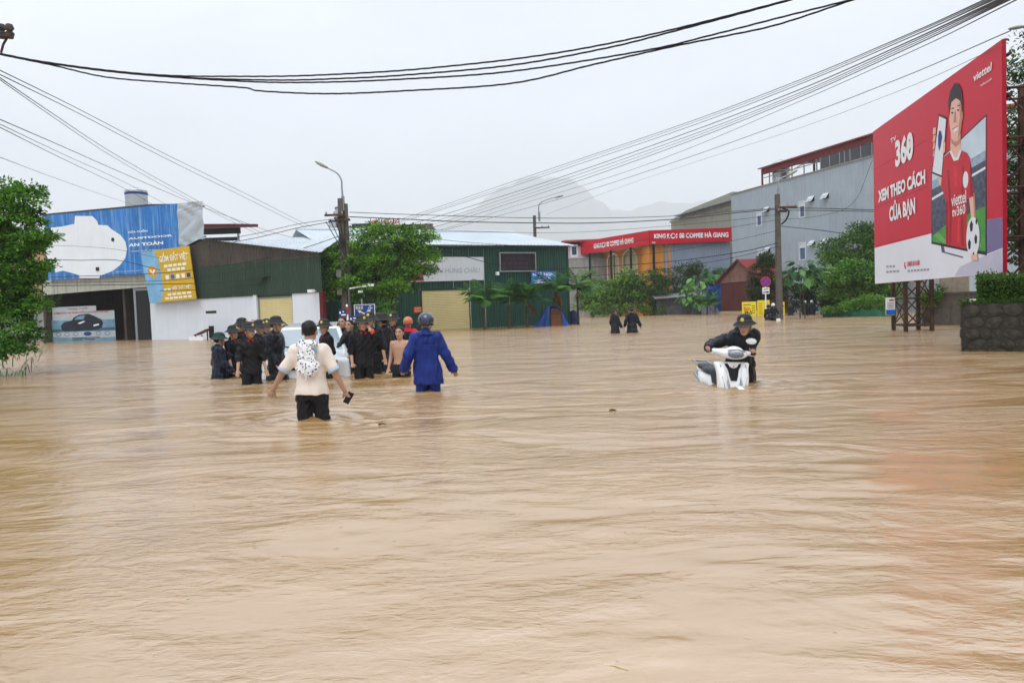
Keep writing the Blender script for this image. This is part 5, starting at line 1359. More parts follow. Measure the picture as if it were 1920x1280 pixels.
for s_, (xe_, xr_) in enumerate(((-0.5, ap_), (DW + 0.5, ap_))):
    e0, e1 = (xe_, -0.3, z_e - 0.15), (xe_, LEN, z_e - 0.15); r0_, r1_ = (xr_, -0.3, z_a), (xr_, LEN, z_a)
    roof_sheets('roof_sheet', M('red_roof_sheet', S(138, 56, 58), 0.55, var=0.15), sd, e0, e1, r0_, r1_)
MB().tube([(-0.5, -0.32, z_e - 0.2), (ap_, -0.32, z_a - 0.02), (DW + 0.5, -0.32, z_e - 0.2)], 0.09, 6).build('barge_board', m_redrust, sd)
box('side_wall', m_redrust, sd, DW - 0.1, DW, 0.05, LEN - 0.2, GZ, z_e - 0.2); box('side_wall', m_redrust, sd, 0.1, 0.2, 0.31, LEN - 0.2, GZ, z_e - 0.2)
box('back_wall', m_redrust, sd, 0.2, DW - 0.1, LEN - 0.3, LEN - 0.2, GZ, z_e - 0.2)

# yellow food boards
m_yb = M('food_board_yellow', S(238, 218, 60), 0.5, var=0.06)
for i, (x0, x1, y0, y1, lab) in enumerate(((1391, 1418.5, 566, 594, 'yellow noodle menu board reading Bun Pho standing in the water'), (1419.5, 1443.5, 563, 592, 'yellow menu board with price lines, between the noodle board and the rider'), (1457, 1471.5, 566, 592, 'narrow yellow board standing behind the motorbike rider'))):
    D_ = 60.0; c0, c1 = at(x0, y0, D_), at(x1, y1, D_)
    t = empty('menu_board', (c0.x, D_, 0), RAD(2), lab, 'sign'); w2 = c1.x - c0.x; zt_ = c0.z
    box('board', m_yb, t, 0, w2, -0.04, 0.0, -0.25, zt_)
    box('leg', m_steel, t, 0.1, 0.16, 0.01, 0.06, GZ, zt_ - 0.1); box('leg', m_steel, t, w2 - 0.16, w2 - 0.1, 0.01, 0.06, GZ, zt_ - 0.1)
    if i == 0:
        text('Bún', t, M('orange_print', S(214, 96, 30), 0.5), 0.12, 0.66, zt_ * 0.36, zt_ * 0.66, -0.046, 0.03); text('Phở', t, m_black, 0.2, 0.80, zt_ * 0.08, zt_ * 0.38, -0.046, 0.03)
        for k in range(4): box('print_line', M('dark_print', S(90, 84, 30), 0.5), t, 0.78, 1.05, -0.046, -0.041, zt_ * (0.2 + 0.16 * k), zt_ * (0.25 + 0.16 * k))
        box('print_line', M('green_print', S(110, 120, 30), 0.5), t, 0.1, 0.7, -0.046, -0.041, zt_ * 0.76, zt_ * 0.82)
    elif i == 1:
        for k in range(6): box('print_line', M('orange_print', S(214, 96, 30), 0.5), t, 0.1, 0.38, -0.046, -0.041, zt_ * (0.1 + 0.13 * k), zt_ * (0.14 + 0.13 * k)); box('print_line', M('orange_print', S(214, 96, 30), 0.5), t, 0.6, 0.9, -0.046, -0.041, zt_ * (0.1 + 0.13 * k), zt_ * (0.14 + 0.13 * k))
    else:
        text('ĂN ĐÊM', t, m_black, 0.06, w2 - 0.06, zt_ * 0.6, zt_ * 0.78, -0.046, 0.03)
        for k in range(3): box('print_line', M('dark_print', S(90, 84, 30), 0.5), t, 0.2, w2 - 0.1, -0.046, -0.041, zt_ * (0.15 + 0.13 * k), zt_ * (0.2 + 0.13 * k))
# no-stopping sign with the tow plate
c = at(1435.5, 528, 58.0)
ns = empty('road_sign', (c.x, c.y, 0), 0, 'round blue and red no-stopping sign over a white tow-truck plate', 'road sign')
R_ = 9.6 / F_PX * 58
k = 28; rim = disc(0, c.z, R_, R_, k)
MB().prism(rim, -0.03, 0.0).build('disc_rim', M('road_red', S(196, 34, 50), 0.45), ns)
flat('disc_face', disc(0, c.z, R_ * 0.78, R_ * 0.78, k), -0.034, M('road_blue_face', S(40, 70, 170), 0.45), ns)
for s_ in (1, -1): flat('cross_bar', [(x * math.cos(0.785) - s_ * z * math.sin(0.785), c.z + s_ * x * math.sin(0.785) + z * math.cos(0.785)) for x, z in ((-R_ * 0.8, -0.035), (R_ * 0.8, -0.035), (R_ * 0.8, 0.035), (-R_ * 0.8, 0.035))], -0.038 - 0.002 * s_, M('road_red', S(196, 34, 50), 0.45), ns)
p0, p1 = at(1429, 539, 58), at(1442.5, 550.5, 58)
pw = (p1.x - p0.x) / 2
box('tow_plate', m_signwhite, ns, -pw, pw, -0.03, 0.0, p1.z, p0.z)
flat('tow_truck_mark', [(-pw * 0.8, p1.z + 0.08), (pw * 0.8, p1.z + 0.08), (pw * 0.8, p1.z + 0.2), (pw * 0.1, p1.z + 0.2), (pw * 0.0, p1.z + 0.15), (-pw * 0.8, p1.z + 0.15)], -0.034, m_black, ns)
flat('tow_hook_mark', [(-pw * 0.8, p0.z - 0.15), (pw * 0.75, p0.z - 0.08), (pw * 0.75, p0.z - 0.13), (-pw * 0.6, p0.z - 0.2)], -0.034, m_black, ns)
MB().tube([(0, 0.05, GZ), (0, 0.05, c.z + R_)], 0.05, 8).build('post', m_signwhite, ns)

# ================================================================== plants
m_leaf = M('foliage', (0.05, 0.1, 0.03), 0.5, var=0.0, attr=True, trans=0.32, spec=0.12)
m_bark = M('bark', S(82, 70, 58), 0.9, var=0.4, scale=6, bump=0.5, bscale=12)
m_greenstem = M('green_stem', S(96, 104, 66), 0.7, var=0.3, scale=4)

def leaf_cloud(blobs, n_cl, n_leaf, ln, wd, cl_r, seed, dark=(0.022, 0.055, 0.016), light=(0.12, 0.26, 0.035), droop=0.15, core=0.45):
    rg = np.random.default_rng(seed)
    B = np.array(blobs, dtype=float)
    dark = np.array(dark) * 1.15; light = np.array(light) * np.array((1.7, 1.6, 1.25))
    wgt = (B[:, 3] * B[:, 4] * B[:, 5]) ** 0.67; wgt /= wgt.sum()
    bi = rg.choice(len(B), n_cl, p=wgt)
    d = rg.normal(size=(n_cl, 3)); d /= np.linalg.norm(d, axis=1)[:, None]
    rad = core + (1.05 - core) * rg.random(n_cl) ** 0.55
    cc = B[bi, :3] + d * B[bi, 3:6] * rad[:, None]
    shade = rg.random(n_cl)
    N = n_cl * n_leaf; ci = np.repeat(np.arange(n_cl), n_leaf)
    off = rg.normal(size=(N, 3)); off /= np.linalg.norm(off, axis=1)[:, None]; off[:, 2] = np.where(off[:, 2] < -0.25, -off[:, 2] * 0.8, off[:, 2])
    off *= cl_r * 1.5 * rg.uniform(0.55, 1.1, N)[:, None] * rg.uniform(0.6, 1.35, n_cl)[ci][:, None] * np.array([1.15, 1.15, 0.75])
    P = cc[ci] + off
    out = d[ci] * 0.3 + off / (cl_r * 1.6)
    dr = out + rg.normal(size=(N, 3)) * 0.7; dr[:, 2] -= droop
    dr /= np.linalg.norm(dr, axis=1)[:, None] + 1e-9
    up = rg.normal(size=(N, 3)) * 0.5 + np.array([0, -0.1, 1.0])
    sd_ = np.cross(dr, up); sd_ /= np.linalg.norm(sd_, axis=1)[:, None] + 1e-9
    nn = np.cross(sd_, dr)
    L = ln * rg.uniform(0.7, 1.3, N)[:, None]; Wd = wd * rg.uniform(0.75, 1.25, N)[:, None]
    v0 = P; v1 = P + dr * L * 0.5 + sd_ * Wd * 0.5 + nn * L * 0.10; v2 = P + dr * L; v3 = P + dr * L * 0.5 - sd_ * Wd * 0.5 + nn * L * 0.10
    V = np.stack([v0, v1, v2, v3], 1).reshape(-1, 3)
    F = np.arange(N * 4).reshape(-1, 4)
    t = np.clip(0.15 + 0.55 * shade[ci] + 0.35 * rg.normal(size=N) * 0.6, 0, 1)[:, None]
    C = np.array(dark) * (1 - t) + np.array(light) * t
    yel = rg.random(N) < 0.015
    C[yel] = (0.20, 0.16, 0.03)
    return V, F, np.repeat(C, 4, axis=0)
def pxblobs(bl, org):
    out = []
    for px, py, D, rx, ry in bl:
        c = at(px, py, D) - org; s = D / F_PX
        out.append((c.x, c.y, c.z, rx * s, max(rx, ry) * s * 0.8, ry * s))
    return out
def tree(name, label, base, blobs, n_cl, n_leaf, ln, wd, cl_r, seed, cat='tree', trunk_r=0.12, group=None, limbs=7, stem=None, **kw):
    o = Vector((base.x, base.y, 0)); t = empty(name, (o.x, o.y, GZ), 0, label, cat, group)
    off = Vector((o.x, o.y, GZ))
    lb = pxblobs(blobs, off)
    V, F, C = leaf_cloud(lb, n_cl, n_leaf, ln, wd, cl_r, seed, **kw)
    V[:, 2] = np.maximum(V[:, 2], 0.35)
    cr = mesh_obj('crown', V, F, m_leaf, t, cols=C); cr['kind'] = 'stuff'
    rg = random.Random(seed)
    B = sorted(lb, key=lambda b: -b[3] * b[5])
    main = B[0]; fork = Vector((main[0] * 0.6, main[1] * 0.6, max(0.9, main[2] - main[5] * 0.7)))
    mid = Vector((fork.x * 0.4 + rg.uniform(-.1, .1), fork.y * 0.4, fork.z * 0.5))
    MB().tube(catmull([(0, 0, 0), mid, fork, (main[0], main[1], main[2])], 5), trunk_r, 9, r1=trunk_r * 0.4).build('trunk', stem or m_bark, t, smooth=True)
    for b in B[1:limbs + 1]:
        e = Vector((b[0] + rg.uniform(-.3, .3) * b[3], b[1], b[2]))
        m_ = fork.lerp(e, 0.5) + Vector((rg.uniform(-.15, .15), rg.uniform(-.15, .15), rg.uniform(0, .25)))
        MB().tube(catmull([fork * 0.97, m_, e], 5), trunk_r * 0.5, 6, r1=trunk_r * 0.15).build('limb', stem or m_bark, t, smooth=True)
    return t
# near tree on the left edge
tree('roadside_tree', 'tall leafy green tree crowding in front of the peach house', G(-55, 20.5),
     [(10, 400, 20, 62, 52), (45, 378, 20.4, 34, 30), (58, 452, 19.6, 32, 16), (18, 468, 20, 58, 32), (50, 512, 20, 46, 22), (0, 555, 20, 55, 42), (48, 570, 19.8, 34, 26), (22, 620, 19.6, 50, 36), (10, 672, 19.4, 44, 26), (-80, 470, 21, 80, 120), (-70, 610, 20.6, 70, 70)],
     540, 92, 0.105, 0.055, 0.17, 21, trunk_r=0.22, limbs=9, dark=(0.012, 0.04, 0.010), light=(0.11, 0.29, 0.035))
# reed-like clump hanging into the water at its foot
def blades(name, label, cat, base, n, h0, h1, w_, spread, seed, tint=(0.06, 0.14, 0.03), lean=1.0, zbase=0.0):
    rg = np.random.default_rng(seed); t = empty(name, (base.x, base.y, GZ), 0, label, cat)
    V, F, C = [], [], []
    for i in range(n):
        a = rg.random() * 6.283; r = spread * rg.random() ** 0.5 * 0.5; x0, y0 = r * math.cos(a), r * math.sin(a)
        h = rg.uniform(h0, h1); b = a + rg.normal(0, 0.6); reach = h * rg.uniform(0.3, 0.9) * lean
        k0 = len(V); px_, py_ = -math.sin(b), math.cos(b); zb = zbase * rg.random()
        for s in range(7):
            u = s / 6; z = h * (1.6 * u - 0.95 * u * u * (0.6 + lean * 0.4)); q_ = reach * u ** 1.5; ww = w_ * (1 - u) ** 0.6 * (0.6 + u)
            z += zb; V += [(x0 + math.cos(b) * q_ + px_ * ww, y0 + math.sin(b) * q_ + py_ * ww, z), (x0 + math.cos(b) * q_ - px_ * ww, y0 + math.sin(b) * q_ - py_ * ww, z)]
            c_ = np.array(tint) * rg.uniform(0.9, 1.1); C += [c_, c_]
        sh_ = rg.uniform(0.45, 1.4)
        for s in range(14): C[k0 + s] = C[k0 + s] * sh_
        F += [(k0 + 2 * s, k0 + 2 * s + 1, k0 + 2 * s + 3, k0 + 2 * s + 2) for s in range(6)]
    o = mesh_obj('blades', np.array(V), np.array(F), m_leaf, t, cols=np.array(C)); o['kind'] = 'stuff'
    return t
blades('reed_clump', 'long arching reed leaves at the foot of the leafy tree', 'plant', G(18, 19.2), 150, 0.5, 1.0, 0.014, 1.5, 31, tint=(0.05, 0.15, 0.025), lean=2.2, zbase=1.9)
# round street tree
tree('street_tree', 'dense round green tree in front of the green warehouse', G(735, 44.5),
     [(725, 478, 44.5, 84, 50), (648, 500, 43.9, 40, 36), (618, 520, 43.7, 20, 26), (625, 490, 43.8, 20, 16), (786, 490, 44.8, 34, 30), (700, 535, 43.6, 66, 24), (664, 545, 43.5, 34, 22), (768, 442, 45, 44, 20), (640, 548, 43.6, 24, 20), (712, 432, 44.5, 44, 13), (752, 528, 44, 34, 18), (723, 585, 42.6, 9, 22)],
     360, 80, 0.19, 0.085, 0.30, 22, trunk_r=0.18, limbs=7, dark=(0.012, 0.045, 0.010), light=(0.15, 0.34, 0.04), core=0.5)
# row in front of the coffee house
row = 'trees lining the far bank'
tree('bank_tree', 'thin mixed tree beside the last palm, under the coffee house sign', G(1112, 84), [(1112, 548, 84, 22, 30), (1100, 570, 83, 24, 16), (1128, 572, 83, 18, 16)], 60, 54, 0.30, 0.14, 0.42, 41, trunk_r=0.12)
tree('bank_tree', 'broad-leaved light green tree in front of the orange arcade', G(1163, 82), [(1156, 550, 82, 36, 26), (1178, 534, 82, 28, 18), (1150, 570, 81, 34, 18), (1185, 556, 81.5, 30, 26)], 90, 44, 0.42, 0.24, 0.52, 42, trunk_r=0.14, light=(0.16, 0.32, 0.045))
tree('bank_tree', 'dark upright tree in front of the corner of the coffee house', G(1228, 81), [(1228, 536, 81, 22, 28), (1222, 562, 80.5, 32, 26), (1240, 530, 81, 16, 14)], 95, 58, 0.26, 0.11, 0.42, 43, trunk_r=0.14, dark=(0.012, 0.035, 0.014), light=(0.07, 0.16, 0.03))
tree('bank_tree', 'slender tree with purplish young shoots before the blue-grey flank', G(1283, 82), [(1286, 520, 82, 28, 20), (1275, 545, 81.5, 24, 22), (1300, 508, 82, 16, 12)], 65, 54, 0.28, 0.12, 0.40, 44, trunk_r=0.11, light=(0.09, 0.12, 0.05))
tree('bank_shrub', 'low dark bushes along the water under the broad-leaved tree', G(1170, 80), [(1130, 583, 80, 30, 9), (1180, 582, 79.5, 36, 10), (1222, 584, 79.5, 24, 8)], 120, 26, 0.22, 0.1, 0.28, 45, cat='shrub', trunk_r=0.08)
# big-leaf trees: each leaf its own piece
def big_leaf_mesh(name, ln, wd):
    vs, n = [(0, 0, 0)], 7
    prof = [(0.12, 0.45), (0.28, 0.85), (0.48, 1.0), (0.68, 0.82), (0.85, 0.45)]
    for u, w_ in prof:
        z = -0.30 * u * u * ln + 0.06 * ln
        vs += [(-w_ * wd / 2, u * ln, z + 0.05 * wd), (0, u * ln, z - 0.05 * wd), (w_ * wd / 2, u * ln, z + 0.05 * wd)]
    vs.append((0, ln, -0.32 * ln)); fs = [(0, 2, 1), (0, 3, 2)]
    for i in range(4):
        a = 1 + 3 * i; fs += [(a, a + 1, a + 4, a + 3), (a + 1, a + 2, a + 5, a + 4)]
    fs += [(13, 14, 16), (14, 15, 16)]
    return vs, fs
def big_leaf_tree(name, label, base, blobs, n, ln, wd, seed, stems, tints, trunk_r=0.07, cat='tree'):
    t = empty(name, (base.x, base.y, GZ), 0, label, cat); off = Vector((base.x, base.y, GZ)); rg = random.Random(seed); lb = pxblobs(blobs, off)
    ms = []
    for k, tint in enumerate(tints):
        mt = M('big_leaf_%s_%d' % (name, k), tint, 0.45, var=0.25, scale=3, trans=0.25)
        v, f = big_leaf_mesh('leaf', ln, wd); me = bpy.data.meshes.new('leaf'); me.from_pydata(v, [], f); me.materials.append(mt); me.update(); ms.append(me)
    tot = [b[3] * b[5] for b in lb]
    for i in range(n):
        b = rg.choices(lb, tot)[0]; a, e = rg.random() * 6.283, rg.uniform(-0.5, 1.3); r = rg.uniform(0.45, 1.0)
        p = (b[0] + b[3] * r * math.cos(a) * math.cos(e), b[1] + b[4] * r * math.sin(a) * math.cos(e), b[2] + b[5] * r * math.sin(e))
        o = bpy.data.objects.new('leaf', rg.choice(ms)); link(o); o.parent = t; o.location = p
        o.rotation_euler = (rg.uniform(-1.0, 0.35), rg.uniform(-0.4, 0.4), a - math.pi / 2 + rg.uniform(-0.5, 0.5)); s = rg.uniform(0.6, 1.15); o.scale = (s, s, s)
    for (dx, lx) in stems:
        b = lb[0]
        MB().tube(catmull([(dx, 0, 0), (dx + lx * 0.4, 0.05, b[2] * 0.5), (b[0] + lx, b[1], b[2] + b[5] * 0.5)], 5), trunk_r, 8, r1=trunk_r * 0.35).build('trunk', m_bark, t, smooth=True)
    for b in lb[1:]:
        MB().tube(catmull([(lb[0][0] * 0.8, lb[0][1] * 0.8, lb[0][2] - lb[0][5] * 0.8), (b[0], b[1], b[2] + b[5] * 0.3)], 4), trunk_r * 0.5, 6, r1=trunk_r * 0.2).build('branch', m_bark, t)
    return t
big_leaf_tree('teak_sapling', 'young tree with very large drooping leaves on two thin trunks in the flood', G(1501, 48), [(1500, 516, 48, 40, 24), (1478, 530, 47.6, 22, 22), (1528, 522, 48, 18, 26), (1510, 496, 48, 22, 10)], 105, 0.72, 0.46, 51, [(-0.05, 0.1), (0.28, -0.1)], [S(62, 104, 56), S(96, 140, 76), S(44, 84, 46)], 0.06)
big_leaf_tree('broadleaf_tree', 'lush tree with large pale green leaves beside the blue tarpaulin', G(1312, 77), [(1310, 540, 77, 34, 24), (1290, 552, 76.5, 20, 20), (1335, 536, 77, 18, 16), (1310, 566, 76, 30, 16)], 150, 0.85, 0.5, 52, [(0, 0.1)], [S(84, 134, 62), S(58, 104, 52), S(112, 160, 78)], 0.1)
# papaya
big_leaf_tree('papaya_tree', 'papaya with a flat whorl of lobed leaves by the blue-grey flank', G(1341, 85), [(1341, 506, 85, 22, 8), (1352, 516, 85, 16, 8), (1330, 516, 85, 14, 8)], 46, 0.95, 0.62, 53, [(0, 0)], [S(74, 124, 70), S(96, 146, 88)], 0.12)
# cycad-like palm and the five small palms
def frond_mesh(L, n, wl, arch, seed, tint):
    rg = np.random.default_rng(seed); V, F, C = [], [], []
    def pt(u): return np.array([0, L * (u - 0.12 * arch * u ** 3), L * (0.62 * u - arch * 0.75 * u * u)])
    def quad(a, b, w_, nrm, c_):
        k = len(V); s = np.cross(b - a, nrm); s = s / (np.linalg.norm(s) + 1e-9) * w_
        V.extend([a, a + (b - a) * 0.4 + s, b, a + (b - a) * 0.4 - s]); F.append((k, k + 1, k + 2, k + 3)); C.extend([c_] * 4)
    for i in range(6):
        a, b = pt(i / 6), pt((i + 1) / 6); k = len(V); w_ = 0.012 * (1.2 - i / 6)
        V.extend([a + [w_, 0, 0], b + [w_, 0, 0], b - [w_, 0, 0], a - [w_, 0, 0]]); F.append((k, k + 1, k + 2, k + 3)); C.extend([np.array(tint) * 0.8] * 4)
    for i in range(n):
        u = 0.14 + 0.86 * i / n; a = pt(u); l_ = wl * math.sin(math.pi * min(1, 0.22 + 0.75 * u)) * rg.uniform(0.85, 1.1)
        for s in (-1, 1):
            dv = np.array([s * 0.85, 0.62, -0.28 + rg.normal(0, 0.08)]); quad(a, a + dv * l_, 0.052 * wl / 0.45, np.array([0, 0.2, 1.0]), np.array(tint) * rg.uniform(0.6, 1.3))
    me = bpy.data.meshes.new('frond'); me.from_pydata([tuple(v) for v in V], [], F); me.update()
    a = me.color_attributes.new('Col', 'FLOAT_COLOR', 'POINT'); c_ = np.ones((len(V), 4), dtype=np.float32); c_[:, :3] = C; a.data.foreach_set('color', c_.ravel())
    me.materials.append(m_leaf); return me
FR = [frond_mesh(1.5, 22, 0.46, 0.55, 1, (0.07, 0.19, 0.04)), frond_mesh(1.35, 20, 0.46, 0.75, 2, (0.055, 0.15, 0.03)), frond_mesh(1.25, 20, 0.44, 0.35, 3, (0.10, 0.26, 0.045))]
FR_DRY = frond_mesh(1.0, 16, 0.34, 0.9, 4, (0.36, 0.15, 0.04))
def palm(px, D, crown_y, label, n=13, scale=1.0, dry=0, seed=0, group='small palms along the green warehouse', trunk=True, name='palm_tree'):
    b = G(px, D); h = at(px, crown_y, D).z - GZ; rg = random.Random(seed)
    t = empty(name, (b.x, b.y, GZ), 0, label, 'palm', group)
    lean = rg.uniform(-.12, .12)
    if trunk:
        MB().tube([(0, 0, 0), (lean * 0.3, 0, h * 0.45), (lean * 0.7, 0, h * 0.75)], [0.11, 0.085, 0.075], 9).build('trunk', m_bark, t, smooth=True)
        MB().tube([(lean * 0.7, 0, h * 0.75), (lean, 0, h + 0.1)], 0.078, 9, r1=0.04).build('crownshaft', m_greenstem, t, smooth=True)
    for i in range(n):
        o = bpy.data.objects.new('frond', FR[rg.randrange(3)]); link(o); o.parent = t
        o.location = (lean, 0, h - 0.1 + rg.uniform(-0.1, 0.1)); o.rotation_euler = (rg.uniform(-0.55, 0.65), rg.uniform(-.15, .15), 6.283 * i / n + rg.uniform(-.25, .25)); s = scale * rg.uniform(0.8, 1.1); o.scale = (s, s, s)
    for i in range(dry):
        o = bpy.data.objects.new('dry_frond', FR_DRY); link(o); o.parent = t
        o.location = (lean, 0, h - 0.35); o.rotation_euler = (-0.9 + rg.uniform(-.3, .1), 0, -1.57 + rg.uniform(-.5, .5)); o.scale = (scale,) * 3
    return t
palm(908, 47.5, 556, 'small palm nearest the wide cream shutter', 18, 1.3, 0, 1)
palm(952.5, 48.3, 552, 'second small palm from the cream shutter', 17, 1.2, 0, 2)
palm(988, 49.2, 556, 'small palm with an orange dead frond, third from the shutter', 17, 1.2, 3, 3)
palm(1040, 51.0, 536, 'small palm rising behind the blue tarpaulin heap under the guesthouse sign', 17, 1.25, 4, 4)
palm(1083, 52.0, 534, 'small palm standing past the corner of the green warehouse', 18, 1.4, 0, 5)
palm(1325, 72.0, 566, 'low cycad-like palm with dense stiff fronds on the bank', 20, 1.25, 1, 6, group=None, trunk=True, name='cycad')
# right-hand greenery
tree('ivy_tree', 'dark ivy-covered round tree in front of the red shed', G(1432, 64), [(1432, 512, 64, 25, 30), (1430, 548, 63.5, 27, 26), (1440, 492, 64, 15, 12)], 150, 64, 0.16, 0.09, 0.28, 61, trunk_r=0.14, dark=(0.010, 0.026, 0.011), light=(0.038, 0.075, 0.026), core=0.6)
tree('bank_tree', 'bushy tree reaching up against the grey house wall', G(1600, 57), [(1603, 470, 57, 44, 34), (1618, 440, 57, 22, 18), (1570, 500, 56.5, 36, 30), (1640, 500, 56, 44, 36), (1560, 468, 57.5, 22, 16)], 220, 74, 0.21, 0.10, 0.38, 62, trunk_r=0.16, dark=(0.014, 0.045, 0.014), light=(0.11, 0.24, 0.035), core=0.5)
tree('bank_tree', 'shaded tangle of creepers hanging over the dark bank', G(1590, 54), [(1560, 520, 54, 34, 16), (1610, 512, 54, 40, 18), (1650, 530, 53, 30, 22), (1585, 545, 55, 50, 22), (1640, 560, 55, 40, 20)], 180, 56, 0.24, 0.13, 0.34, 63, trunk_r=0.1, dark=(0.012, 0.035, 0.011), light=(0.13, 0.30, 0.05))
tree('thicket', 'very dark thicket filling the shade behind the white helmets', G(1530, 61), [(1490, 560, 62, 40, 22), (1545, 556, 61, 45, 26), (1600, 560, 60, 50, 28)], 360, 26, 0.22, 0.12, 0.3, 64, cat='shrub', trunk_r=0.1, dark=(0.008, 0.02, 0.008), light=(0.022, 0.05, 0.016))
tree('low_shrub', 'light green low shrubs behind the green net fence', G(1622, 47.5), [(1600, 578, 47.5, 24, 10), (1630, 572, 47.5, 28, 14), (1655, 580, 47, 20, 12), (1560, 584, 48, 16, 6)], 150, 60, 0.13, 0.06, 0.24, 65, cat='shrub', trunk_r=0.05, dark=(0.02, 0.06, 0.015), light=(0.16, 0.34, 0.05))
blades('grass_tuft', 'spiky grass tuft rising from the low shrubs by the tower', 'plant', G(1655, 47), 60, 1.0, 2.0, 0.02, 0.9, 66, tint=(0.06, 0.13, 0.04), lean=0.5)
tree('wall_plant', 'small fern-like plant growing on the concrete boundary wall', G(1740, 30.4), [(1742, 560, 30.4, 12, 14), (1752, 548, 30.3, 10, 8)], 40, 26, 0.12, 0.06, 0.13, 67, cat='plant', trunk_r=0.03)
# tall trees behind and beyond the billboard, on past the frame edge
tree('tall_tree', 'tall dark tree behind the right end of the billboard', G(1975, 23.5), [(1945, 150, 23.5, 52, 80), (1935, 290, 23, 46, 90), (1975, 400, 22.6, 70, 100), (1920, 430, 24, 34, 70), (2050, 230, 23, 90, 140)], 330, 70, 0.14, 0.07, 0.28, 68, trunk_r=0.25, dark=(0.010, 0.032, 0.010), light=(0.06, 0.14, 0.03), core=0.5)
def offtree(name, label, x, y, h, r, seed):
    t = empty(name, (x, y, GZ), 0, label, 'tree'); bl = [(0, 0, h * 0.62, r, r, h * 0.36), (r * 0.5, 0.3, h * 0.5, r * 0.7, r * 0.7, h * 0.25), (-r * 0.5, -0.3, h * 0.75, r * 0.6, r * 0.6, h * 0.2)]
    V, F, C = leaf_cloud(bl, 260, 24, 0.26, 0.13, 0.3, seed, dark=(0.012, 0.035, 0.011), light=(0.05, 0.11, 0.028)); o = mesh_obj('crown', V, F, m_leaf, t, cols=C); o['kind'] = 'stuff'
    MB().tube([(0, 0, 0), (0.1, 0, h * 0.4), (0, 0, h * 0.7)], 0.2, 9, r1=0.1).build('trunk', m_bark, t, smooth=True)
offtree('shade_tree', 'large shade tree on the verge behind the stone planter', 14.5, 12.5, 8.5, 2.6, 71)
offtree('shade_tree', 'large shade tree on the verge, nearer than the stone planter', 11.5, 6.0, 8.0, 2.4, 72)
offtree('shade_tree', 'spreading tree on the left verge before the leafy roadside tree', -13.8, 12.0, 7.0, 2.4, 73)
# clipped hedge on the planter
fS2, pz, PW, PD = PLANTER
hg = fS2.thing('hedge', 'clipped bright green hedge growing on the stone planter', 'hedge')
hx0 = fS2.xz(1832, 540, -0.7)[0]; hzt = fS2.xz(1870, 514, -0.6)[1]
rg = np.random.default_rng(81); N = 15000
P = np.stack([rg.uniform(hx0, PW - 0.2, N), rg.uniform(0.55, 2.2, N), rg.uniform(pz + 0.02, hzt, N)], 1)
fcs = rg.random(N)
P[:, 1] = np.where(fcs < 0.55, 0.55 + np.abs(rg.normal(0, 0.08, N)), P[:, 1]); P[:, 2] = np.where(fcs > 0.72, hzt - np.abs(rg.normal(0, 0.07, N)) + 0.05 * np.sin(P[:, 0] * 4.3) + 0.04 * np.sin(P[:, 0] * 11 + P[:, 1] * 7) + (rg.random(N) < 0.06) * rg.uniform(0, 0.14, N), P[:, 2])
P[:, 0] = np.where((fcs > 0.55) & (fcs < 0.72), hx0 + np.abs(rg.normal(0, 0.07, N)), P[:, 0])
dr = rg.normal(size=(N, 3)) + np.array([0, -0.5, 0.5]); dr /= np.linalg.norm(dr, axis=1)[:, None]; sd_ = np.cross(dr, rg.normal(size=(N, 3))); sd_ /= np.linalg.norm(sd_, axis=1)[:, None]
L = rg.uniform(0.035, 0.07, N)[:, None]
V = np.stack([P, P + dr * L * 0.5 + sd_ * L * 0.3, P + dr * L, P + dr * L * 0.5 - sd_ * L * 0.3], 1).reshape(-1, 3); tt = np.clip(rg.normal(0.5, 0.3, N), 0, 1)[:, None]
C = np.array((0.03, 0.08, 0.012)) * (1 - tt) + np.array((0.13, 0.25, 0.035)) * tt
o = mesh_obj('foliage', V, np.arange(N * 4).reshape(-1, 4), m_leaf, hg, cols=np.repeat(C, 4, axis=0)); o['kind'] = 'stuff'
box('dark_core', M('hedge_core', (0.012, 0.02, 0.008), 0.95, var=0.4), hg, hx0 + 0.1, PW - 0.25, 0.7, 2.1, pz + 0.04, hzt - 0.1)  # one solid near-black box filling the hedge behind its leaves, no modelled branches
bl = MB()
gc = empty('creeper', (fS2.A.x, fS2.A.y, 0), fS2.ang, 'fringe of small creeping plants along the planter rim', 'plant')
N = 2600; P = np.stack([rg.uniform(0.0, PW - 0.1, N), 0.12 + np.abs(rg.normal(0, 0.16, N)), pz + 0.03 + np.abs(rg.normal(0, 0.05, N))], 1)
dr = rg.normal(size=(N, 3)) + np.array([0, -0.8, 0.2]); dr /= np.linalg.norm(dr, axis=1)[:, None]; sd_ = np.cross(dr, rg.normal(size=(N, 3))); sd_ /= np.linalg.norm(sd_, axis=1)[:, None]; L = rg.uniform(0.04, 0.08, N)[:, None]
V = np.stack([P, P + dr * L * 0.5 + sd_ * L * 0.3, P + dr * L, P + dr * L * 0.5 - sd_ * L * 0.3], 1).reshape(-1, 3)
o = mesh_obj('sprigs', V, np.arange(N * 4).reshape(-1, 4), m_leaf, gc, cols=np.repeat(np.array((0.05, 0.11, 0.02)) * rg.uniform(0.6, 1.4, (N, 1)), 4, axis=0)); o['kind'] = 'stuff'

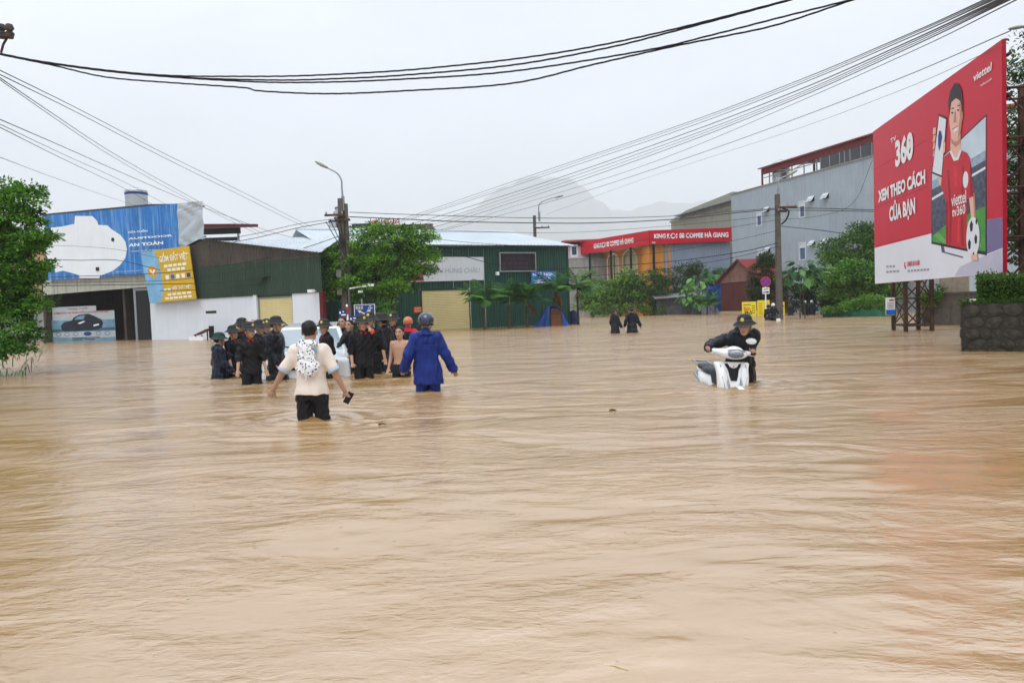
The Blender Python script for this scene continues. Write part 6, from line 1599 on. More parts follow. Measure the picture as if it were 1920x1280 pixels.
# green net fence
fN = Facade(G(1542, 48.5), G(1668, 45.5))
nf = fN.thing('net_fence', 'low green net fence in front of the shrubs', 'fence')
m_net = M('green_net', S(52, 108, 84), 0.8, var=0.35, scale=12, trans=0.3)
for k in range(5):
    a, b = fN.w * k / 5, fN.w * (k + 1) / 5; v = []
    zt_ = 0.50
    for i in range(9):
        u = i / 8; v += [(a + (b - a) * u, 0.05 * math.sin(9 * u + k), -0.3), (a + (b - a) * u, 0.05 * math.sin(7 * u + k + 1), zt_ - 0.16 * math.sin(math.pi * u) + 0.04 * (k % 2))]
    mesh_obj('net_panel', v, [(2 * i, 2 * i + 2, 2 * i + 3, 2 * i + 1) for i in range(8)], m_net, nf)
for k in range(6): MB().tube([(fN.w * k / 5, 0.06, GZ), (fN.w * k / 5, 0.06, 0.75)], 0.03, 6).build('stake', m_bark, nf)

# ------------------------------------------------------------------ things by the warehouse corner and on the bank
c = W(1031, 608); c.y = min(c.y, 51.5); c = G(1031, 50.0)
tp = empty('tarpaulin', (c.x, c.y, GZ), 0, 'blue tarpaulin draped over a heap at the warehouse corner', 'tarpaulin')
nx, ny = 30, 14; v = []
for i in range(nx + 1):
    for j in range(ny + 1):
        u, w_ = i / nx * 2 - 1, j / ny
        x = u * 1.25; prof_ = np.interp(u, [-1, -0.55, -0.15, 0.1, 0.55, 0.7, 1.0], [0.5, 1.0, 1.86, 1.9, 1.75, 1.3, 0.5])
        z = prof_ * (1 - 0.12 * w_) + 0.05 * math.sin(9 * u + 5 * w_) + 0.03 * math.sin(23 * u - 7 * w_)
        v.append((x + 0.06 * math.sin(8 * w_ + 3 * u), 0.7 * (w_ - 0.3) + 0.05 * math.sin(14 * u), z))
f = [(i * (ny + 1) + j, (i + 1) * (ny + 1) + j, (i + 1) * (ny + 1) + j + 1, i * (ny + 1) + j + 1) for i in range(nx) for j in range(ny)]
mesh_obj('sheet', v, f, m_tarp, tp, smooth=True)
v = []                                           # skirts hanging down in folds on both sides of the open front
for s_, (u0, u1) in enumerate(((-1.0, -0.02), (0.62, 1.02))):
    v = []; n_ = 20
    for i in range(n_ + 1):
        u = u0 + (u1 - u0) * i / n_; zt_ = float(np.interp(u, [-1, -0.55, -0.15, 0.1, 0.55, 0.7, 1.0], [0.5, 1.0, 1.86, 1.9, 1.75, 1.3, 0.5]))
        for j in range(7):
            w_ = j / 6; v.append((u * 1.25 - (0.10 if s_ == 0 else -0.05) * w_ * (1 - u * u), -0.22 - 0.10 * w_ + 0.06 * math.sin(17 * u + 2 * w_) * (0.4 + w_), zt_ * (1 - w_) + 0.35 * w_ * 1.0 - 0.0))
    f = [(i * 7 + j, (i + 1) * 7 + j, (i + 1) * 7 + j + 1, i * 7 + j + 1) for i in range(n_) for j in range(6)]
    mesh_obj('skirt', v, f, m_tarp, tp, smooth=True)
cb = empty('wooden_cabinet', (c.x, c.y, GZ), 0, 'wooden cabinet with slatted front showing under the blue tarpaulin', 'cabinet')
box('carcass', m_wood, cb, 0.05, 0.78, 0.0, 0.55, 0.0, 1.72)
for k in range(5): box('slat', m_wood, cb, 0.07, 0.76, -0.05, -0.004, 0.55 + k * 0.13, 0.66 + k * 0.13)
box('shelf', m_wood, cb, 0.0, 0.84, -0.12, -0.004, 1.2, 1.26)
for k in range(4): box('door_panel', M('dark_wood', S(96, 60, 44), 0.7, var=0.3), cb, 0.09 + k * 0.17, 0.24 + k * 0.17, -0.04, -0.004, 1.28, 1.66)
c = G(1074, 53.0); br = empty('plastic_barrel', (c.x, c.y, GZ), 0, 'dark blue barrel standing past the warehouse corner', 'barrel')
MB().lathe([(0, 0), (0.24, 0), (0.27, 0.1), (0.27, 0.5), (0.285, 0.52), (0.27, 0.55), (0.27, 1.0), (0.285, 1.02), (0.27, 1.05), (0.26, 1.42), (0.2, 1.5), (0, 1.5)], (0, 0, 0), 18).build('drum', M('barrel_blue', S(42, 52, 104), 0.4, var=0.15), br, smooth=True)
MB().lathe([(0, 1.505), (0.06, 1.505), (0.06, 1.55), (0, 1.55)], (0.1, 0, 0), 10).build('bung', m_black, br)
c = G(1347, 76.0); t2 = empty('tarpaulin', (c.x, c.y, GZ), 0, 'blue tarpaulin hung on poles beside the rusty red shed', 'tarpaulin')
v = []
for i in range(9):
    for j in range(7): v.append((-0.9 + 1.4 * i / 8 + 0.08 * j * (i / 8 - 1), -0.1 + 0.12 * math.sin(i * 1.1 + j), 3.6 - 0.45 * j * (0.55 + 0.08 * i) + 0.1 * math.sin(i * 1.7)))
mesh_obj('sheet', v, [(i * 7 + j, (i + 1) * 7 + j, (i + 1) * 7 + j + 1, i * 7 + j + 1) for i in range(8) for j in range(6)], m_tarp, t2, smooth=True)
for x in (-0.85, 0.5): MB().tube([(x, 0.1, 0), (x, 0.1, 3.7)], 0.04, 6).build('pole', m_bark, t2)
# lean-to shack under the far trees
c = G(1240, 79.0); sk = empty('shack', (c.x, c.y, GZ), 0, 'low grey shack of old boards under the far trees', 'shack')
for k in range(11):
    x = -0.5 + k * 0.42; box('board', M('grey_board', S(92, 92, 96), 0.8, var=0.4, scale=2), sk, x, x + 0.4, 0.0 + 0.03 * (k % 3), 0.05 + 0.03 * (k % 3), 0, 2.3 + 0.08 * math.sin(k * 2.2))
MB().solid([(-0.8, -0.6, 2.35), (4.6, -0.6, 2.5), (4.6, 1.8, 2.9), (-0.8, 1.8, 2.8)], [(-0.8, -0.6, 2.28), (4.6, -0.6, 2.43), (4.6, 1.8, 2.83), (-0.8, 1.8, 2.73)]).build('roof', M('shack_roof', S(128, 126, 128), 0.6, var=0.35), sk)
for x in (0.6, 2.6, 4.2): MB().tube([(x, -0.5, 0), (x - 0.5, -0.4, 2.5)], 0.05, 6).build('prop', m_bark, sk)

# ================================================================== smooth solids from distance fields (bodies, clothes, vehicles)
def smin(a, b, k):
    h = np.clip(0.5 + 0.5 * (b - a) / k, 0, 1)
    return b + (a - b) * h - k * h * (1 - h)
class Field:
    def __init__(s, lo, hi, vox):
        s.ax = [np.arange(lo[i], hi[i] + vox, vox) for i in range(3)]
        s.f = np.full([len(a) for a in s.ax], 0.4); s.vox = vox
    def block(s, lo, hi):
        sl = []
        for i in range(3):
            a = max(0, int(np.searchsorted(s.ax[i], lo[i])) - 1); b = min(len(s.ax[i]), int(np.searchsorted(s.ax[i], hi[i])) + 1)
            if b <= a: return None, None
            sl.append(slice(a, b))
        X = s.ax[0][sl[0]][:, None, None]; Y = s.ax[1][sl[1]][None, :, None]; Z = s.ax[2][sl[2]][None, None, :]
        return tuple(sl), (X, Y, Z)
    def put(s, sl, d, k, op):
        if op == 'add': s.f[sl] = smin(s.f[sl], d, k)
        elif op == 'sub': s.f[sl] = -smin(-s.f[sl], d, k)
        elif op == 'and': s.f[sl] = -smin(-s.f[sl], -d, k)
    def cone(s, p0, p1, r0, r1, k=0.02, op='add', flat=None):
        p0, p1 = np.array(p0, float), np.array(p1, float); m = max(r0, r1) + 3 * k + 2 * s.vox
        sl, c = s.block(np.minimum(p0, p1) - m, np.maximum(p0, p1) + m)
        if sl is None: return s
        ba = p1 - p0; q = [c[i] - p0[i] for i in range(3)]; dd = float(ba @ ba) + 1e-9
        h = np.clip((q[0] * ba[0] + q[1] * ba[1] + q[2] * ba[2]) / dd, 0, 1)
        d = np.sqrt((q[0] - h * ba[0]) ** 2 + (q[1] - h * ba[1]) ** 2 + (q[2] - h * ba[2]) ** 2) - (r0 + (r1 - r0) * h)
        s.put(sl, d, k, op); return s
    def ell(s, c0, r, k=0.02, op='add', rot=None):
        c0, r = np.array(c0, float), np.array(r, float); m = r.max() + 3 * k + 2 * s.vox
        sl, c = s.block(c0 - m, c0 + m)
        if sl is None: return s
        q = [c[i] - c0[i] for i in range(3)]
        if rot is not None:
            Rm = np.array(rot.transposed()); q = [Rm[i][0] * q[0] + Rm[i][1] * q[1] + Rm[i][2] * q[2] for i in range(3)]
        a = np.sqrt((q[0] / r[0]) ** 2 + (q[1] / r[1]) ** 2 + (q[2] / r[2]) ** 2)
        b = np.sqrt((q[0] / r[0] ** 2) ** 2 + (q[1] / r[1] ** 2) ** 2 + (q[2] / r[2] ** 2) ** 2) + 1e-9
        s.put(sl, a * (a - 1) / b, k, op); return s
    def planes(s, pl, k=0.03, op='add', lo=None, hi=None):    # convex solid: list of (point, outward normal)
        sl, c = s.block(lo, hi); d = None
        for p, n in pl:
            n = np.array(n, float); n /= np.linalg.norm(n); e = (c[0] - p[0]) * n[0] + (c[1] - p[1]) * n[1] + (c[2] - p[2]) * n[2]
            d = e + 0 * (c[0] + c[1] + c[2]) if d is None else -smin(-d, -e, k)
        s.put(sl, d, 0.02, op); return s
    def loft(s, lv, k=0.03, hip=None, R=None, op='add'):      # lv: rows (z, half-width, half-depth, y-centre)
        lv = np.array(lv); pad = 0.25
        sl, c = s.block([a[0] for a in s.ax], [a[-1] for a in s.ax])
        X, Y, Z = c
        if R is not None:
            q = [X - hip[0], Y - hip[1], Z - hip[2]]; Rm = np.array(R.transposed())
            X, Y, Z = [Rm[i][0] * q[0] + Rm[i][1] * q[1] + Rm[i][2] * q[2] + hip[i] for i in range(3)]
        a = np.interp(Z, lv[:, 0], lv[:, 1]); b = np.interp(Z, lv[:, 0], lv[:, 2]); y0 = np.interp(Z, lv[:, 0], lv[:, 3])
        e = np.sqrt((X / a) ** 2 + ((Y - y0) / b) ** 2)
        d = (e - 1) * np.minimum(a, b)
        d = np.maximum(d, np.maximum(lv[0, 0] - Z, Z - lv[-1, 0])) + 0 * (X + Y + Z)
        s.put(sl, d, k, op); return s
    def wrinkle(s, amp, sc_, seed, lo=None):
        rg = np.random.default_rng(seed); X, Y, Z = s.ax[0][:, None, None], s.ax[1][None, :, None], s.ax[2][None, None, :]
        w = 0
        for i in range(5):
            k = rg.normal(size=3) * sc_ * (1.0 + 0.5 * i); k[2] *= 0.55
            w = w + np.sin(k[0] * X + k[1] * Y + k[2] * Z + rg.random() * 6.28 + 1.5 * np.sin(0.6 * (k[1] * X - k[0] * Y + 0.8 * k[2] * Z))) / (1 + 0.4 * i)
        s.f += amp * w; return s
    def below(s, z, op='keep_above'):
        Z = s.ax[2][None, None, :]; s.f = np.maximum(s.f, (z - Z) if op == 'keep_above' else (Z - z)); return s
    def mesh(s):
        f = s.f; f[0], f[-1] = 0.4, 0.4; f[:, 0], f[:, -1] = 0.4, 0.4; f[:, :, 0], f[:, :, -1] = 0.4, 0.4
        nx, ny, nz = f.shape; ins = f < 0
        c = ins[:-1, :-1, :-1].astype(np.int8)
        tot = np.zeros((nx - 1, ny - 1, nz - 1), np.int8)
        for dx in (0, 1):
            for dy in (0, 1):
                for dz in (0, 1): tot += ins[dx:nx - 1 + dx, dy:ny - 1 + dy, dz:nz - 1 + dz]
        act = (tot > 0) & (tot < 8); idx = np.full(act.shape, -1, np.int64); I, J, K = np.nonzero(act); idx[I, J, K] = np.arange(len(I))
        acc = np.zeros((len(I), 3)); cnt = np.zeros(len(I))
        cor = [(0, 0, 0), (1, 0, 0), (0, 1, 0), (1, 1, 0), (0, 0, 1), (1, 0, 1), (0, 1, 1), (1, 1, 1)]
        for a, b in ((0, 1), (2, 3), (4, 5), (6, 7), (0, 2), (1, 3), (4, 6), (5, 7), (0, 4), (1, 5), (2, 6), (3, 7)):
            A, B = cor[a], cor[b]
            fa = f[I + A[0], J + A[1], K + A[2]]; fb = f[I + B[0], J + B[1], K + B[2]]
            m = (fa < 0) != (fb < 0); t = np.where(m, fa / np.where(m, fa - fb, 1), 0)
            for i in range(3): acc[:, i] += np.where(m, A[i] + (B[i] - A[i]) * t, 0)
            cnt += m
        P = acc / cnt[:, None]
        V = np.stack([s.ax[0][0] + (I + P[:, 0]) * s.vox, s.ax[1][0] + (J + P[:, 1]) * s.vox, s.ax[2][0] + (K + P[:, 2]) * s.vox], 1)
        F = []
        e = ins[:-1, 1:-1, 1:-1] != ins[1:, 1:-1, 1:-1]; i, j, k = np.nonzero(e); j += 1; k += 1
        q = np.stack([idx[i, j - 1, k - 1], idx[i, j, k - 1], idx[i, j, k], idx[i, j - 1, k]], 1); fl_ = ins[i, j, k]; q[~fl_] = q[~fl_][:, ::-1]; F.append(q)
        e = ins[1:-1, :-1, 1:-1] != ins[1:-1, 1:, 1:-1]; i, j, k = np.nonzero(e); i += 1; k += 1
        q = np.stack([idx[i - 1, j, k - 1], idx[i - 1, j, k], idx[i, j, k], idx[i, j, k - 1]], 1); fl_ = ins[i, j, k]; q[~fl_] = q[~fl_][:, ::-1]; F.append(q)
        e = ins[1:-1, 1:-1, :-1] != ins[1:-1, 1:-1, 1:]; i, j, k = np.nonzero(e); i += 1; j += 1
        q = np.stack([idx[i - 1, j - 1, k], idx[i, j - 1, k], idx[i, j, k], idx[i - 1, j, k]], 1); fl_ = ins[i, j, k]; q[~fl_] = q[~fl_][:, ::-1]; F.append(q)
        F = np.concatenate(F); return V, F[(F >= 0).all(1)]

# ================================================================== people
m_skin = M('skin', (0.5, 0.3, 0.2), 0.5, var=0.06, scale=14, attr=True, spec=0.4)
m_hair = M('black_hair', (0.012, 0.010, 0.009), 0.45, var=0.3, scale=30)
m_uniform = M('wet_black_cloth', (0.008, 0.008, 0.010), 0.5, var=0.3, scale=8, bump=0.3, bscale=30)
m_poncho = M('black_rain_poncho', (0.013, 0.015, 0.020), 0.32, var=0.3, scale=6, bump=0.25, bscale=16)
m_navyponcho = M('navy_rain_poncho', (0.012, 0.017, 0.034), 0.34, var=0.3, scale=6, bump=0.25, bscale=16)
m_tee = M('cream_tshirt', S(226, 212, 200), 0.8, var=0.07, scale=5, bump=0.15, bscale=40)
m_bluecoat = M('blue_raincoat', S(22, 42, 112), 0.45, var=0.18, scale=5, bump=0.3, bscale=14)
m_bluepants = M('blue_rain_trousers', S(22, 42, 108), 0.45, var=0.18, scale=5, bump=0.3, bscale=14)
m_pith = M('black_pith_helmet', (0.018, 0.020, 0.021), 0.6, var=0.15)
m_pithrim = M('helmet_rim', (0.07, 0.075, 0.07), 0.6)
m_pithgreen = M('green_pith_helmet', (0.018, 0.050, 0.046), 0.7, var=0.15)
m_badge = M('gold_badge', S(206, 178, 100), 0.35, metal=0.4, var=0.1)
m_navyhelmet = M('navy_helmet', S(28, 40, 66), 0.16, var=0.05, spec=0.7, coat=0.5)
m_whitehelmet = M('white_helmet', S(212, 214, 216), 0.25, var=0.04, coat=0.4)
m_orangehelmet = M('orange_helmet', S(196, 112, 78), 0.3, var=0.04, coat=0.4)
m_redtab = M('red_collar_tab', S(190, 34, 36), 0.6)
m_redshirt = M('red_shirt', S(186, 36, 62), 0.7, var=0.12)
m_blackvest = M('black_vest', (0.014, 0.014, 0.016), 0.6, var=0.2)
SKIN = (0.46, 0.265, 0.175)

def person(label, px, D, turn, h=1.70, head='pith', top='uniform', bottom='uniform', armL=None, armR=None, head_turn=0.0, head_tilt=0.0, lean=0.0, side=0.0,
           vox=0.013, gz=GZ, tone=1.0, group=None, seed=0, top_mat=None, pos=None, wave=1.0, hem=None, collar=True, pith_mat=None, hand_pose=0.35, twist=0.0, legs=True):
    """turn: degrees clockwise from walking away from the camera. armL/armR: (x, y, z) of the wrist in the body frame (right +x, forward +y, metres at 1.7 m)."""
    b = pos if pos is not None else G(px, D); s = h / 1.70
    t = empty('person', (b.x, b.y, gz), -RAD(turn), label, 'person', group)
    if D < 40 and wave: WADERS.append((b.x, b.y, wave))
    hip = np.array([0, 0, 0.90]); HK = 1.10
    R = Matrix.Rotation(RAD(-lean), 3, 'X') @ Matrix.Rotation(RAD(side), 3, 'Y') @ Matrix.Rotation(RAD(-twist), 3, 'Z')
    def U(p): return np.array(R @ Vector(np.array(p) - hip)) + hip      # upper-body point after the lean
    neck = U((0, -0.01, 1.44)); hc = U((0, 0.025, 1.595))
    Rh = Matrix.Rotation(RAD(-head_turn), 3, 'Z') @ Matrix.Rotation(RAD(-head_tilt), 3, 'X')
    def Hd(p): return np.array(Rh @ Vector(p)) * HK + hc
    sh = {-1: U((-0.172, -0.01, 1.375)), 1: U((0.172, -0.01, 1.375))}
    def ik(S_, T_, l1=0.29, l2=0.265, hint=(0, -1, -0.3)):
        S_, T_ = Vector(S_), Vector(T_); d = T_ - S_; L = min(d.length, (l1 + l2) * 0.995); d.normalize(); T_ = S_ + d * L
        a = (l1 * l1 - l2 * l2 + L * L) / (2 * L); hh = math.sqrt(max(0, l1 * l1 - a * a)); hn = Vector(hint); hn = (hn - d * hn.dot(d)).normalized()
        return np.array(S_ + d * a + hn * hh), np.array(T_)
    arms = {}
    for sd, tgt in ((-1, armL), (1, armR)):
        if tgt is None: tgt = U((sd * 0.225, 0.05, 0.86)) if lean < 10 else U((sd * 0.26, 0.10, 0.88))
        arms[sd] = ik(sh[sd], tgt, hint=(sd * 0.12, -1, -0.1))
    zmin = 0.0
    pts = [arms[-1][0], arms[-1][1], arms[1][0], arms[1][1], hc, hip, sh[-1], sh[1]]
    lo = np.min(pts, 0) - 0.32; hi = np.max(pts, 0) + 0.32; lo[2] = -0.02; lo[:2] = np.minimum(lo[:2], -0.28); hi[:2] = np.maximum(hi[:2], 0.28)
    v_ = vox / s
    hipx = {-1: np.array([-0.09, 0, 0.88]), 1: np.array([0.09, 0, 0.88])}
    knee = {-1: np.array([-0.105, 0.03, 0.48]), 1: np.array([0.105, 0.05, 0.48])}; ank = {-1: np.array([-0.11, -0.03, 0.08]), 1: np.array([0.11, 0.0, 0.08])}
    TOR = [(0.84, 0.150, 0.105, 0), (0.93, 0.168, 0.115, -0.005), (1.04, 0.143, 0.100, 0.0), (1.18, 0.158, 0.110, 0.005), (1.30, 0.178, 0.115, 0.005), (1.38, 0.170, 0.098, -0.005), (1.435, 0.09, 0.07, -0.012)]
    # ---- skin: one continuous body
    B = Field(lo, hi, v_)
    B.loft([(z, a * (0.90 if top else 1.0), b_ * (0.88 if top else 1.0), y) for z, a, b_, y in TOR], 0.03, hip, R)
    B.cone(sh[-1] * 0.93 + neck * 0.07, sh[1] * 0.93 + neck * 0.07, 0.055, 0.055, 0.04)
    B.cone(neck - (hc - neck) * 0.3, hc - np.array(R @ Vector((0, 0.01, 0.03))), 0.058, 0.052, 0.03)
    B.ell(Hd((0, -0.008, 0.03)), (0.0836, 0.1034, 0.0968), 0.02, rot=Rh)
    B.ell(Hd((0, 0.022, -0.045)), (0.064, 0.075, 0.079), 0.03, rot=Rh)
    B.ell(Hd((0, 0.052, -0.088)), (0.033, 0.031, 0.024), 0.03, rot=Rh)
    for e in (-1, 1):
        B.ell(Hd((e * 0.079, -0.006, -0.01)), (0.013, 0.022, 0.034), 0.008, rot=Rh)
        B.ell(Hd((e * 0.030, 0.094, 0.012)), (0.014, 0.010, 0.008), 0.012, op='sub', rot=Rh)
        B.ell(Hd((e * 0.034, 0.066, -0.018)), (0.024, 0.022, 0.02), 0.02, rot=Rh)
    B.cone(Hd((0, 0.084, 0.008)), Hd((0, 0.106, -0.030)), 0.010, 0.014, 0.010)
    B.cone(Hd((-0.026, 0.086, 0.030)), Hd((0.026, 0.086, 0.030)), 0.009, 0.009, 0.015)
    B.cone(Hd((-0.016, 0.086, -0.060)), Hd((0.016, 0.086, -0.060)), 0.008, 0.008, 0.008)
    for sd in (-1, 1):
        el, wr = arms[sd]
        B.cone(sh[sd], el, 0.053, 0.042, 0.03); B.cone(el, wr, 0.042, 0.027, 0.02)
        fd = (wr - el) / np.linalg.norm(wr - el)
        side_ = np.cross(fd, np.array([0.0, 1.0, 0.15])); side_ /= np.linalg.norm(side_) + 1e-9
        pn = np.cross(side_, fd)                                  # back of hand to palm
        curl = hand_pose if not isinstance(hand_pose, dict) else hand_pose[sd]
        pc = wr + fd * 0.055
        B.ell(pc, (0.040, 0.016, 0.052), 0.012, rot=Matrix(np.stack([side_, pn, fd], 1).tolist()))
        for q in range(4):
            o_ = (q - 1.5) * 0.019; a0 = wr + fd * 0.093 + side_ * o_; ln_ = (0.062, 0.072, 0.068, 0.052)[q]
            a1 = a0 + (fd * math.cos(curl) + pn * math.sin(curl)) * ln_ * 0.55; a2 = a1 + (fd * math.cos(2.2 * curl) + pn * math.sin(2.2 * curl)) * ln_ * 0.5
            B.cone(a0, a1, 0.0092, 0.0086, 0.004); B.cone(a1, a2, 0.0086, 0.0075, 0.003)
        tb = wr + fd * 0.035 - side_ * 0.034 * sd; B.cone(tb, tb + (fd * 0.75 - side_ * sd * 0.55 + pn * 0.35) * 0.055, 0.013, 0.0095, 0.01)
    if legs:
        for sd in (-1, 1):
            B.cone(hipx[sd], knee[sd], 0.082, 0.056, 0.03); B.cone(knee[sd], ank[sd], 0.054, 0.036, 0.02); B.cone(ank[sd] + (0, 0, -0.03), ank[sd] + (0.01 * sd, 0.15, -0.05), 0.038, 0.030, 0.02)
    V, F = B.mesh()
    q = (V - hc) @ np.array(Rh) / HK                                    # head frame
    col = np.tile(np.array(SKIN) * tone, (len(V), 1))
    hd = (np.abs(q[:, 0]) < 0.09) & (q[:, 1] > 0.04) & (np.abs(q[:, 2]) < 0.13)
    for e in (-1, 1):
        m = hd & (((q[:, 0] - e * 0.031) / 0.016) ** 2 + ((q[:, 2] - 0.012) / 0.007) ** 2 < 1); col[m] = (0.07, 0.045, 0.035)
        m = hd & (((q[:, 0] - e * 0.033) / 0.026) ** 2 + ((q[:, 2] - 0.036) / 0.007) ** 2 < 1); col[m] = (0.035, 0.022, 0.016)
    m = hd & ((q[:, 0] / 0.028) ** 2 + ((q[:, 2] + 0.060) / 0.010) ** 2 < 1); col[m] = (0.30, 0.10, 0.08)
    body = mesh_obj('body', V * s, F, m_skin, t, smooth=True, cols=col)
    # ---- clothes
    if bottom:
        mt = {'uniform': m_uniform, 'blue': m_bluepants, 'shorts': m_blackvest}[bottom]
        P_ = Field((-0.32, -0.3, 0.02), (0.32, 0.34, 1.02), max(v_, 0.012))
        if bottom == 'shorts': P_.loft([(0.74, 0.185, 0.140, 0), (0.86, 0.192, 0.145, -0.005), (0.93, 0.178, 0.132, 0)], 0.03)
        P_.loft([(0.78, 0.165, 0.120, 0), (0.86, 0.172, 0.122, -0.005), (0.94, 0.150, 0.105, 0)], 0.03)
        for sd in (-1, 1):
            kn = 0.088 if bottom != 'shorts' else 0.085
            P_.cone(hipx[sd] - (0, 0, 0.05), knee[sd], 0.098, kn, 0.03)
            if bottom != 'shorts': P_.cone(knee[sd], ank[sd], kn, 0.075, 0.02)
        P_.wrinkle(0.0055, 26, seed + 5)
        if bottom == 'shorts': P_.below(0.44)
        Vp, Fp = P_.mesh(); mesh_obj('trousers' if bottom != 'shorts' else 'shorts', Vp * s, Fp, mt, t, smooth=True)
    if top:
        T_ = Field(lo, hi, v_ if v_ > 0.011 else v_ * 1.1)
        loose = {'uniform': 0.018, 'tshirt': 0.024, 'poncho': 0.045, 'raincoat': 0.040, 'vest': 0.02}[top]
        zh = hem if hem is not None else {'uniform': 0.76, 'tshirt': 0.84, 'poncho': 0.42, 'raincoat': 0.66, 'vest': 0.86}[top]
        rows = [(z, a + loose, b_ + loose * 0.9, y) for z, a, b_, y in TOR if z > 0.9]
        fl = {'poncho': 0.085, 'raincoat': 0.018}.get(top, 0.012)
        rows = [(zh, 0.172 + loose + fl, 0.124 + loose * 0.9 + fl * 0.8, 0.0)] + rows
        T_.loft(rows, 0.03, hip, R)
        T_.cone(sh[-1] * 0.95 + neck * 0.05, sh[1] * 0.95 + neck * 0.05, 0.046 + loose, 0.046 + loose, 0.05)
        T_.cone(U((0, -0.015, 1.40)), U((0, -0.012, 1.475)), 0.085, 0.068 if top != 'tshirt' else 0.05, 0.03)
        if top in ('poncho', 'raincoat'): T_.ell(U((0, -0.10, 1.43)), (0.12, 0.06, 0.06 if top == 'poncho' else 0.03), 0.03, rot=R)
        for sd in (-1, 1):
            el, wr = arms[sd]; r = loose * 0.85
            if top == 'tshirt': T_.cone(sh[sd], sh[sd] + (el - sh[sd]) * 0.78, 0.050 + r, 0.055 + r * 0.8, 0.04)
            elif top == 'vest': T_.cone(sh[sd], sh[sd] + (el - sh[sd]) * 0.9, 0.055 + r, 0.05 + r, 0.03)
            else:
                end = {'uniform': 0.25, 'poncho': 0.85, 'raincoat': 0.97}[top]
                T_.cone(sh[sd], el, 0.052 + r, 0.046 + r, 0.04); T_.cone(el, el + (wr - el) * end, 0.046 + r, 0.036 + r * 1.1, 0.03)
        T_.wrinkle(0.0062 if top in ('poncho', 'raincoat', 'uniform') else 0.0048, 26, seed)
        Vt, Ft = T_.mesh()
        mt = top_mat or {'uniform': m_uniform, 'tshirt': m_tee, 'poncho': m_poncho, 'raincoat': m_bluecoat, 'vest': m_redshirt}[top]
        mesh_obj({'uniform': 'shirt', 'tshirt': 'tshirt', 'poncho': 'poncho', 'raincoat': 'raincoat', 'vest': 'shirt'}[top], Vt * s, Ft, mt, t, smooth=True)
        if collar and top == 'uniform':
            for e in (-1, 1):
                p = U((e * 0.042, 0.085, 1.425)); MB().box(p[0] - 0.014, p[0] + 0.014, p[1] - 0.012, p[1] + 0.012, p[2] - 0.022, p[2] + 0.022).build('collar_tab', m_redtab, t).scale = (s, s, s)
    # ---- head wear and hair
    HM = Matrix.Translation(Vector(hc) * s) @ Rh.to_4x4() @ Matrix.Scale(s * HK, 4)
    def hat(o): o.matrix_local = HM; return o
    if head in ('pith', 'hair', 'shorthair', 'pith_back'):
        Hh = Field((-0.12, -0.14, -0.12), (0.12, 0.14, 0.16), max(0.009, v_ * 0.8))
        Hh.ell((0, -0.016, 0.036), (0.083, 0.100, 0.092), 0.01)
        Hh.planes([((0, 0.052, 0.060), (0, 0.85, -0.55))], 0.01, 'and', (-9, -9, -9), (9, 9, 9)); Hh.planes([((0, 0.0, -0.035), (0, 0.55, -0.9))], 0.01, 'and', (-9, -9, -9), (9, 9, 9))
        Hh.wrinkle(0.0025, 70, seed + 9)
        Vh, Fh = Hh.mesh(); hat(mesh_obj('hair', Vh, Fh, m_hair, t, smooth=True))
    if head.startswith('pith'):
        pm = pith_mat or m_pith
        prof = [(0.158, 0.030), (0.162, 0.034), (0.158, 0.040), (0.128, 0.062), (0.106, 0.082), (0.104, 0.105), (0.097, 0.132), (0.078, 0.156), (0.045, 0.171), (0.012, 0.176), (0.0, 0.176)]
        hp = hat(MB().lathe(prof, (0, -0.004, 0), 26, 0.94, 1.10).build('pith_helmet', pm, t, smooth=True))
        MB().lathe([(0.10, 0.060), (0.128, 0.058), (0.156, 0.028)], (0, -0.004, 0), 26, 0.94, 1.10).build('brim_lining', pm, hp, smooth=True)
        MB().lathe([(0.1585, 0.0275), (0.1655, 0.033), (0.1600, 0.0415)], (0, -0.004, 0), 26, 0.94, 1.10).build('brim_edge', m_pithrim, hp)
        MB().lathe([(0.1075, 0.083), (0.1090, 0.095), (0.1065, 0.104)], (0, -0.004, 0), 26, 0.94, 1.10).build('hat_band', m_pithrim, hp)
        if pm is m_pith:
            MB().lathe([(0.0, 0.004), (0.016, 0.004), (0.026, 0.0)], (0, 0, 0), 12).build('badge', m_badge, hp).matrix_local = Matrix.Translation((0, 0.113, 0.112)) @ Matrix.Rotation(RAD(-78), 4, 'X') @ Matrix.Scale(1.0, 4)
        if vox < 0.02:
            st_ = [(-0.082, 0.02, 0.04), (-0.078, 0.035, -0.03), (-0.05, 0.05, -0.09), (0.0, 0.058, -0.118), (0.05, 0.05, -0.09), (0.078, 0.035, -0.03), (0.082, 0.02, 0.04)]
            MB().tube(catmull(st_, 3), 0.0045, 5).build('chin_strap', m_bark, hp)
    elif head.startswith('helmet'):
        hm = {'helmet_navy': m_navyhelmet, 'helmet_white': m_whitehelmet, 'helmet_orange': m_orangehelmet, 'helmet_black': m_pith}[head]
        Hh = Field((-0.16, -0.17, -0.12), (0.16, 0.2, 0.20), max(0.010, v_ * 0.8))
        Hh.ell((0, -0.012, 0.042), (0.112, 0.132, 0.118), 0.01)
        Hh.planes([((0, 0.09, 0.03), (0, 0.9, -0.55))], 0.01, 'and', (-9, -9, -9), (9, 9, 9)); Hh.planes([((0, 0.0, -0.03), (0, 0.12, -1))], 0.01, 'and', (-9, -9, -9), (9, 9, 9))
        Vh, Fh = Hh.mesh(); hp = hat(mesh_obj('helmet', Vh, Fh, hm, t, smooth=True))
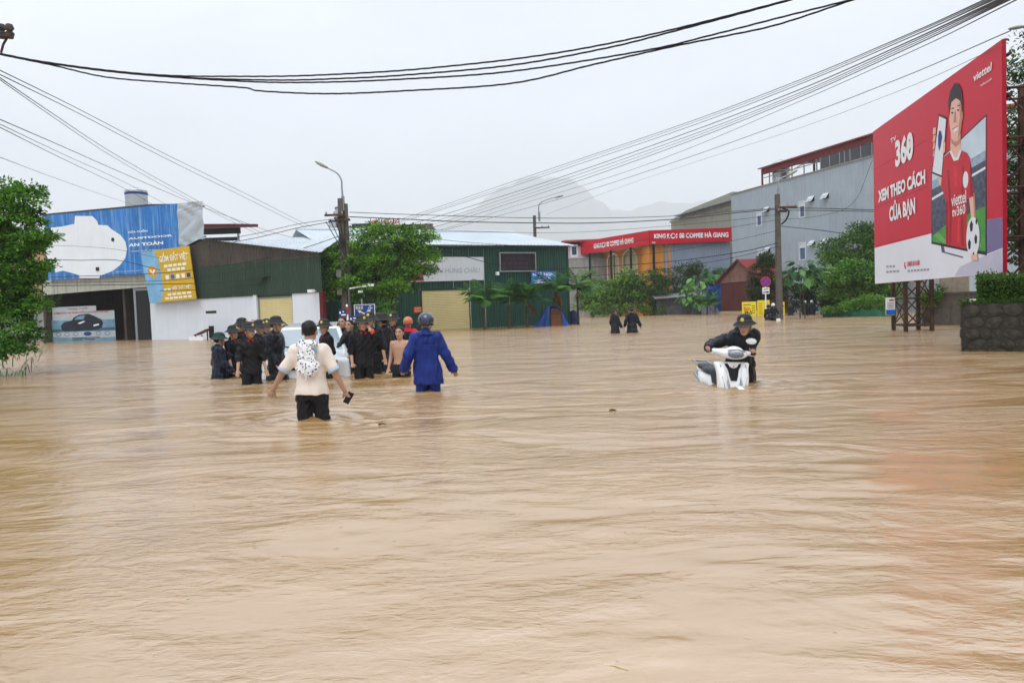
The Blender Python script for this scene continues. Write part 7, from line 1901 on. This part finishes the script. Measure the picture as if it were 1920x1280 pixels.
        vz = [(0.115 * math.cos(a), -0.012 + (0.135 + 0.05 * math.sin(a)) * math.sin(a), 0.055) for a in np.linspace(0.35, math.pi - 0.35, 11)]; vi = [(x * 0.94, -0.012 + (y + 0.012) * 0.8, 0.062) for x, y, z in vz]
        MB().add(vz + vi, [(i, i + 1, 12 + i, 11 + i) for i in range(10)]).build('peak', hm, hp)
        MB().lathe([(0.114, -0.030), (0.117, -0.024), (0.114, -0.016)], (0, -0.012, 0), 24, 1.0, 1.17).build('rim', m_black, hp)
        MB().tube(catmull([(-0.09, 0.0, -0.02), (-0.075, 0.03, -0.07), (0, 0.055, -0.118), (0.075, 0.03, -0.07), (0.09, 0.0, -0.02)], 3), 0.006, 5).build('chin_strap', m_black, hp)
    return dict(t=t, U=U, arms=arms, s=s, hc=hc, HM=HM, sh=sh, R=R)

# ---- the man in the cream T-shirt wading away, towel on his back
p1 = person('man from behind in cream T-shirt and black trousers with a spotted towel on his back', 578, 9.25, 2, 1.75, 'hair', 'tshirt', 'uniform',
            armL=(-0.50, 0.02, 0.88), armR=(0.40, 0.05, 0.84), vox=0.0095, seed=1, tone=0.85, hand_pose={-1: 1.2, 1: 0.8}, head_turn=2, wave=1.6)
MB().tube([tuple(np.array((0.068 * math.cos(a), -0.012 + 0.064 * math.sin(a), 1.468 + 0.012 * math.sin(a + 3.14))) * p1['s']) for a in np.linspace(0, 6.283, 19)], 0.014, 6, cap=False).build('collar', M('pale_collar', S(206, 200, 200), 0.8), p1['t'], smooth=True)
MB().add([tuple(np.array(q_) * p1['s']) for q_ in ((0.075, -0.146, 1.352), (0.135, -0.139, 1.352), (0.130, -0.139, 1.386), (0.08, -0.144, 1.388))], [(0, 1, 2, 3)]).build('back_print', M('blue_print', S(110, 160, 196), 0.8), p1['t'])
tw_ = Field((-0.3, -0.45, 0.9), (0.3, 0.1, 1.6), 0.012)
U = p1['U']
tw_.cone((-0.07, -0.115, 1.455), (0.08, -0.115, 1.45), 0.045, 0.045, 0.03); tw_.ell((0.0, -0.150, 1.30), (0.105, 0.035, 0.14), 0.03); tw_.ell((0.01, -0.155, 1.17), (0.125, 0.035, 0.10), 0.03); tw_.cone((-0.10, -0.15, 1.16), (0.13, -0.16, 1.20), 0.03, 0.03, 0.03); tw_.cone((0.0, -0.16, 1.16), (0.02, -0.155, 1.08), 0.05, 0.02, 0.03)
tw_.wrinkle(0.007, 40, 3)
def spotted():
    m = M('spotted_towel', (0.78, 0.78, 0.80), 0.85, var=0.05); n, l = m.node_tree.nodes, m.node_tree.links
    tc = n.new('ShaderNodeTexCoord'); v = n.new('ShaderNodeTexVoronoi'); v.inputs['Scale'].default_value = 32; l.new(tc.outputs['Object'], v.inputs['Vector'])
    r = n.new('ShaderNodeMapRange'); r.inputs['From Min'].default_value = 0.30; r.inputs['From Max'].default_value = 0.36; r.inputs['To Min'].default_value = 1; r.inputs['To Max'].default_value = 0; l.new(v.outputs['Distance'], r.inputs['Value'])
    b = n['Principled BSDF']; src = b.inputs['Base Color'].links[0].from_socket; mx = n.new('ShaderNodeMix'); mx.data_type = 'RGBA'; l.new(r.outputs[0], mx.inputs['Factor']); l.new(src, mx.inputs['A']); mx.inputs['B'].default_value = (0.02, 0.02, 0.025, 1); l.new(mx.outputs['Result'], b.inputs['Base Color']); return m
Vt, Ft = tw_.mesh(); s = p1['s']
tow = empty('towel', p1['t'].location, p1['t'].rotation_euler.z, 'white towel with black spots tucked into the collar of the cream T-shirt', 'towel')
mesh_obj('cloth', Vt * s, Ft, spotted(), tow, smooth=True)
MB().tube([(-0.02, -0.19, 1.42), (0.02, -0.2, 1.2), (-0.01, -0.2, 1.06)], 0.006, 5).build('fold', m_signwhite, tow)
for sd in (-1, 1):                                # pale blue sleeve bands
    el, wr = p1['arms'][sd]; a = p1['sh'][sd] + (el - p1['sh'][sd]) * 0.86; b = p1['sh'][sd] + (el - p1['sh'][sd]) * 1.0
    MB().tube([a * s, b * s], 0.0745 * s, 14, r1=0.073 * s).build('sleeve_band', M('blue_band', S(170, 184, 206), 0.8), p1['t'], smooth=True)
w = p1['arms'][1][1]; e_ = p1['arms'][1][0]; d_ = (w - e_) / np.linalg.norm(w - e_); hp_ = p1['t'].matrix_basis @ Vector((w + d_ * 0.10) * s)
ph_ = empty('phone', hp_, RAD(25), 'black phone held low in the hand of the man in cream', 'phone'); ph_.rotation_euler = (0.3, 0.5, 0.4)
MB().box(-0.038, 0.038, -0.01, 0.01, -0.078, 0.078).build('case', m_black, ph_, bevel=0.006); MB().box(-0.034, 0.034, 0.0105, 0.012, -0.07, 0.07).build('screen', m_glassdark, ph_)

# ---- blue raincoat
p2 = person('man from behind in a royal blue raincoat and navy helmet', 797, 12.0, 354, 1.76, 'helmet_navy', 'raincoat', 'blue', armL=(-0.36, 0.06, 0.90), armR=(0.40, 0.05, 0.87), vox=0.0105, seed=2, head_turn=-18, tone=0.8, wave=1.6)
MB().tube([Vector((-0.20, -0.155, 1.26)) * 1.035, Vector((0.0, -0.178, 1.265)) * 1.035, Vector((0.20, -0.155, 1.26)) * 1.035], 0.006, 5).build('yoke_seam', m_bluepants, p2['t'])
# ---- group on the left of the car
gl = 'uniformed men around the stranded car'
person('man in a dark green helmet and navy poncho at the far end of the line', 407, 16.1, 62, 1.64, 'pith', 'poncho', None, seed=3, top_mat=m_navyponcho, pith_mat=m_pithgreen, gz=-0.72, hem=0.5, group=gl, armR=(0.26, 0.22, 0.90))
person('man in black uniform reaching a bare forearm down, beside the green helmet', 434, 16.4, 105, 1.66, seed=4, gz=-0.60, group=gl, armR=(0.34, 0.18, 0.82), head_turn=10)
person('tall man in black uniform standing behind the reaching man', 452, 16.9, 120, 1.76, seed=5, group=gl, head_turn=-10)
person('man in black uniform with short sleeves standing in front of the line, hands low', 466, 14.5, 150, 1.68, seed=6, group=gl, armL=(-0.26, 0.10, 0.84), armR=(0.28, 0.16, 0.84), head_turn=-22, vox=0.012)
person('man in black uniform looking over the shoulder of the front man', 484, 15.7, 128, 1.71, top='poncho', seed=7, group=gl, head_turn=-12)
person('man in black uniform half hidden behind the tall poncho', 499, 16.6, 165, 1.72, seed=8, group=gl, head_turn=-8)
person('tall man in a long black poncho seen in profile beside the car', 515, 15.3, 92, 1.77, top='poncho', seed=9, group=gl, head_turn=8, hem=0.38, vox=0.012)
# ---- right side of the car
person('slim man in black uniform and badge helmet in front of the windscreen', 609, 15.3, 236, 1.68, seed=10, group=gl, armL=(-0.17, 0.12, 0.90), armR=(0.18, 0.10, 0.88), head_turn=-44, vox=0.012)
person('bare-headed man with a moustache standing behind the bonnet', 641, 17.9, 182, 1.75, head='shorthair', seed=11, group=gl, collar=False)
person('bare-headed young man leaning both hands on the white bonnet', 662, 16.9, 205, 1.70, head='shorthair', seed=12, group=gl, collar=False, lean=10, armL=(-0.05, 0.42, 0.98), armR=(0.24, 0.46, 0.98))
p13 = person('man in badge helmet pressing a red cloth to his cheek', 677, 14.9, 152, 1.74, seed=13, group=gl, armL=(-0.10, 0.20, 1.50), armR=(0.24, 0.08, 0.86), head_turn=-8, vox=0.0115, hand_pose=1.0)
person('tall man in badge helmet with open collar behind the red cloth', 693, 15.9, 178, 1.79, seed=14, group=gl, armL=(-0.28, 0.10, 0.83), head_turn=6, vox=0.012)
person('man in a black poncho turned away, showing the back of his helmet', 718, 16.4, 292, 1.76, top='poncho', seed=15, group=gl, hem=0.5)
person('man in badge helmet peering from behind the turned-away poncho', 737, 17.6, 195, 1.76, seed=16, group=gl)
person('bare-chested older man in black shorts beside the blue raincoat', 748, 14.9, 186, 1.60, head='shorthair', top=None, bottom='shorts', seed=17, vox=0.0115, armL=(-0.27, 0.10, 0.86), armR=(0.26, 0.05, 0.86), gz=-0.62, head_turn=6)
pr = person('person in orange helmet and red shirt with a black vest facing the warehouse', 764, 18.6, 5, 1.66, 'helmet_orange', 'vest', 'uniform', seed=18)
Vst = Field((-0.3, -0.3, 0.8), (0.3, 0.3, 1.5), 0.014); Vst.loft([(0.84, 0.195, 0.15, 0), (1.04, 0.175, 0.135, 0), (1.30, 0.200, 0.148, 0.0), (1.40, 0.12, 0.12, -0.01)], 0.02); Vv, Fv = Vst.mesh(); mesh_obj('vest', Vv * pr['s'], Fv, m_blackvest, pr['t'], smooth=True)
el, wr = p13['arms'][-1]; rc = p13['t'].matrix_basis @ Vector((wr + (wr - el) / np.linalg.norm(wr - el) * 0.10) * p13['s'])
rcl = Field((-0.08, -0.08, -0.08), (0.08, 0.08, 0.08), 0.008); rcl.ell((0, 0, 0), (0.045, 0.035, 0.05)); rcl.wrinkle(0.006, 60, 2); Vv, Fv = rcl.mesh()
o = mesh_obj('red_cloth', Vv, Fv, M('wet_red_cloth', S(214, 70, 62), 0.6, var=0.1), smooth=True); o.location = rc; tag(o, 'crumpled red cloth pressed against a cheek under a badge helmet', 'cloth')
# ---- far pair, and the people by the yellow boards
person('far wader in a flared black poncho looking back over the shoulder', 1152, 33.5, 62, 1.62, top='poncho', bottom=None, seed=19, vox=0.022, hem=0.35, armR=(0.34, 0.16, 0.82), head_turn=52)
person('far wader in a black poncho seen from behind', 1184, 33.5, 8, 1.66, top='poncho', bottom=None, seed=20, vox=0.022, hem=0.35, armR=(0.38, 0.05, 0.86), armL=(-0.34, 0.02, 0.9))
rd = person('motorbike rider in white helmet and black shirt seen from behind', 1450, 45.0, 8, 1.62, 'helmet_white', 'uniform', 'uniform', seed=21, vox=0.026, gz=-0.62, lean=8, collar=False, armL=(-0.36, 0.25, 0.95), armR=(0.36, 0.25, 0.95))
person('dark-clothed person close beside the motorbike rider', 1440, 46.5, 12, 1.52, 'helmet_black', 'poncho', None, seed=22, vox=0.028, gz=-0.62, hem=0.4)
person('person in a dark poncho and dark helmet between the yellow board and white helmets', 1482, 57.0, 200, 1.62, 'helmet_black', 'poncho', None, seed=23, vox=0.03, gz=-0.62, hem=0.4)
person('person in white helmet and black clothes next to the thin trunks', 1509, 57.0, 20, 1.66, 'helmet_white', 'poncho', None, seed=24, vox=0.03, gz=-0.62, hem=0.4)
person('person in white helmet and navy clothes beside the net fence', 1522, 57.0, 20, 1.66, 'helmet_white', 'poncho', None, seed=25, vox=0.03, gz=-0.62, hem=0.4, top_mat=m_navyponcho)
# drowned motorbike under the rider
mbk = empty('motorbike', rd['t'].location + Vector((0.05, -0.1, 0)), RAD(-8), 'nearly drowned motorbike with only its tail and plate above water', 'motorbike')
mf = Field((-0.35, -1.0, 0.0), (0.35, 1.1, 1.15), 0.03); mf.cone((0, -0.75, 0.72), (0, 0.2, 0.78), 0.13, 0.16, 0.05); mf.cone((0, 0.2, 0.7), (0, 0.62, 0.9), 0.14, 0.09, 0.05); mf.cone((0, -0.3, 0.5), (0, 0.5, 0.45), 0.14, 0.12, 0.05)
Vv, Fv = mf.mesh(); mesh_obj('frame_body', Vv, Fv, m_pith, mbk, smooth=True)
for y in (-0.62, 0.66): MB().tube([(0, y + 0.27 * math.cos(a), 0.29 + 0.27 * math.sin(a)) for a in np.linspace(0, 6.283, 21)], 0.045, 8, cap=False).build('wheel', m_black, mbk, smooth=True)
MB().tube([(-0.34, 0.55, 1.02), (0, 0.62, 0.98), (0.34, 0.55, 1.02)], 0.018, 6).build('handlebar', m_steel, mbk)
MB().box(-0.11, 0.11, -0.91, -0.89, 0.60, 0.76).build('number_plate', m_signwhite, mbk); MB().box(-0.16, 0.16, -0.95, -0.80, 0.52, 0.60).build('mudguard', m_black, mbk)

# ================================================================== stranded white car
cpos = at(582, hor(582), 17.5)
car = empty('car', (cpos.x, cpos.y, GZ), 0, 'white compact SUV stranded in the flood among the uniformed men', 'car')
car.rotation_euler = (0, 0, RAD(180 + 11))            # nose (+y) towards the camera, swung to picture left
m_carwhite = M('white_car_paint', (0.74, 0.76, 0.78), 0.22, var=0.02, coat=0.6)
m_cglass = M('car_glass', S(120, 138, 150), 0.05, var=0.1, scale=2, spec=0.9)
WB, CW, CL = 2.6, 0.90, 2.1
CF = Field((-1.1, -2.4, 0.1), (1.1, 2.4, 1.8), 0.032)
CF.planes([((0, 2.02, 0.6), (0, 1, 0.10)), ((0, -2.05, 0.6), (0, -1, 0.05)), ((CW, 0, 0.7), (1, 0, 0.06)), ((-CW, 0, 0.7), (-1, 0, 0.06)), ((0, 0.85, 1.06), (0, 0.12, 1)), ((0, 0, 0.26), (0, 0, -1))], 0.10, 'add', (-1.2, -2.5, 0.05), (1.2, 2.5, 1.3))
WS = ((0, 1.02, 1.04), (0, 0.80, 0.72)); RW = ((0, -1.85, 1.06), (0, -1, 0.42)); SL = ((-0.84, 0, 1.02), (-1, 0, 0.30)); SR_ = ((0.84, 0, 1.02), (1, 0, 0.30)); RF = ((0, 0, 1.60), (0, 0.04, 1))
CF.planes([WS, RW, SL, SR_, RF, ((0, 0, 0.9), (0, 0, -1))], 0.09, 'add', (-1.2, -2.5, 0.8), (1.2, 2.5, 1.8))
for yy in (1.28, -1.32):
    for e in (-1, 1): CF.cone((e * 0.62, yy, 0.34), (e * 1.3, yy, 0.34), 0.39, 0.39, 0.03, op='sub')
Vv, Fv = CF.mesh(); mesh_obj('body', Vv, Fv, m_carwhite, car, smooth=True)
def onp(pl, x=None, y=None, z=None, off=0.006):        # point on a plane of the cabin
    (p, n) = pl; n = np.array(n, float) / np.linalg.norm(n); p = np.array(p, float)
    if x is None: x = p[0] - (n[1] * (y - p[1]) + n[2] * (z - p[2])) / n[0]
    elif y is None: y = p[1] - (n[0] * (x - p[0]) + n[2] * (z - p[2])) / n[1]
    return tuple(np.array([x, y, z]) + n * off)
mesh_obj('windscreen', [onp(WS, x=-0.74, z=1.06), onp(WS, x=0.74, z=1.06), onp(WS, x=0.60, z=1.53), onp(WS, x=-0.60, z=1.53)], [(0, 1, 2, 3)], m_cglass, car)
mesh_obj('rear_window', [onp(RW, x=-0.68, z=1.10), onp(RW, x=0.68, z=1.10), onp(RW, x=0.56, z=1.50), onp(RW, x=-0.56, z=1.50)], [(3, 2, 1, 0)], m_cglass, car)
for pl_, e in ((SL, -1), (SR_, 1)):
    for (y0, y1, y2, y3) in ((0.75, 0.02, 0.02, 0.32), (-0.04, -0.85, -0.85, -0.04), (-0.95, -1.60, -1.42, -0.95)):
        q = [onp(pl_, y=y0, z=1.10), onp(pl_, y=y1, z=1.10), onp(pl_, y=y2, z=1.50), onp(pl_, y=y3, z=1.50)]
        mesh_obj('side_window', q, [(0, 1, 2, 3) if e > 0 else (3, 2, 1, 0)], m_glassdark, car)
    for yy in (1.28, -1.32):
        w_ = MB().tube([(e * 0.80, yy + 0.27 * math.cos(a), 0.34 + 0.27 * math.sin(a)) for a in np.linspace(0, 6.283, 25)], 0.075, 8, cap=False).build('wheel', m_black, car, smooth=True)
        MB().lathe([(0, 0.03), (0.06, 0.03), (0.19, 0.0), (0.21, 0.03)], (0, 0, 0), 18).build('rim', m_steel, w_).matrix_local = Matrix.Translation((e * 0.83, yy, 0.34)) @ Matrix.Rotation(RAD(90 * e), 4, 'Y')
        MB().tube([(e * 0.905, yy + 0.40 * math.cos(a), 0.34 + 0.40 * math.sin(a)) for a in np.linspace(-0.1, 3.24, 15)], 0.028, 6).build('arch_trim', m_black, car)
    MB().add([(e * 0.52, 2.035, 0.80), (e * 0.86, 1.93, 0.83), (e * 0.90, 1.62, 0.90), (e * 0.86, 1.86, 0.93), (e * 0.54, 2.02, 0.88)], [(0, 1, 3, 4), (1, 2, 3)] if e > 0 else [(4, 3, 1, 0), (3, 2, 1)]).build('headlight', M('headlamp_glass', S(70, 76, 84), 0.08, var=0.2, scale=8, spec=0.9), car)
    MB().tube([(e * 0.84, 0.70, 1.08), (e * 0.98, 0.66, 1.12)], 0.03, 6).build('mirror_arm', m_black, car)
    mi = Field((-0.2, -0.2, -0.2), (0.2, 0.2, 0.2), 0.02); mi.ell((0, 0, 0), (0.11, 0.07, 0.075)); Vv, Fv = mi.mesh(); o = mesh_obj('door_mirror', Vv, Fv, m_carwhite, car, smooth=True); o.location = (e * 1.04, 0.68, 1.14)
    MB().tube([(e * 0.62, 0.3, 1.60), (e * 0.62, -0.5, 1.645), (e * 0.62, -1.35, 1.60)], 0.02, 6).build('roof_rail', m_black, car)
MB().add([(-0.50, 2.06, 0.72), (0.50, 2.06, 0.72), (0.52, 2.05, 0.86), (-0.52, 2.05, 0.86)], [(3, 2, 1, 0)]).build('grille', m_black, car)
MB().tube([onp(WS, x=-0.55, z=1.08, off=0.02), onp(WS, x=0.1, z=1.16, off=0.02)], 0.009, 5).build('wiper', m_black, car); MB().tube([onp(WS, x=0.05, z=1.08, off=0.02), onp(WS, x=0.62, z=1.18, off=0.02)], 0.009, 5).build('wiper', m_black, car)
WADERS.append((cpos.x + 0.4, cpos.y - 1.6, 0.8))

# ================================================================== white scooter and the man pushing it
sp_ = W(1381, 729)
ST = 174.0
fwd = Vector((math.sin(RAD(ST)), math.cos(RAD(ST)), 0))
so = Vector((sp_.x, sp_.y, 0)) - fwd * 0.72
scoot = empty('scooter', (so.x, so.y, GZ - 0.05), -RAD(ST), 'white scooter pushed through the water, front wheel drowned', 'scooter')
scoot.rotation_euler = (0, RAD(-4), -RAD(ST))
m_sw = M('scooter_white', (0.78, 0.79, 0.80), 0.18, var=0.02, coat=0.7); m_sgrey = M('scooter_seat', (0.045, 0.05, 0.062), 0.5, var=0.1); m_chrome = M('chrome', (0.75, 0.75, 0.76), 0.12, metal=1.0, var=0.0); m_bronze = M('bronze_trim', S(150, 122, 88), 0.25, metal=0.6, var=0.1); m_silver = M('silver_panel', S(150, 152, 158), 0.3, metal=0.5, var=0.05)
def sdf(name, mat, parent, lo, hi, vox, fn, **kw):
    f_ = Field(lo, hi, vox); fn(f_); V_, F_ = f_.mesh(); return mesh_obj(name, V_, F_, mat, parent, smooth=True, **kw)
# leg shield: tall apron, wider at the top, with swept wings
def shield(f):
    f.planes([((0, 0.56, 0.5), (0, 1, 0.28)), ((0, 0.40, 0.6), (0, -1, -0.20)), ((0.245, 0, 0.85), (1, 0, -0.34)), ((-0.245, 0, 0.85), (-1, 0, -0.34)), ((0, 0, 0.98), (0, 0, 1)), ((0, 0, 0.30), (0, 0, -1))], 0.05, 'add', (-0.4, 0.1, 0.2), (0.4, 0.8, 1.1))
    f.ell((0.165, 0.47, 0.64), (0.07, 0.08, 0.24), 0.09); f.ell((-0.165, 0.47, 0.64), (0.07, 0.08, 0.24), 0.09); f.ell((0, 0.60, 0.42), (0.12, 0.14, 0.12), 0.02, op='sub')
sdf('leg_shield', m_sw, scoot, (-0.36, 0.2, 0.2), (0.36, 0.8, 1.08), 0.014, shield)
y_f = lambda z: 0.56 - 0.28 * (z - 0.5)
flatf = lambda nm, mt, pts, dy: MB().solid([(x, y_f(z) + dy, z) for x, z in pts], [(x, y_f(z) + dy - 0.03, z) for x, z in pts]).build(nm, mt, scoot)
flatf('grille_panel', m_black, [(-0.13, 0.95), (-0.045, 0.70), (0.045, 0.70), (0.13, 0.95)], 0.012)
flatf('nose_badge_panel', m_sw, [(-0.10, 0.975), (-0.05, 0.90), (0.0, 0.885), (0.05, 0.90), (0.10, 0.975)], 0.03)
flatf('lower_intake', m_black, [(-0.11, 0.60), (-0.08, 0.50), (0.08, 0.50), (0.11, 0.60)], 0.004)
for e in (-1, 1): MB().tube([(e * 0.20, y_f(0.93) + 0.012, 0.94), (e * 0.19, y_f(0.75) + 0.05, 0.75), (e * 0.13, y_f(0.5) + 0.03, 0.48)], 0.004, 5).build('panel_gap', m_sgrey, scoot)
flatf('emblem', m_redtext, [(-0.016, 0.91), (0.0, 0.90), (0.016, 0.91), (0.0, 0.92)], 0.036)
for e in (-1, 1):
    for k in range(3): MB().tube([(e * (0.165 + 0.012 * k), y_f(0.88) + 0.010, 0.90), (e * (0.135 + 0.012 * k), y_f(0.7) + 0.035, 0.72), (e * (0.095 + 0.015 * k), y_f(0.64) + 0.03, 0.64)], 0.005, 5).build('chrome_strip', m_chrome, scoot)
    flatf('turn_lamp', m_silver, [(e * 0.12, 0.86), (e * 0.155, 0.84), (e * 0.10, 0.60), (e * 0.07, 0.60)][::e], 0.035)
    sdf('bronze_wing', m_bronze, scoot, (-0.4, 0.3, 0.35), (0.4, 0.85, 0.7), 0.014, lambda f: f.cone((e * 0.05, 0.60, 0.55), (e * 0.20, 0.54, 0.44), 0.045, 0.03, 0.02))
sdf('front_fender', m_sw, scoot, (-0.2, 0.3, 0.1), (0.2, 1.2, 0.8), 0.013, lambda f: (f.ell((0, 0.72, 0.32), (0.105, 0.33, 0.33), 0.02), f.ell((0, 0.72, 0.26), (0.075, 0.30, 0.29), 0.02, op='sub'), f.planes([((0, 0, 0.30), (0, 0, -1))], 0.01, 'and', (-9, -9, -9), (9, 9, 9))))
for y, nm in ((0.70, 'front_wheel'), (-0.58, 'rear_wheel')):
    w_ = MB().tube([(0, y + 0.24 * math.cos(a), 0.29 + 0.24 * math.sin(a)) for a in np.linspace(0, 6.283, 25)], 0.05, 8, cap=False).build(nm, m_black, scoot, smooth=True)
    MB().lathe([(0, 0.03), (0.03, 0.03), (0.19, 0.01), (0.21, 0.03)], (0, 0, 0), 18).build('rim', m_silver, w_).matrix_local = Matrix.Translation((0, y, 0.29)) @ Matrix.Rotation(RAD(90), 4, 'Y')
MB().tube([(0, 0.70, 0.29), (0, 0.60, 0.52)], 0.03, 8).build('fork', m_black, scoot)
sdf('floorboard', m_sgrey, scoot, (-0.3, -0.3, 0.2), (0.3, 0.6, 0.5), 0.02, lambda f: f.planes([((0, 0.46, 0), (0, 1, 0)), ((0, -0.2, 0), (0, -1, 0)), ((0.17, 0, 0), (1, 0, 0)), ((-0.17, 0, 0), (-1, 0, 0)), ((0, 0, 0.36), (0, 0, 1)), ((0, 0, 0.27), (0, 0, -1))], 0.03, 'add', (-0.4, -0.4, 0.1), (0.4, 0.7, 0.6)))
sdf('rear_body', m_sw, scoot, (-0.35, -1.2, 0.25), (0.35, 0.2, 0.95), 0.016, lambda f: (f.ell((0, -0.45, 0.60), (0.175, 0.50, 0.19), 0.03), f.cone((0, -0.12, 0.5), (0, -0.05, 0.38), 0.15, 0.15, 0.05), f.cone((0, -0.7, 0.72), (0, -0.95, 0.78), 0.10, 0.05, 0.05)))
sdf('seat', m_sgrey, scoot, (-0.3, -1.0, 0.6), (0.3, 0.2, 1.0), 0.015, lambda f: (f.ell((0, -0.28, 0.79), (0.155, 0.34, 0.075), 0.03), f.ell((0, -0.62, 0.83), (0.13, 0.24, 0.06), 0.04), f.cone((0, -0.06, 0.74), (0, 0.01, 0.50), 0.13, 0.12, 0.05)))
for e in (-1, 1): sdf('side_strip', m_silver, scoot, (-0.35, -1.1, 0.3), (0.35, 0.15, 0.95), 0.015, lambda f: f.cone((e * 0.155, -0.02, 0.42), (e * 0.15, -0.75, 0.72), 0.035, 0.03, 0.02))
MB().tube([(-0.11, -0.70, 0.86), (-0.12, -0.92, 0.90), (0, -0.98, 0.90), (0.12, -0.92, 0.90), (0.11, -0.70, 0.86)], 0.018, 6).build('grab_rail', m_silver, scoot)
MB().box(-0.05, 0.05, -0.99, -0.95, 0.66, 0.72).build('tail_lamp', m_redtext, scoot)
# handlebar assembly, steered to its left
HB = Matrix.Translation((0, 0.40, 1.10)) @ Matrix.Rotation(RAD(-4), 4, 'Z') @ Matrix.Rotation(RAD(-3), 4, 'Y')
def hbp(o): o.matrix_local = HB; return o
cow = hbp(sdf('headlamp_cowl', m_sw, scoot, (-0.45, -0.25, -0.25), (0.45, 0.35, 0.25), 0.014, lambda f: (f.ell((0, 0.05, 0.0), (0.21, 0.14, 0.085), 0.03), f.ell((0, 0.10, 0.035), (0.12, 0.12, 0.085), 0.05), f.cone((-0.15, 0.0, 0.01), (-0.27, -0.05, 0.025), 0.055, 0.035, 0.04), f.cone((0.15, 0.0, 0.01), (0.27, -0.05, 0.025), 0.055, 0.035, 0.04))))
MB().tube([(-0.13, 0.17, 0.045), (0, 0.235, 0.075), (0.13, 0.17, 0.045)], 0.006, 5).build('lamp_trim', m_black, cow)
hl = sdf('headlamp', M('headlamp_clear', S(112, 120, 132), 0.06, var=0.5, scale=26, spec=0.9), cow, (-0.2, 0.0, -0.15), (0.2, 0.35, 0.15), 0.012, lambda f: f.ell((0, 0.160, 0.0), (0.125, 0.075, 0.062), 0.02))
for e in (-1, 1):
    MB().tube([(e * 0.24, -0.04, 0.02), (e * 0.39, -0.09, 0.025)], 0.018, 10).build('grip', m_black, cow); MB().tube([(e * 0.23, -0.01, 0.0), (e * 0.30, 0.02, -0.01), (e * 0.40, -0.03, -0.02)], 0.007, 6).build('brake_lever', m_chrome, cow)
MB().tube([(-0.20, -0.02, 0.05), (-0.24, -0.05, 0.16), (-0.27, -0.05, 0.20)], 0.008, 6).build('mirror_stem', m_black, cow)
sdf('mirror', m_sw, cow, (-0.45, -0.15, 0.08), (-0.12, 0.05, 0.32), 0.012, lambda f: f.ell((-0.29, -0.05, 0.21), (0.085, 0.03, 0.05), 0.02))
WADERS.append((sp_.x, sp_.y, 1.2)); WADERS.append((so.x, so.y, 0.8))
# the pusher: stands at the scooter's left, bent over the bars, both hands on the grips
bpy.context.view_layer.update()
SM = scoot.matrix_basis @ HB
gR, gL = SM @ Vector((0.33, -0.07, 0.025)), SM @ Vector((-0.33, -0.07, 0.025))      # scooter's right / left grip
pt_ = 178.0; pf = Vector((math.sin(RAD(pt_)), math.cos(RAD(pt_)), 0)); pr_ = Vector((math.cos(RAD(pt_)), -math.sin(RAD(pt_)), 0))
mid_ = (gR + gL) / 2; pb = Vector((mid_.x, mid_.y, 0)) - pf * 0.46 - pr_ * 0.30
def to_body(w_, s_):
    q = w_ - Vector((pb.x, pb.y, GZ)); return np.array((q.dot(pr_), q.dot(pf), q.z)) / s_
ps = 1.72 / 1.70
p21 = person('man in black poncho and badge helmet bent over the bars of the white scooter', 0, 11.4, pt_, 1.72, 'pith', 'poncho', 'uniform', pos=pb, lean=38, side=6, vox=0.0105, seed=30, hem=0.35,
             armR=to_body(gR - pf * 0.05 + Vector((0, 0, 0.03)), ps), armL=to_body(gL - pf * 0.05 + Vector((0, 0, 0.03)), ps), head_turn=34, head_tilt=8, hand_pose=1.3, wave=1.4)

# ================================================================== bits drifting on the flood
m_twig = M('wet_twig', S(58, 44, 30), 0.7, var=0.3)
def drift(px, py, label, pts, r, mat=m_twig, name='floating_twig', cat='debris'):
    p = W(px, py); o = MB().tube(catmull(pts, 4), r, 6, r1=r * 0.5).build(name, mat, smooth=True); o.location = (p.x, p.y, 0.004); tag(o, label, cat)
drift(1148, 770, 'dark soggy clump drifting between the blue raincoat and the scooter', [(-0.035, 0, 0), (0.0, 0.01, 0.01), (0.03, -0.005, 0.006), (0.05, 0.01, 0)], 0.012, M('soggy_leaf', S(52, 56, 44), 0.6), 'floating_clump')
drift(716, 796, 'small dark twig floating by the man in cream', [(-0.04, 0, 0), (0, 0.01, 0.008), (0.05, 0, 0)], 0.010)
drift(1150, 1250, 'pale straw floating on the near water', [(-0.05, 0.02, 0), (0, 0.0, 0.003), (0.05, -0.03, 0)], 0.003, M('straw', S(206, 190, 150), 0.7), 'floating_straw')

make_water()
